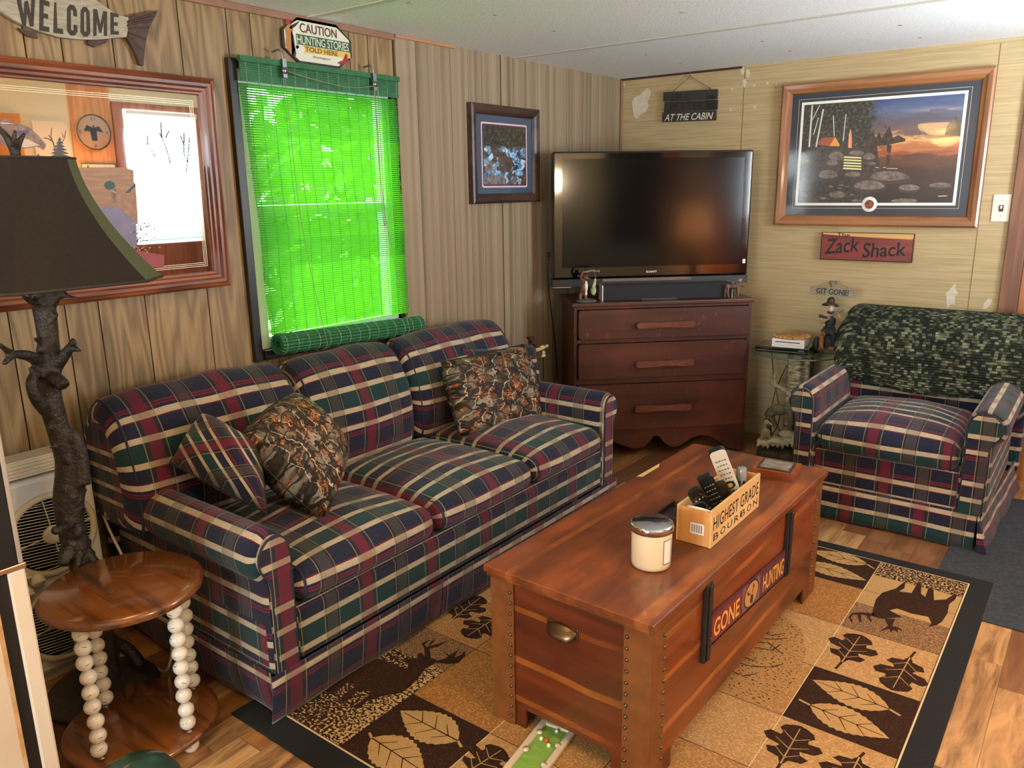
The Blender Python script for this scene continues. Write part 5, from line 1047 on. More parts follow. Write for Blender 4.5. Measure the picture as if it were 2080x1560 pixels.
def stick(rx, ry, tx, ty, vis, deep=.080):
    a = atx(rx, ry, -.858); b = atx(tx, ty, -.885); return a-(b-a).normalized()*deep, b
a, b = stick(1490, 1004, 1456, 916, .150); remote('tall silver remote control standing up out of the crate', a, b, .050, .020, [SILV, BLACKM, KEYG], 11, 4, .28, .0032, extra=ring)
a, b = stick(1462, 1030, 1432, 971, .085); remote('black keypad remote control leaning in the crate', a, b, .046, .02, [BLACKM, BLACKM, KEYW], 9, 4, .25, .0028)
a, b = stick(1434, 1034, 1410, 997, .055, .07); remote('rounded glossy black remote control leaning low at the front of the crate', a, b, .046, .022, [BLACKG, BLACKM, KEYW], 2, 3, .42, .003, top=.2)
a, b = stick(1476, 1014, 1459, 980, .055, .07); remote('dark brown remote control half hidden behind the silver one', a, b, .044, .018, [P('dark_brown_plastic', (44, 34, 30), .2, coat=.4), BLACKM, KEYG], 0, 0, .4)
t = thing('white_gadget', 'white oval gadget with a dark face lying at the front of the crate', 'gadget', (-.872, 2.04, .5755))
qg = Quaternion((1, 0, 0), -.5); gc = V((-.873, 2.037, .590)); fg = lambda p: gc+qg @ p
m = MB(); m.lathe([(0, -.008), (.034, -.008), (.038, -.002), (.036, .005), (.03, .007), (0, .007)], 24, (0, 0, 0), 0, lambda p: fg(V((p.x*1.1, p.y*.62, p.z)))); m.build('shell', P('glossy_white_plastic', (236, 232, 224), .2), t)
m = MB(); m.lathe([(.026, .0072), (0, .0085)], 24, (0, 0, 0), 0, lambda p: fg(V((p.x*1.1, p.y*.55, p.z)))); m.build('face', P('blue_grey_screen', (66, 70, 84), .2), t)
sb = V((-.850, 2.300, ZT+.009)); t = thing('spray_bottle', 'small brown spray bottle with clear cap inside the crate', 'bottle', sb)
m = MB(); m.lathe([(0, 0), (.022, 0), (.024, .004), (.024, .075), (.019, .092), (.010, .100), (.010, .104)], 20, sb); m.build('bottle', P('dark_amber_glass', (34, 18, 12), .12, coat=.6), t)
m = MB(); m.lathe([(.011, .102), (.012, .112), (.0125, .120), (0, .120)], 16, sb); m.build('collar', BLACKM, t)
m = MB(); m.lathe([(.0155, .104), (.0165, .106), (.0155, .142), (.013, .145), (0, .145)], 18, sb); m.build('cap', P('clear_grey_plastic', (190, 190, 190), .1, Transmission_Weight=.5), t)
pf_ = [(-.943, 2.652), (-.797, 2.664), (-.812, 2.80), (-.962, 2.79)]; t = thing('photo_box', 'flat cedar box with a photograph in its lid, at the far trunk end', 'box', (-.88, 2.72, ZT))
id3 = lambda a, b, c: V((a, b, c)); REDW = wood('reddish_box_wood', (150, 78, 40), (116, 54, 26), 0, .4, .2)
m = MB(); m.prism(pf_, ZT, ZT+.027, id3); m.build('case', REDW, t, bev=.002)
cI = V((sum(p[0] for p in pf_)/4, sum(p[1] for p in pf_)/4)); sc_ = lambda k: [tuple(cI+(V(p)-cI)*k) for p in pf_]
m = MB(); m.prism(sc_(.80), ZT+.027, ZT+.030, id3, 0); m.build('lid_frame', P('dark_frame_edge', (70, 40, 26), .4), t, bev=.001)
m = MB(); m.flat(sc_(.68), ZT+.0305, id3); m.build('photograph', P('grey_landscape_photo', (150, 150, 148), .15, (84, 82, 74), 30, (1, 3, 1), coat=1), t)
t = thing('tray', 'low dark wooden tray behind the crate on the trunk', 'tray', (-1.0, 2.16, ZT)); DKT = wood('dark_tray_wood', (66, 42, 28), (46, 28, 18), 1, .5)
m = MB(); m.box(-1.045, -.955, 2.095, 2.225, ZT, ZT+.006); m.box(-1.045, -1.037, 2.095, 2.225, ZT+.006, ZT+.024); m.box(-.963, -.955, 2.095, 2.225, ZT+.006, ZT+.024); m.box(-1.037, -.963, 2.095, 2.103, ZT+.006, ZT+.024); m.box(-1.037, -.963, 2.217, 2.225, ZT+.006, ZT+.024); m.build('tray_body', DKT, t, bev=.002)
# ------------------------------------------------------------------ putting mat under the trunk
t = thing('putting_mat', 'green toy golf putting strip with white rails poking out from under the trunk', 'golf toy', (-1.05, 1.45, RZ+.001))
g_ = lambda x, y: atz(980+x/7.092, 1340+y/7.092, RZ+.01)
lA, lB, rA, rB = g_(860, 900), g_(330, 1560), g_(1300, 1050), g_(1040, 1560)
ax_ = (lB-lA).normalized(); sd_ = (rA-lA); sd_ = (sd_-ax_*sd_.dot(ax_)); wd_ = sd_.length; sd_.normalize(); ori = V((lA.x, lA.y, 0))
fP = lambda a, b, c: ori+sd_*a+ax_*b+V((0, 0, RZ+.0008+c)); PLN = .62; WT = P('ivory_plastic_rail', (226, 208, 180), .45)
m = MB(); m.box(.010, wd_-.010, -.0, PLN, 0, .004, 0, fP); m.build('turf', P('lime_putting_felt', (146, 186, 84), .9, (118, 164, 64), 22, (1, 3, 1)), t)
for a, b in ((-.006, .012), (wd_-.012, wd_+.006)): m = MB(); m.box(a, b, -.012, PLN, 0, .012, 0, fP); m.build('rail', WT, t, bev=.002)
m = MB(); m.box(.0, wd_, -.014, .0, 0, .011, 0, fP); m.build('end_rail', WT, t, bev=.002)
for a, b in ((.012, .04), (wd_-.012, .065), (.012, .12), (wd_-.012, .15)): m = MB(); q = fP(a, b, .011); m.lathe([(.009, -.004), (.009, .001), (0, .001)], 12, q); m.build('peg', WT, t)
for a, b, mt in ((.3, .06, 'w'), (.62, .075, 'w'), (.55, .012, 'w'), (.46, .06, 'o')):
    m = MB(); m.ell(fP(wd_*a, b, .007), .006 if mt == 'w' else .008, None, 10, 0, 6); m.build('bump' if mt == 'w' else 'hole_marker', P('white_bump', (236, 232, 214), .4) if mt == 'w' else P('orange_marker', (178, 92, 34), .5), t)
# ================================================================== GOLF BALL TABLE
tc = V((-2.03, .905, 0)); gt = thing('golf_ball_table', 'round stained pine side table with legs made of stacked golf balls', 'side table', tc)
PIN = wood('stained_pine_round', (126, 72, 30), (74, 38, 14), 0, .16, .7, rings=16, scale=1.7)
rnd_ = lambda R_, z0, z1: [(0, z0), (R_-.012, z0), (R_-.003, z0+.005), (R_, (z0+z1)/2), (R_-.003, z1-.006), (R_-.012, z1), (0, z1)]
m = MB(); m.lathe(rnd_(.207, .4575, .487), 64, tc); m.build('tabletop', PIN, gt)
m = MB(); m.lathe(rnd_(.205, .0432, .066), 64, tc); m.build('lower_shelf', PIN, gt)
GB = N('white_dimpled_ball'); dv = GB.add('ShaderNodeTexVoronoi', i_Vector=GB.coord(), i_Scale=230.).outputs[0]; GB.bump(dv, .35, .002); GB = GB.fin((236, 228, 212), .25, 0, .4)
def ball(c, rot):
    q = MB(); e_ = Quaternion((0, 0, 1), rot) @ Quaternion((1, 0, 0), R0.uniform(-.5, .5)); q.ell(c, .02135, e_, 20, 0, 14)
    d = e_ @ V((0, -1, .1)).normalized(); s_ = e_ @ V((1, 0, R0.uniform(-.5, .5))).normalized(); u_ = d.cross(s_).normalized()
    q.tube([c+(d+s_*k).normalized()*.02137 for k in (-.26, -.1, .1, .26)], .0007, 4, 1)
    return q.build('golf_ball', [GB, P('ball_stamp_ink', (40, 34, 40), .5)], gt)
for a, lr in ((-64.7, .165), (17, .168), (93, .165), (194, .142)):
    a = math.radians(a); p = tc+V((math.cos(a), math.sin(a), 0))*lr
    for k in range(9): j = V((R0.uniform(-.003, .003), R0.uniform(-.003, .003), 0)); ball(p+j+V((0, 0, .0935+.0427*k)), R0.uniform(-.3, 1.6))
    ball(p+V((0, 0, .0214)), R0.uniform(0, 1.5))
    m = MB(); m.lathe([(0, .066), (.010, .066), (.010, .068), (.004, .0685), (.004, .076), (0, .076)], 12, p); m.build('washer', STEEL, gt)
# ================================================================== ANTLER LAMP
lx, ly = -2.31, .93
lt = thing('floor_lamp', 'antler-and-branch standing lamp with a dark flared shade in front of the mirror', 'lamp', (lx, ly, 0))
BARK = N('bronzed_antler_bark'); bn = BARK.noise(BARK.coord(), 45, 5, .7); bc_ = BARK.ramp(bn, [(.35, (24, 18, 14)), (.6, (52, 40, 30)), (.80, (104, 86, 64))]); BARK.bump(BARK.noise(BARK.coord(), 110, 3), .8, .006); BARK = BARK.fin(bc_, .5)
def lp(x, y, dx=0.): return atx(x, y, lx+dx)
m = MB()
main = [V((lx-.02, ly+.03, .02)), V((lx-.01, ly+.02, .25)), lp(165, 1140), lp(145, 1075), lp(140, 1010), lp(143, 940), lp(120, 875), lp(101, 805), lp(98, 740), lp(98, 690), lp(92, 640), lp(84, 597), lp(80, 575)]
pp = smoothpath(main, 5); rad = [.035, .034, .036, .036, .042, .040, .030, .031, .034, .027, .029, .033, .026]
rr_ = [rad[min(int(i/5), 12)]*(1-(i % 5)/5)+rad[min(int(i/5)+1, 12)]*(i % 5)/5 for i in range(len(pp))]; m.tube(pp, rr_, 12)
def br(pts, r0, r1, dxs=None):
    q = smoothpath([lp(x, y, (dxs or [0]*9)[i]) for i, (x, y) in enumerate(pts)], 4); m.tube(q, [r0+(r1-r0)*i/(len(q)-1) for i in range(len(q))], 8)
br([(90, 737), (55, 722), (25, 718), (-4, 698)], .020, .006, [0, .05, .08, .12]); br([(25, 720), (12, 735), (2, 744)], .012, .004, [.08, .1, .1])
br([(105, 755), (128, 725), (143, 705), (150, 688)], .022, .007, [0, .04, .06, .07]); br([(140, 710), (152, 708), (163, 713)], .013, .006, [.06, .08, .1]); br([(148, 700), (158, 696)], .009, .004, [.06, .06])
br([(108, 850), (78, 818), (64, 785), (68, 765), (85, 755)], .018, .012, [0, .04, .05, .04, 0]); br([(90, 752), (70, 752), (57, 749)], .012, .004, [0, .03, .05])
br([(100, 765), (118, 772), (130, 786)], .018, .020, [.02, .05, .07]); br([(84, 618), (62, 612), (44, 599)], .013, .005, [0, .04, .07]); br([(96, 630), (110, 608), (125, 592), (128, 585)], .018, .010, [0, .02, .03, .03]); br([(120, 600), (140, 602), (158, 604)], .010, .003, [.02, .05, .08]); br([(104, 655), (112, 645), (118, 636)], .012, .004, [.02, .03, .05])
br([(88, 700), (75, 690), (70, 688)], .010, .004, [0, .03, .05]); br([(120, 890), (104, 872), (98, 866)], .009, .004, [0, .02, .03]); br([(125, 910), (108, 908), (102, 912)], .009, .004, [0, .02, .03])
br([(140, 880), (155, 895), (163, 930), (165, 985)], .016, .026, [.02, .03, .03, .03]); br([(150, 1060), (124, 1075), (110, 1080), (112, 1070)], .014, .008, [.02, .06, .07, .06])
br([(155, 1110), (135, 1120), (130, 1150)], .026, .016, [0, .03, .05]); br([(165, 1110), (185, 1135), (205, 1150)], .022, .010, [.0, .03, .04]); br([(160, 1120), (158, 1145), (150, 1160)], .014, .008, [.05, .08, .08])
q = [V((lx-.02, ly+.0, .22)), V((lx+.05, ly-.03, .14)), V((lx+.08, ly-.03, .05))]; m.tube(smoothpath(q, 4), .022, 8)
q = [V((lx-.02, ly+.0, .22)), V((lx-.02, ly+.09, .12)), V((lx+.0, ly+.12, .05))]; m.tube(smoothpath(q, 4), .020, 8)
for i in range(40):
    k = R0.randrange(10, 26); a = R0.uniform(0, 6.28); c = pp[k]; r_ = rr_[k]; m.ell(c+V((math.cos(a)*r_, math.sin(a)*r_, R0.uniform(-.02, .02))), R0.uniform(.005, .010), None, 6, 0, 5)
m.build('antler_stem', BARK, lt, remesh=.0065, relax=1)
m = MB(); m.lathe([(0, 0), (.155, 0), (.165, .012), (.155, .026), (.10, .038), (.05, .05), (0, .055)], 36, (lx-.03, ly+.01, 0)); m.build('base', P('dark_braided_base', (40, 34, 26), .7, (58, 48, 36), 40, bump=.5, bscale=120), lt)
SH = N('dark_bronze_shade_fabric'); sn = SH.noise(SH.coord(scale=(1, 1, 1)), 90, 3); SH = SH.fin(SH.ramp(sn, [(.3, (24, 19, 17)), (.7, (31, 26, 23))]), .75, 0, 0, .3)
SHG = P('window_lit_shade_panel', (74, 80, 56), .8)  # green window light on this panel is painted into its colour
bb, tt = lp(78, 592), lp(30, 326); shx, shy = lx, (bb.y*.0+ly); zt_, zb_ = 1.605, 1.285
angs = [math.radians(a) for a in (-58, -32, 32, 58, 122, 148, 212, 238)]
m = MB(); pr_ = []
for k in range(15):
    u = k/14; r_ = .128+(.305-.128)*(u**1.75*.86+u*.14); pr_.append((r_, zt_-(zt_-zb_)*u))
vs = []; 
for r_, z in pr_:
    for a in angs: vs.append(V((lx+r_*math.cos(a), ly+.0+r_*math.sin(a), z)))
for i in range(len(pr_)-1):
    for k in range(8): m.add([vs[i*8+k], vs[i*8+(k+1) % 8], vs[(i+1)*8+(k+1) % 8], vs[(i+1)*8+k]], [(0, 1, 2, 3)], 1 if k == 2 else 0, None, False)
o = m.build('lamp_shade', [SH, SHG], lt, weld=True, smooth=False); q = o.modifiers.new('t', 'SOLIDIFY'); q.thickness = .004
m = MB(); n_ = [V((lx+.305*math.cos(a), ly+.305*math.sin(a), zb_)) for a in angs]; m.tube(n_+n_[:1], .004, 6); m.build('shade_binding', P('shade_binding_tape', (40, 36, 30), .8), lt); m = MB(); n_ = [V((lx+.128*math.cos(a), ly+.128*math.sin(a), zt_)) for a in angs]; m.tube(n_+n_[:1], .003, 6); m.build('shade_binding', P('shade_binding_tape', (40, 36, 30), .8), lt)
m = MB(); fb = V((lx, ly-.01, zt_-.02)); m.tube([fb, fb+V((0, 0, .04)), fb+V((0, -.015, .075)), fb+V((0, -.04, .11))], [.012, .014, .009, .004], 8); m.tube([fb+V((0, 0, .04)), fb+V((0, .012, .06)), fb+V((0, .03, .085))], [.013, .009, .004], 8); m.tube([fb+V((0, 0, .04)), fb+V((.02, -.005, .065)), fb+V((.03, -.005, .09))], [.010, .008, .004], 8); m.build('finial', BARK, lt, remesh=.004)
m = MB(); m.tube([pp[-1], V((lx, ly, zt_-.01))], .006, 8)
for k in (0, 2, 4, 6): m.tube([V((lx, ly, zt_-.02)), V((lx+.126*math.cos(angs[k]), ly+.126*math.sin(angs[k]), zt_-.004))], .002, 6)
m.build('harp', BLACKM, lt)
# ================================================================== WINDOW FAN
fn = thing('twin_window_fan', 'white twin window fan standing on end against the wall behind the lamp', 'fan', (-2.58, .93, 0))
FANW = P('aged_white_plastic', (206, 202, 192), .45); FANC = P('aged_cream_plastic', (196, 184, 154), .5); fy0, fy1 = .775, 1.082
fF = lambda a, b, c: V((-2.525+c, a, b)); gcs = ((.938, .486), (.938, .192)); gr_ = .122
m = MB(); m.box(-2.645, -2.53, fy0, fy1, .035, .675); 
m.build('housing', FANW, fn, bev=.012, seg=3)
for (gy_, gz_) in gcs:
    m = MB(); m.lathe([(gr_+.014, -.006), (gr_+.014, .004), (gr_+.006, .010), (gr_-.004, .006), (gr_-.006, -.004)], 44, (0, 0, 0), 0, lambda p, y=gy_, z=gz_: fF(y+p.x, z+p.y, p.z), cap=False); g = m.build('grille_ring', FANC, fn)
    m = MB(); m.lathe([(gr_-.004, -.003), (0, -.003)], 36, (0, 0, 0), 0, lambda p, y=gy_, z=gz_: fF(y+p.x, z+p.y, p.z)); m.build('dark_opening', P('fan_dark_inside', (26, 22, 18), .7), g)
    m = MB()
    for k in range(-11, 12):
        b = k*.0098; hw_ = math.sqrt(max(0, (gr_-.004)**2-b*b)); m.tube([fF(gy_-hw_, gz_+b+hw_*.12, .003), fF(gy_+hw_, gz_+b-hw_*.12, .003)] if abs(b) < .105 else [fF(gy_-hw_*.8, gz_+b, .003), fF(gy_+hw_*.8, gz_+b, .003)], .0016, 5, 0, False)
    for a in (.9, 2.47, 4.04, 5.6): m.tube([fF(gy_+.03*math.cos(a+.8), gz_+.03*math.sin(a+.8), .006), fF(gy_+gr_*.97*math.cos(a+.8), gz_+gr_*.97*math.sin(a+.8), .006)], .0022, 5)
    m.build('grille_bars', FANC, g)
    m = MB(); m.lathe([(.030, .002), (.030, .007), (.022, .010), (.010, .008), (0, .008)], 24, (0, 0, 0), 0, lambda p, y=gy_, z=gz_: fF(y+p.x, z+p.y, p.z)); m.build('grille_hub', FANC, g)
m = MB(); m.prism([(fy0+.012, .445), (fy0+.03, .435), (fy0+.09, .375), (fy0+.118, .362), (fy0+.118, .330), (fy0+.09, .315), (fy0+.045, .25), (fy0+.012, .235)], 0, .006, fF); cp = m.build('control_panel', P('beige_control_panel', (180, 170, 142), .5), fn, bev=.002)
for (y, z) in ((.836, .385), (.836, .330), (.872, .360)):
    m = MB(); m.lathe([(.021, .005), (.021, .010), (.018, .020), (.0, .022)], 20, (0, 0, 0), 0, lambda p, y=y, z=z: fF(y+p.x, z+p.y, p.z)); k_ = m.build('knob', P('pale_knob', (214, 204, 180), .4), cp); m = MB(); m.box(y-.017, y+.017, z-.003, z+.003, .020, .027, 0, fF); m.build('knob_grip', MC['pale_knob'], k_, bev=.001)
for z in (.420, .285): m = MB(); m.box(.826, .842, z-.003, z+.003, .005, .008, 0, fF); m.build('indicator_slot', BLACKM, cp)
for z0, z1 in ((.68, .735), (.0, .033)):
    m = MB(); m.box(-2.635, -2.552, fy0+.004, fy1-.03 if z0 > .5 else fy1-.004, z0, z1)
    for k in range(5): z = z0+(z1-z0)*(k+.5)/5; m.box(-2.552, -2.545, fy0+.004, fy1-.03 if z0 > .5 else fy1-.004, z-.0025, z+.0025)
    m.build('ribbed_extension', P('ribbed_cream_plastic', (214, 202, 172), .5), fn)
m = MB(); m.tube(smoothpath([(-2.545, 1.06, .06), (-2.44, 1.10, .012), (-2.33, 1.10, .006), (-2.22, 1.09, .05), (-2.18, 1.10, .18), (-2.22, 1.108, .26), (-2.36, 1.108, .28), (-2.50, 1.106, .42), (-2.58, 1.105, .55)], 6), .0045, 6); tag(m.build('power_cord', P('ivory_cord', (196, 186, 166), .6)), 'ivory power cord looping up from the floor between fan and sofa', 'cord')
# ================================================================== FRIDGE WITH A BLACK OVEN ON IT (left edge)
fx_ = -1.80; fg_ = thing('mini_fridge', 'white refrigerator at the left edge, seen from its side', 'refrigerator', (-2.05, .3, 0))
ENA = P('white_enamel_rust_edged', (232, 214, 190), .35, (224, 200, 170), 2); yb = atx(112, 1560, fx_).y+.012; ztop = atx(33, 1158, fx_).z
m = MB(); m.box(-2.30, fx_, -.05, yb-.062, .01, ztop); m.build('cabinet', ENA, fg_, bev=.006)
m = MB(); m.box(-2.28, fx_-.004, yb-.062, yb-.036, .03, ztop-.004); m.build('door_gasket', P('black_rubber_gasket', (24, 18, 16), .6), fg_)
m = MB(); m.box(-2.30, fx_, yb-.036, yb, .03, ztop-.002); m.build('door', P('white_enamel_door', (236, 220, 198), .35), fg_, bev=.005)
m = MB(); m.box(fx_-.004, fx_+.0006, yb-.072, yb-.063, .02, ztop-.01); m.build('rust_stain', P('rust_stain', (196, 140, 78), .7, (222, 190, 150), 20), fg_)
m = MB(); m.box(-2.30, fx_+.003, yb-.062, yb+.002, ztop, ztop+.012); m.build('top_trim', P('bright_trim_strip', (190, 150, 120), .25, metal=.7), fg_, bev=.002)
ov = thing('countertop_oven', 'black boxy oven with a pale metal edge on top of the white refrigerator', 'oven', (-2.05, .3, ztop+.0125))
m = MB(); m.box(-2.26, fx_+.001, .02, yb-.012, ztop+.0125, ztop+.36); m.build('case', BLACKM, ov, bev=.004)
m = MB(); m.box(-2.26, fx_+.001, yb-.012, yb-.002, ztop+.0125, ztop+.36); m.build('door_edge', P('pale_metal_edge', (206, 200, 192), .3, metal=.6), ov, bev=.002)
tp = atz(270, 1545, .40); t = thing('canister', 'dark green rounded canister at the bottom left in front of the golf ball table', 'canister', (tp.x, tp.y, 0))
m = MB(); m.lathe([(0, 0), (.085, 0), (.09, .01), (.09, .30), (.088, .31)], 40, (tp.x, tp.y, 0)); m.build('can', P('bottle_green_enamel', (26, 54, 48), .3, (34, 66, 56), 14, coat=.3), t); m = MB(); m.lathe([(.091, .31), (.091, .325), (.085, .345), (.068, .372), (.04, .39), (0, .396)], 40, (tp.x, tp.y, 0)); m.build('domed_lid', MC['bottle_green_enamel'], t)
# ================================================================== DRESSER AND TELEVISION
d0_ = atz(1163, 617, .90); d1_ = atz(1534, 606, .90); DWID = V((d1_.x-d0_.x, d1_.y-d0_.y)).length; dang = math.atan2(d1_.y-d0_.y, d1_.x-d0_.x)
DC = (d0_.x, d0_.y, 0)
def dthing(name, label, cat, z=0, group=None): return thing(name, label, cat, (DC[0], DC[1], z), dang, group)
DM = Matrix.Translation(V(DC)) @ Matrix.Rotation(dang, 4, 'Z'); fD = lambda a, b, c: DM @ V((a, b, c))   # a along the front, b depth, c height
dr = dthing('dresser', 'scuffed dark red-brown three-drawer dresser standing across the corner', 'dresser')
s = N('scuffed_mahogany'); g1 = s.noise(s.coord(scale=(1.2, 8, 14)), 1, 4, .6); cM = s.ramp(g1, [(.3, (46, 20, 14)), (.7, (78, 36, 24))])
cM = s.mix(s.ramp(s.noise(s.coord(scale=(30, 30, 12)), 1, 6, .75), [(.60, (0, 0, 0, 1)), (.70, (.8, .8, .8, 1))]), cM, L((124, 70, 50)))
cM = s.mix(s.ramp(s.noise(s.coord(), 2.2, 3), [(.48, (0, 0, 0, 1)), (.7, (.6, .6, .6, 1))]), cM, L((98, 48, 32))); s.bump(g1, .1, .001); MAH = s.fin(cM, .36, 0, .25)
m = MB(); m.box(0, DWID, 0, .428, .878, .900, 0, fD); m.build('top', MAH, dr, bev=.005)
W_ = DWID; m = MB(); PULL = P('lightened_worn_pull', (80, 38, 26), .35, (112, 60, 42), 30, (1, 6, 6), coat=.3)  # pull colour lightened to stand in for shading that frontal light lacks
m.box(.012, .030, .016, .42, .0, .878, 0, fD); m.box(W_-.030, W_-.012, .016, .42, .0, .878, 0, fD); m.box(.03, W_-.03, .40, .42, .10, .878, 0, fD); m.box(.03, W_-.03, .02, .40, .12, .135, 0, fD)
for z0, z1 in ((.862, .878), (.672, .694), (.438, .474)): m.box(.03, W_-.03, .018, .05, z0, z1, 0, fD)
m.build('carcass', MAH, dr, bev=.002)
ap = [(.012, .02), (.012, .172), (W_-.012, .172), (W_-.012, .02), (W_-.07, .02), (W_-.11, .03), (W_-.17, .075), (W_-.22, .105), (W_-.28, .11), (W_-.33, .095), (W_-.38, .06), (W_-.42, .048), (.58, .05), (.545, .075), (.52, .108), (.50, .122), (.48, .118), (.455, .085), (.42, .055), (.36, .05), (.29, .075), (.22, .11), (.15, .11), (.10, .075), (.06, .03)]
m = MB(); m.prism(ap, .018, .034, lambda a, b, c: fD(a, c, b)); m.box(.012, .05, .016, .06, 0, .02, 0, fD); m.box(W_-.05, W_-.012, .016, .06, 0, .02, 0, fD); m.build('apron', MAH, dr, bev=.002)
for z0, z1, hz, bw in ((.697, .862, .774, .016), (.474, .672, .556, .012), (.172, .438, .298, .01)):
    m = MB(); m.prism(rr2(.034, W_-.034, z0+.002, z1-.002, .016 if z0 > .4 else .006), -.004, .03, lambda a, b, c: fD(a, c, b)); o = m.build('drawer', MAH, dr, bev=.008, seg=3)
    m = MB(); hp_ = [(.352, hz-.009), (.36, hz-.016), (.40, hz-.018), (.515, hz-.012), (.63, hz-.018), (.67, hz-.016), (.680, hz-.006), (.680, hz+.008), (.67, hz+.017), (.63, hz+.016), (.515, hz+.013), (.40, hz+.016), (.36, hz+.015), (.352, hz+.006)]
    m.prism(hp_, -.042, -.016, lambda a, b, c: fD(a, c, b)); m.box(.40, .43, -.018, -.002, hz-.008, hz+.008, 0, fD); m.box(.60, .63, -.018, -.002, hz-.008, hz+.008, 0, fD); m.build('drawer_pull', PULL, o, bev=.004, seg=3)
tv = dthing('television', 'wide black flat television standing on the dresser', 'television', .9); tb = .18
m = MB(); m.box(-.078, 1.05, tb, tb+.085, 1.014, 1.702, 0, fD); m.box(.05, .92, tb+.085, tb+.12, 1.06, 1.62, 0, fD); m.build('casing', BLACKG, tv, bev=.010, seg=3)
s = N('matt_black_screen'); SCR = s.fin((9, 9, 10), .13, 0, 0, .3)
m = MB(); m.box(-.026, .998, tb-.0006, tb+.003, 1.075, 1.663, 0, fD); m.build('screen', SCR, tv)
m = MB(); m.box(-.080, 1.052, tb-.002, tb+.075, .966, 1.012, 0, fD); m.build('speaker_bar', BLACKM, tv, bev=.004)
m = MB(); m.box(-.080, .04, tb-.0045, tb-.001, .966, .969, 0, fD); m.box(.90, 1.052, tb-.0045, tb-.001, .966, .969, 0, fD); m.build('bright_edge', CHROME, tv)
m = MB(); m.box(.20, .715, tb-.010, tb-.002, .992, 1.010, 0, fD); m.build('trim_strip', P('smoked_trim_strip', (128, 120, 110), .2, metal=.7), tv, bev=.002)
m = MB(); m.box(.30, .68, tb-.0, tb+.18, .9005, .912, 0, fD); m.box(.40, .58, tb+.03, tb+.06, .912, .97, 0, fD); m.build('pedestal', BLACKG, tv, bev=.004)
fT = lambda a, b, c: fD(a, tb-c, b)
m = MB(); m.text('SONY', .455, 1.038, .062, .011, .0012, fT, 0, offset=.02, spacing=1.1); m.build('lettering', P('silver_letters', (216, 216, 220), .3, metal=.4), tv)
m = MB(); m.box(1.018, 1.034, 1.078, 1.102, .0006, .0012, 0, fT); m.build('sticker', PAPERW, tv)
sb_ = dthing('soundbar', 'low black soundbar in front of the television', 'soundbar', .9)
m = MB(); m.box(.182, .916, .06, .145, .9005, .985, 0, fD); m.build('cabinet', P('black_speaker_cloth', (26, 26, 29), .85), sb_, bev=.004)
for a in (.176, .916): m = MB(); m.box(a, a+.006, .058, .146, .9005, .986, 0, fD); m.build('end_cap', P('polished_end_cap', (226, 226, 224), .25, metal=.5), sb_, bev=.001)
m = MB(); m.box(.40, .60, .056, .062, .902, .908, 0, fD); m.build('display_strip', P('grey_display_strip', (70, 74, 76), .3), sb_)
m = MB(); m.tube(smoothpath([atx(1114, 515, -2.60), atx(1113, 560, -2.60), atx(1118, 620, -2.61), atx(1128, 700, -2.61), atx(1132, 770, -2.61)]), .004, 6); m.ell(atx(1114, 517, -2.60), (.012, .010, .014)); tag(m.build('cable', BLACKM), 'black cable hanging down the wall beside the television', 'cable')
# figurines beside the television
def org(parent, name, parts, mat, vox=.003, relax=0):
    q = MB()
    for p in parts:
        if p[0] == 'e': q.ell(*p[1:])
        else: q.tube(smoothpath(p[1], 3), [p[2]+(p[3]-p[2])*i/((len(p[1])-1)*3) for i in range((len(p[1])-1)*3+1)], 8)
    return q.build(name, mat, parent, remesh=vox, relax=relax)
bf = dthing('bear_figurine', 'small figurine of a standing brown bear beside a hanging pale green fish', 'figurine', .9)
bx_, by_ = .085, .045; fB3 = lambda a, b, c: fD(bx_+a, by_+b, .9005+c)
BBR = P('painted_bear_brown', (104, 56, 30), .5, (70, 38, 22), 30); BWH = P('painted_cream_belly', (226, 214, 196), .5); BGR = P('painted_pale_green', (176, 180, 132), .5, (130, 136, 96), 40); BRK_ = P('painted_grey_rock', (84, 80, 72), .6, (50, 50, 46), 30); BWD = P('painted_branch', (150, 120, 92), .6, (90, 72, 60), 60)
m = MB(); m.lathe([(0, 0), (.052, 0), (.055, .006), (.046, .014), (.02, .02), (0, .021)], 24, (0, 0, 0), 0, lambda p: fB3(p.x*1.05, p.y*.7, p.z)); m.build('base', BRK_, bf)
org(bf, 'bear_body', [('e', fB3(-.018, 0, .07), (.020, .018, .036)), ('e', fB3(-.014, 0, .108), (.016, .015, .02)), ('e', fB3(-.004, -.002, .132), (.015, .014, .014)), ('e', fB3(.012, -.006, .128), (.010, .008, .007)), ('t', [fB3(-.03, 0, .05), fB3(-.034, -.002, .025), fB3(-.03, -.005, .015)], .012, .009), ('t', [fB3(-.008, 0, .05), fB3(-.004, -.002, .03), fB3(-.002, -.006, .015)], .012, .009), ('t', [fB3(-.024, -.002, .115), fB3(-.032, -.006, .14), fB3(-.022, -.006, .165)], .008, .006), ('e', fB3(-.012, 0, .147), .005), ('e', fB3(.002, 0, .147), .005)], BBR)
org(bf, 'bear_belly', [('e', fB3(-.004, -.010, .085), (.010, .010, .034)), ('e', fB3(-.004, -.008, .05), (.008, .009, .014))], BWH)
org(bf, 'hanging_fish', [('e', fB3(.038, -.006, .062), (.017, .010, .024)), ('t', [fB3(.038, -.006, .08), fB3(.044, -.006, .105), (fB3(.048, -.006, .128))], .011, .006), ('t', [fB3(.03, -.008, .05), fB3(.046, -.008, .04)], .009, .006)], BGR)
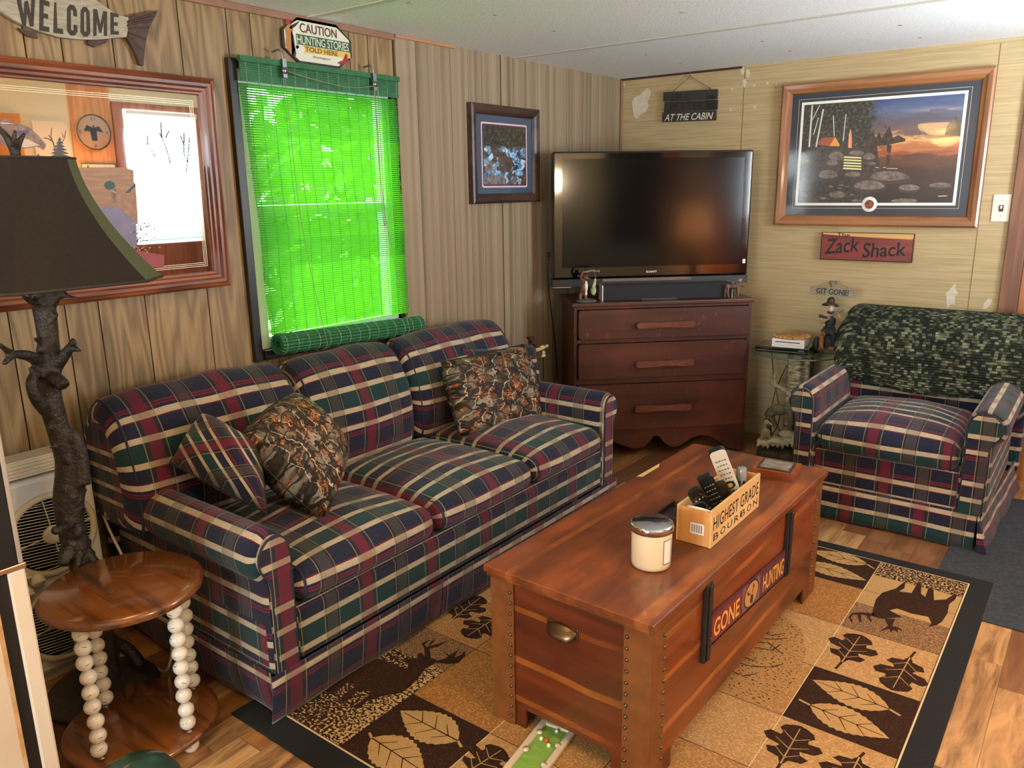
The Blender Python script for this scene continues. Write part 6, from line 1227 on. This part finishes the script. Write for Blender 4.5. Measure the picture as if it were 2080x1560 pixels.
org(bf, 'branch', [('t', [fB3(-.022, -.006, .165), fB3(.0, -.004, .166), fB3(.03, -.004, .172), fB3(.062, -.004, .166), fB3(.066, -.004, .168)], .005, .006), ('t', [fB3(.048, -.006, .128), fB3(.046, -.005, .15), fB3(.04, -.004, .172)], .002, .002), ('e', fB3(.066, -.004, .167), .008)], BWD, .0022)
ms = dthing('moose_figurine', 'tiny brown moose figurine standing at the end of the soundbar', 'figurine', .9)
fM3 = lambda a, b, c: fD(.905+a, .035+b, .9005+c)
MB_ = P('painted_moose_brown', (112, 84, 66), .5, (76, 56, 44), 60)
org(ms, 'moose_body', [('e', fM3(.0, 0, .066), (.030, .014, .015)), ('e', fM3(.024, 0, .072), (.018, .013, .017)), ('e', fM3(-.026, 0, .066), (.014, .012, .014)), ('t', [fM3(.034, 0, .074), fM3(.05, 0, .078)], .012, .009), ('t', [fM3(.05, 0, .076), fM3(.068, 0, .066), fM3(.074, 0, .063)], .009, .006), ('t', [fM3(-.032, .006, .06), fM3(-.034, .006, .03), fM3(-.034, .006, .001)], .008, .004), ('t', [fM3(-.022, -.006, .06), fM3(-.024, -.006, .032), fM3(-.016, -.006, .001)], .008, .004), ('t', [fM3(.022, .006, .06), fM3(.022, .006, .03), fM3(.024, .006, .001)], .008, .004), ('t', [fM3(.03, -.006, .06), fM3(.034, -.006, .03), fM3(.040, -.006, .001)], .008, .004), ('t', [fM3(.056, 0, .066), (fM3(.056, 0, .052))], .004, .003)], MB_, .0026)
org(ms, 'antlers', [('t', [fM3(.046, -.004, .086), fM3(.04, -.014, .094), fM3(.032, -.024, .098)], .004, .006), ('t', [fM3(.046, .004, .086), fM3(.052, .014, .094), fM3(.06, .024, .098)], .004, .006), ('e', fM3(.034, -.022, .10), (.010, .006, .007)), ('e', fM3(.058, .022, .10), (.010, .006, .007))], P('painted_antler', (168, 140, 112), .6), .0026)
# ornament behind the sofa arm
t = thing('rack_ornament', 'pale carved ornament on a dark post between sofa and dresser', 'ornament', (-2.48, 3.42, 0))
XO = -2.50; op = lambda x, y: atx(x, y, XO); PALE = P('pale_carved_bone', (226, 206, 160), .5, (190, 164, 116), 40)
pb_ = op(1078, 684); m = MB(); m.tube([V((pb_.x, pb_.y, 0)), V((pb_.x, pb_.y, pb_.z-.02)), V((pb_.x, pb_.y, pb_.z-.012))], [.016, .014, .018], 10); m.tube([V((pb_.x, pb_.y, pb_.z-.012)), pb_], [.024, .024], 10); m.build('post', P('dark_turned_wood', (70, 36, 26), .4), t)
org(t, 'carving', [('t', [op(1080, 712), op(1094, 710), op(1113, 702)], .012, .009), ('e', op(1101, 706), (.014, .02, .014)), ('e', op(1104, 716), (.01, .014, .01)), ('e', op(1104, 723), (.01, .022, .008)), ('t', [op(1080, 712), (V((pb_.x, pb_.y, op(1080, 712).z)))], .008, .008)], PALE, .004)
m = MB(); q = op(1104, 726); m.tube([q, V((q.x, q.y, 0))], .0025, 6); m.build('rod', BLACKM, t)
# ================================================================== GLASS TABLE WITH WOLVES
gx, gy_ = -1.345, 4.385; wt = thing('wolf_table', 'round glass side table on a carved wolf and birch stump base', 'side table', (gx, gy_, 0))
m = MB(); m.lathe([(0, .602), (.237, .602), (.24, .606), (.237, .610), (0, .610)], 64, (gx, gy_, 0)); m.build('glass_top', TGLASS, wt)
m = MB(); m.lathe([(.2375, .603), (.2415, .606), (.2375, .609)], 64, (gx, gy_, 0), cap=False); m.build('glass_rim', P('green_glass_edge', (70, 96, 84), .1, coat=.5), wt)
wq = lambda x, y, Y=4.26: aty(x, y, Y)
SNOW = P('painted_snow', (214, 204, 172), .7, (176, 164, 128), 30); ROCK = P('painted_dark_rock', (44, 36, 26), .7, (84, 74, 52), 16, bump=.6, bscale=40); WOLF = P('painted_wolf_fur', (122, 108, 78), .7, (82, 74, 54), 26, (1, 1, 3), bump=.4, bscale=90); PUP = P('painted_pup_fur', (176, 156, 104), .7, (146, 128, 84), 30); BIRC = P('painted_birch', (206, 190, 150), .7, (70, 58, 40), 22, (1, 1, 4))
m = MB()
for i in range(9): a = i*.7; m.ell((gx+.10*math.cos(a)*(1 if i else 0), gy_-.02+.10*math.sin(a)*(1 if i else 0), .035), (.075, .07, .042), None, 10, 0, 6)
m.ell((gx-.09, gy_-.12, .03), (.06, .05, .038)); m.build('rock_base', ROCK, wt, remesh=.008)
p0 = wq(1590, 890); m = MB()
for x, y, r_ in ((1555, 895, .05), (1580, 893, .055), (1605, 890, .05), (1622, 886, .04), (1600, 880, .05)): c = wq(x, y, 4.24); m.ell((c.x, c.y, c.z-.006), (r_, r_*.9, .022), None, 12, 0, 6)
for i in range(9): c = wq(1540+i*10, 900, 4.205); m.ell((c.x, c.y, c.z-.009), (.010, .008, .016+.006*(i % 3)), None, 8, 0, 5)
m.build('snow_ledge', SNOW, wt, remesh=.006)
ww = lambda x, y, dy=0.: wq(x, y, 4.27+dy)
org(wt, 'wolf_body', [('e', ww(1580, 832), (.050, .035, .032)), ('e', ww(1603, 828), (.034, .032, .036)), ('e', ww(1566, 838), (.03, .032, .03)), ('t', [ww(1604, 835, -.015), ww(1606, 860, -.015), ww(1600, 888, -.02)], .020, .012), ('t', [ww(1608, 835, .02), ww(1614, 860, .02), ww(1612, 886, .02)], .018, .012), ('t', [ww(1564, 838, .02), ww(1562, 865, .02), ww(1566, 886, .02)], .020, .010), ('t', [ww(1562, 842, -.01), ww(1570, 860, -.01), ww(1578, 868, -.02)], .018, .008), ('t', [ww(1610, 822), ww(1620, 808), ww(1628, 800)], .026, .020), ('t', [ww(1560, 835), ww(1553, 848), ww(1552, 862)], .012, .006)], WOLF, .006, 1)
pw = lambda x, y: wq(x, y, 4.215)
org(wt, 'wolf_pup', [('e', pw(1554, 880), (.024, .022, .034)), ('e', pw(1557, 858), (.017, .016, .018)), ('t', [pw(1560, 858), pw(1567, 862), pw(1570, 864)], .009, .005), ('t', [pw(1560, 872), pw(1564, 890), (pw(1566, 896))], .009, .007), ('t', [pw(1550, 884), pw(1546, 892), pw(1552, 897)], .012, .008), ('e', pw(1552, 847), (.005, .005, .009)), ('e', pw(1560, 848), (.005, .005, .009))], PUP, .004)
st = lambda x, y: wq(x, y, 4.36)
org(wt, 'birch_stump', [('t', [V((gx+.0, gy_, .05)), V((gx-.0, gy_, .3)), V((gx-.0, gy_, .50)), V((gx+.0, gy_, .600))], .045, .050), ('t', [V((gx+.06, gy_+.03, .05)), V((gx+.05, gy_+.03, .4)), V((gx+.05, gy_+.02, .6))], .022, .02), ('t', [st(1610, 800), st(1590, 790), st(1575, 778), st(1572, 758)], .016, .005), ('t', [st(1592, 792), st(1572, 782), st(1562, 776)], .014, .008), ('e', st(1573, 765), (.012, .012, .02))], BIRC, .006)
m = MB(); m.tube([V((gx+.075, gy_+.05, .0)), V((gx+.075, gy_+.05, .602))], .006, 8); m.build('metal_rod', BLACKM, wt)
m = MB()
m.tube(smoothpath([(-1.56, 4.60, .55), (-1.50, 4.50, .40), (-1.44, 4.46, .2), (-1.5, 4.5, .05), (-1.58, 4.55, .012), (-1.60, 4.50, .012)]), .003, 6); m.tube(smoothpath([(-1.40, 4.62, .6), (-1.46, 4.54, .45), (-1.50, 4.50, .25), (-1.42, 4.45, .10), (-1.35, 4.55, .012)]), .003, 6)
o = m.build('cable_bundle', P('brown_cable', (74, 52, 36), .6)); tag(o, 'loose brown cables hanging behind the wolf table', 'cable')
# things on the glass table
zg = .6105; dv_ = [atz(x, y, zg+.014) for x, y in ((1534, 708), (1641, 717), (1646, 692), (1556, 687))]
ct_ = sum(dv_, V())/4; t = thing('disc_player', 'flat black disc player lying on the glass side table', 'disc player', (ct_.x, ct_.y, zg))
a_d = math.atan2(dv_[1].y-dv_[0].y, dv_[1].x-dv_[0].x); QM = Matrix.Translation(V((dv_[0].x, dv_[0].y, 0))) @ Matrix.Rotation(a_d, 4, 'Z'); fQ = lambda a, b, c: QM @ V((a, b, c)); wq_ = (dv_[1]-dv_[0]).length
m = MB(); m.box(0, wq_, 0, .20, zg, zg+.030, 0, fQ); m.build('case', BLACKG, t, bev=.002); m = MB(); m.box(.01, wq_-.01, -.0012, 0, zg+.008, zg+.013, 0, fQ); m.build('disc_tray', P('grey_tray_line', (70, 72, 74), .3), t)
m = MB(); m.box(wq_-.05, wq_-.02, -.0016, 0, zg+.017, zg+.022, 0, fQ); m.build('front_button', P('grey_button', (110, 112, 114), .3), t)
z1 = zg+.0305; k0 = .085; t = thing('game_console', 'white game console lying flat on the black disc player', 'game console', fQ(k0+.08, .1, z1))
m = MB(); m.box(k0, k0+.172, .012, .19, z1, z1+.046, 0, fQ); m.build('case', P('gloss_white_case', (232, 230, 226), .25), t, bev=.003); m = MB(); m.box(k0+.018, k0+.148, .0108, .012, z1+.028, z1+.033, 0, fQ); m.build('disc_slot', BLACKM, t)
m = MB(); m.box(k0+.015, k0+.16, .011, .012, z1+.012, z1+.020, 0, fQ); m.build('flap', P('pale_grey_flap', (206, 206, 204), .3), t)
z2 = z1+.0465; t = thing('woven_coaster', 'round woven trivet resting on the white game console', 'trivet', fQ(k0+.088, .10, z2)); cw = fQ(k0+.088, .10, z2); WOV = P('woven_straw', (206, 158, 100), .8, (150, 96, 52), 60, bump=.6, bscale=150)
m = MB(); m.lathe([(0, 0), (.092, 0), (.094, .005), (.090, .010), (0, .010)], 36, cw); m.build('disc', WOV, t)
m = MB()
for k in range(22): a = 2*math.pi*k/22; m.ell(cw+V((.093*math.cos(a), .093*math.sin(a), .007)), (.010, .010, .007), None, 8, 0, 5)
m.build('braided_rim', WOV, t, remesh=.003)
hb = atz(1684, 714, zg); hf = thing('figurine', 'bearded man figurine with hat, rifle and dogs, sitting under a GIT GONE! plank', 'figurine', (hb.x, hb.y, zg))
hY = hb.y+.02; hh = lambda x, y, dy=0.: aty(1520+x/4.333, 560+y/4.333, hY+dy); K = 4.45/1602/4.333   # metres per crop pixel
SKN = P('painted_skin', (206, 160, 128), .5); OVR = P('painted_black_overalls', (34, 34, 38), .6, (56, 56, 60), 40); HAT = P('painted_brown_hat', (60, 44, 38), .6); BRD = P('painted_white_beard', (226, 214, 204), .6); SHT = P('painted_tan_shirt', (196, 164, 130), .6); DOG = P('painted_orange_dog', (190, 112, 52), .6, (140, 78, 36), 50); RED_ = P('painted_red_bandana', (96, 34, 34), .6); STL = P('painted_rifle_grey', (150, 146, 142), .35, metal=.5)
m = MB(); c = hh(685, 655); m.lathe([(0, 0), (.062, 0), (.064, .006), (.054, .018), (.03, .024), (0, .025)], 24, (hb.x, hb.y, zg)); m.build('base', P('painted_dark_base', (52, 44, 36), .6, (90, 76, 60), 40), hf)
org(hf, 'overalls', [('e', hh(722, 400), (.030, .022, .042)), ('e', hh(712, 475), (.036, .03, .026)), ('e', hh(725, 585), (.044, .034, .060)), ('t', [hh(750, 480, -.01), hh(690, 500, -.03), hh(655, 470, -.03)], .020, .016), ('t', [hh(690, 480, -.01), hh(735, 500, -.035), hh(750, 560, -.03), hh(745, 640, -.02)], .020, .013), ('e', hh(600, 610, .02), (.022, .03, .05)), ('e', hh(790, 600, .02), (.020, .03, .05))], OVR, .004)
org(hf, 'shirt_sleeves', [('t', [hh(690, 345), hh(655, 370, -.01), hh(640, 405, -.02)], .016, .012), ('t', [hh(760, 345), hh(795, 370, -.01), hh(812, 395, -.02)], .016, .012), ('e', hh(722, 350, .004), (.030, .018, .022))], SHT, .004)
org(hf, 'arms', [('t', [hh(640, 405, -.02), hh(670, 395, -.034), hh(705, 375, -.038)], .010, .009), ('t', [hh(815, 400, -.02), hh(805, 370, -.034), hh(785, 330, -.038)], .011, .009), ('e', hh(708, 372, -.04), .011), ('e', hh(785, 330, -.042), .011)], SKN, .003)
org(hf, 'head', [('e', hh(728, 255, -.006), (.017, .017, .022)), ('e', hh(738, 252, -.022), (.004, .006, .004))], SKN, .002)
org(hf, 'beard', [('e', hh(732, 290, -.012), (.014, .013, .020)), ('e', hh(708, 275, -.004), (.006, .010, .014)), ('e', hh(752, 275, -.004), (.006, .010, .014)), ('t', [hh(722, 268, -.02), hh(746, 268, -.02)], .003, .003)], BRD, .002)
for x in (718, 742): m = MB(); m.ell(hh(x, 250, -.022), .0022, None, 8, 0, 5); m.build('eye', BLACKM, hf)
hc = hh(726, 238); hq = Quaternion((1, 0, 0), -.22)
m = MB(); m.lathe([(0, .030), (.014, .028), (.020, .016), (.021, .0), (.034, -.004), (.044, -.014), (.045, -.017), (.034, -.010), (.018, -.004), (0, -.004)], 24, hc, 0, lambda p: hq @ V((p.x, p.y, p.z))); m.build('hat', HAT, hf)
org(hf, 'bandana', [('t', [hh(698, 318, -.008), hh(725, 330, -.022), hh(755, 318, -.012)], .006, .006)], RED_, .0025)
m = MB(); m.tube([hh(625, 352, -.045), hh(700, 372, -.047)], [.0085, .006], 8); m.build('rifle_stock', HAT, hf); m = MB(); m.tube([hh(690, 372, -.047), hh(770, 335, -.049), hh(845, 295, -.05)], [.006, .005, .004], 8); m.build('rifle_barrel', STL, hf)
org(hf, 'dog', [('e', hh(645, 580, -.045), (.014, .014, .040)), ('e', hh(655, 510, -.048), (.013, .013, .013)), ('t', [hh(660, 510, -.055), hh(675, 516, -.068)], .008, .005), ('t', [hh(640, 600, -.05), hh(625, 655, -.05)], .010, .007), ('t', [hh(650, 600, -.05), hh(655, 655, -.055)], .008, .007)], DOG, .003)
org(hf, 'dog', [('e', hh(735, 645, -.04), (.024, .016, .012)), ('e', hh(715, 640, -.05), (.010, .010, .010)), ('e', hh(782, 515, -.0), (.012, .012, .012))], DOG, .003)
m = MB(); m.tube([hh(738, 200, .012), hh(740, 60, .012)], .010, 8); m.box(*(lambda p: (p.x-.020, p.x+.020, p.y+.006, p.y+.02, p.z-.012, p.z+.008))(hh(740, 62))); m.build('sign_post', P('painted_grey_post', (136, 124, 104), .7, (100, 90, 74), 40), hf)
fH = lambda a, b, c: (lambda p: V((p.x, hY-.012-c, p.z)))(hh(a, b, -.012))
m = MB(); m.prism([(548, 95), (560, 90), (940, 118), (935, 150), (943, 195), (900, 196), (540, 162), (552, 130)], 0, .010, fH); sgn_ = m.build('sign_plank', P('painted_weathered_plank', (158, 148, 124), .7, (116, 106, 88), 30, (1, 1, 6)), hf, bev=.001)
m = MB(); vs, fs_ = txt('GIT GONE!', offset=.02); A, B, C, D = [V(p) for p in ((602, 152), (885, 178), (605, 104), (890, 126))]
m.add([fH(*((A*(1-p[0])+B*p[0])*(1-p[1])+(C*(1-p[0])+D*p[0])*p[1]), .0106) for p in vs], fs_); m.build('lettering', P('dark_carved_letters', (38, 36, 44), .7), sgn_)
m = MB(); m.tube(smoothpath([fH(600, 92, .004), fH(680, 62, .004), fH(740, 52, .004), fH(800, 68, .004), fH(880, 110, .004)], 4), .0012, 5); m.build('wire', P('thin_wire', (120, 104, 80), .5), hf)
# ================================================================== LAMPS AND THINGS BEHIND THE CAMERA (light, reflections)
def fixture(x, y, label):
    t = thing('ceiling_light', label, 'ceiling light', (x, y, HC), 0, 'bowl ceiling lights')
    m = MB(); m.lathe([(0, 0), (.075, 0), (.075, -.02), (.05, -.03), (0, -.03)], 24, (x, y, HC-.0005)); m.tube([(x, y, HC-.03), (x, y, HC-.15)], .012, 8); m.build('canopy', P('bronze_lamp_metal', (92, 60, 40), .4, metal=.6), t)
    m = MB(); m.lathe([(.165, -.13), (.155, -.165), (.12, -.20), (.06, -.222), (0, -.228)], 32, (x, y, HC), cap=False); m.build('glass_bowl', emis('amber_glowing_glass', (255, 206, 130), 20.), t)
    m = MB()
    for a in (.4, 2.5, 4.6): m.tube(smoothpath([(x, y, HC-.235), (x+.09*math.cos(a), y+.09*math.sin(a), HC-.222), (x+.16*math.cos(a), y+.16*math.sin(a), HC-.15)]), .006, 6)
    m.build('antler_arm', MC['bronze_lamp_metal'], t)
    return t
fixture(-1.50, .72, 'ceiling light with amber glass bowl, over the space before the sofa')
fixture(-1.9, -2.2, 'ceiling light with amber glass bowl, farther back by the rear wall')
sx_, sy_, sz_ = XR-.13, 1.20, 1.60
t = thing('wall_sconce', 'wall lamp with a cream paper shade on the wall behind the camera', 'wall lamp', (XR, sy_, sz_))
m = MB(); m.box(XR-.02, XR-.001, sy_-.05, sy_+.05, sz_-.12, sz_+.06); m.tube([(XR-.02, sy_, sz_-.06), (sx_, sy_, sz_-.06), (sx_, sy_, sz_-.02)], .008, 8); m.build('bracket', MC['bronze_lamp_metal'], t)
m = MB(); m.lathe([(.10, -.10), (.065, .10)], 32, (sx_, sy_, sz_), cap=False); m.build('paper_shade', emis('glowing_cream_shade', (255, 190, 110), 5.), t)
lamp('sconce_bulb', 'POINT', (sx_-.14, sy_, sz_-.02), 42, (1, .82, .60), .10)
lamp_x, lamp_y = .70, 2.84
t = thing('bedside_cabinet', 'small pine cabinet with a lamp on it, beside the outer door', 'cabinet', (lamp_x+.02, lamp_y, 0)); m = MB(); m.box(.50, .93, 2.66, 3.02, .02, .70); m.build('carcass', PINE, t, bev=.004); m = MB(); m.box(.494, .5, 2.68, 3.0, .1, .6); m.build('door', PINE, t, bev=.003); m = MB(); m.ell((.488, 2.96, .4), .012); m.build('knob', MC['brass'], t)
t = thing('table_lamp', 'lit table lamp with an orange parchment shade on the pine cabinet', 'table lamp', (lamp_x, lamp_y, .70))
m = MB(); m.lathe([(0, .7005), (.07, .7005), (.075, .715), (.03, .74), (.05, .82), (.045, .92), (.015, .97), (.012, 1.10), (0, 1.10)], 24, (lamp_x, lamp_y, 0)); m.build('base', P('brown_glazed_ceramic', (110, 66, 38), .3), t)
m = MB(); m.lathe([(.17, 1.05), (.11, 1.33)], 32, (lamp_x, lamp_y, 0), cap=False); m.build('shade', emis('glowing_orange_shade', (255, 150, 60), 9.), t)
lamp('table_bulb', 'POINT', (lamp_x-.0, lamp_y, 1.19), 10, (1, .68, .38), .06)
t = thing('wall_clock', 'round wooden clock with a duck hunter scene on the pine boards', 'clock', (XR-.012, 3.01, 1.80)); fK = lambda p: V((XR-.012-p.z, 3.01-p.x, 1.80+p.y))
m = MB(); m.lathe([(.125, .0005), (.125, .015), (.118, .02), (0, .02)], 36, (0, 0, 0), 0, fK); m.build('disc', P('tan_clock_face', (176, 140, 110), .5), t); m = MB()
m.tube([fK(V((0, 0, .022))), fK(V((.07, .02, .022)))], .005, 6); m.tube([fK(V((0, 0, .022))), fK(V((0, .05, .022)))], .005, 6); m.lathe([(.125, .018), (.127, .024), (.12, .022)], 36, (0, 0, 0), 0, fK, cap=False); m.prism([(-.07, .0), (-.04, .045), (.0, .03), (.05, .05), (.07, .0), (.03, .02), (.02, -.06), (-.02, -.06), (-.02, .01)], .0204, .0210, lambda a, b, c: fK(V((a, b, c)))); 
for st, a, b in (('12', -.016, .085), ('3', .09, -.01), ('6', -.008, -.105), ('9', -.102, -.01)): m.text(st, a, b, .03 if st == '12' else .015, .022, .0206, lambda a, b, c: fK(V((a, b, c))))
m.build('hands', P('dark_clock_print', (50, 54, 62), .5), t)
t = thing('lodge_sign', 'small framed sign with a blue moose, hung under the clock', 'sign', (XR-.012, 3.02, 1.52)); fK2 = lambda a, b, c: V((XR-.0125-c, 3.02-a, 1.52+b))
m = MB(); m.box(-.13, .13, -.06, .06, 0, .012, 0, fK2); m.build('board', P('cream_sign_board', (214, 196, 160), .6), t, bev=.002); m = MB(); outline(m, -.13, .13, -.06, .06, .008, .012, 0, fK2); m.prism([(.0, -.05), (.02, .0), (.06, .01), (.08, .05), (.1, .0), (.09, -.05)], .0122, .0128, fK2); m.build('painted_moose', P('slate_blue_paint', (50, 70, 110), .6), t)
t = thing('tree_picture', 'unframed pale picture of bare trees on the cream wall', 'picture', (XR, 2.70, 1.75)); m = MB(); m.box(XR-.018, XR-.001, 2.60, 2.83, 1.50, 1.86); m.build('canvas', P('pale_dusk_canvas', (226, 204, 170), .7), t)
t = thing('orange_picture', 'picture in an orange wooden frame on the cream wall', 'picture', (XR, 2.42, 1.75)); m = MB(); m.box(XR-.02, XR-.001, 2.34, 2.52, 1.45, 1.90); m.build('frame', P('orange_picture_wood', (206, 126, 60), .5), t, bev=.003)
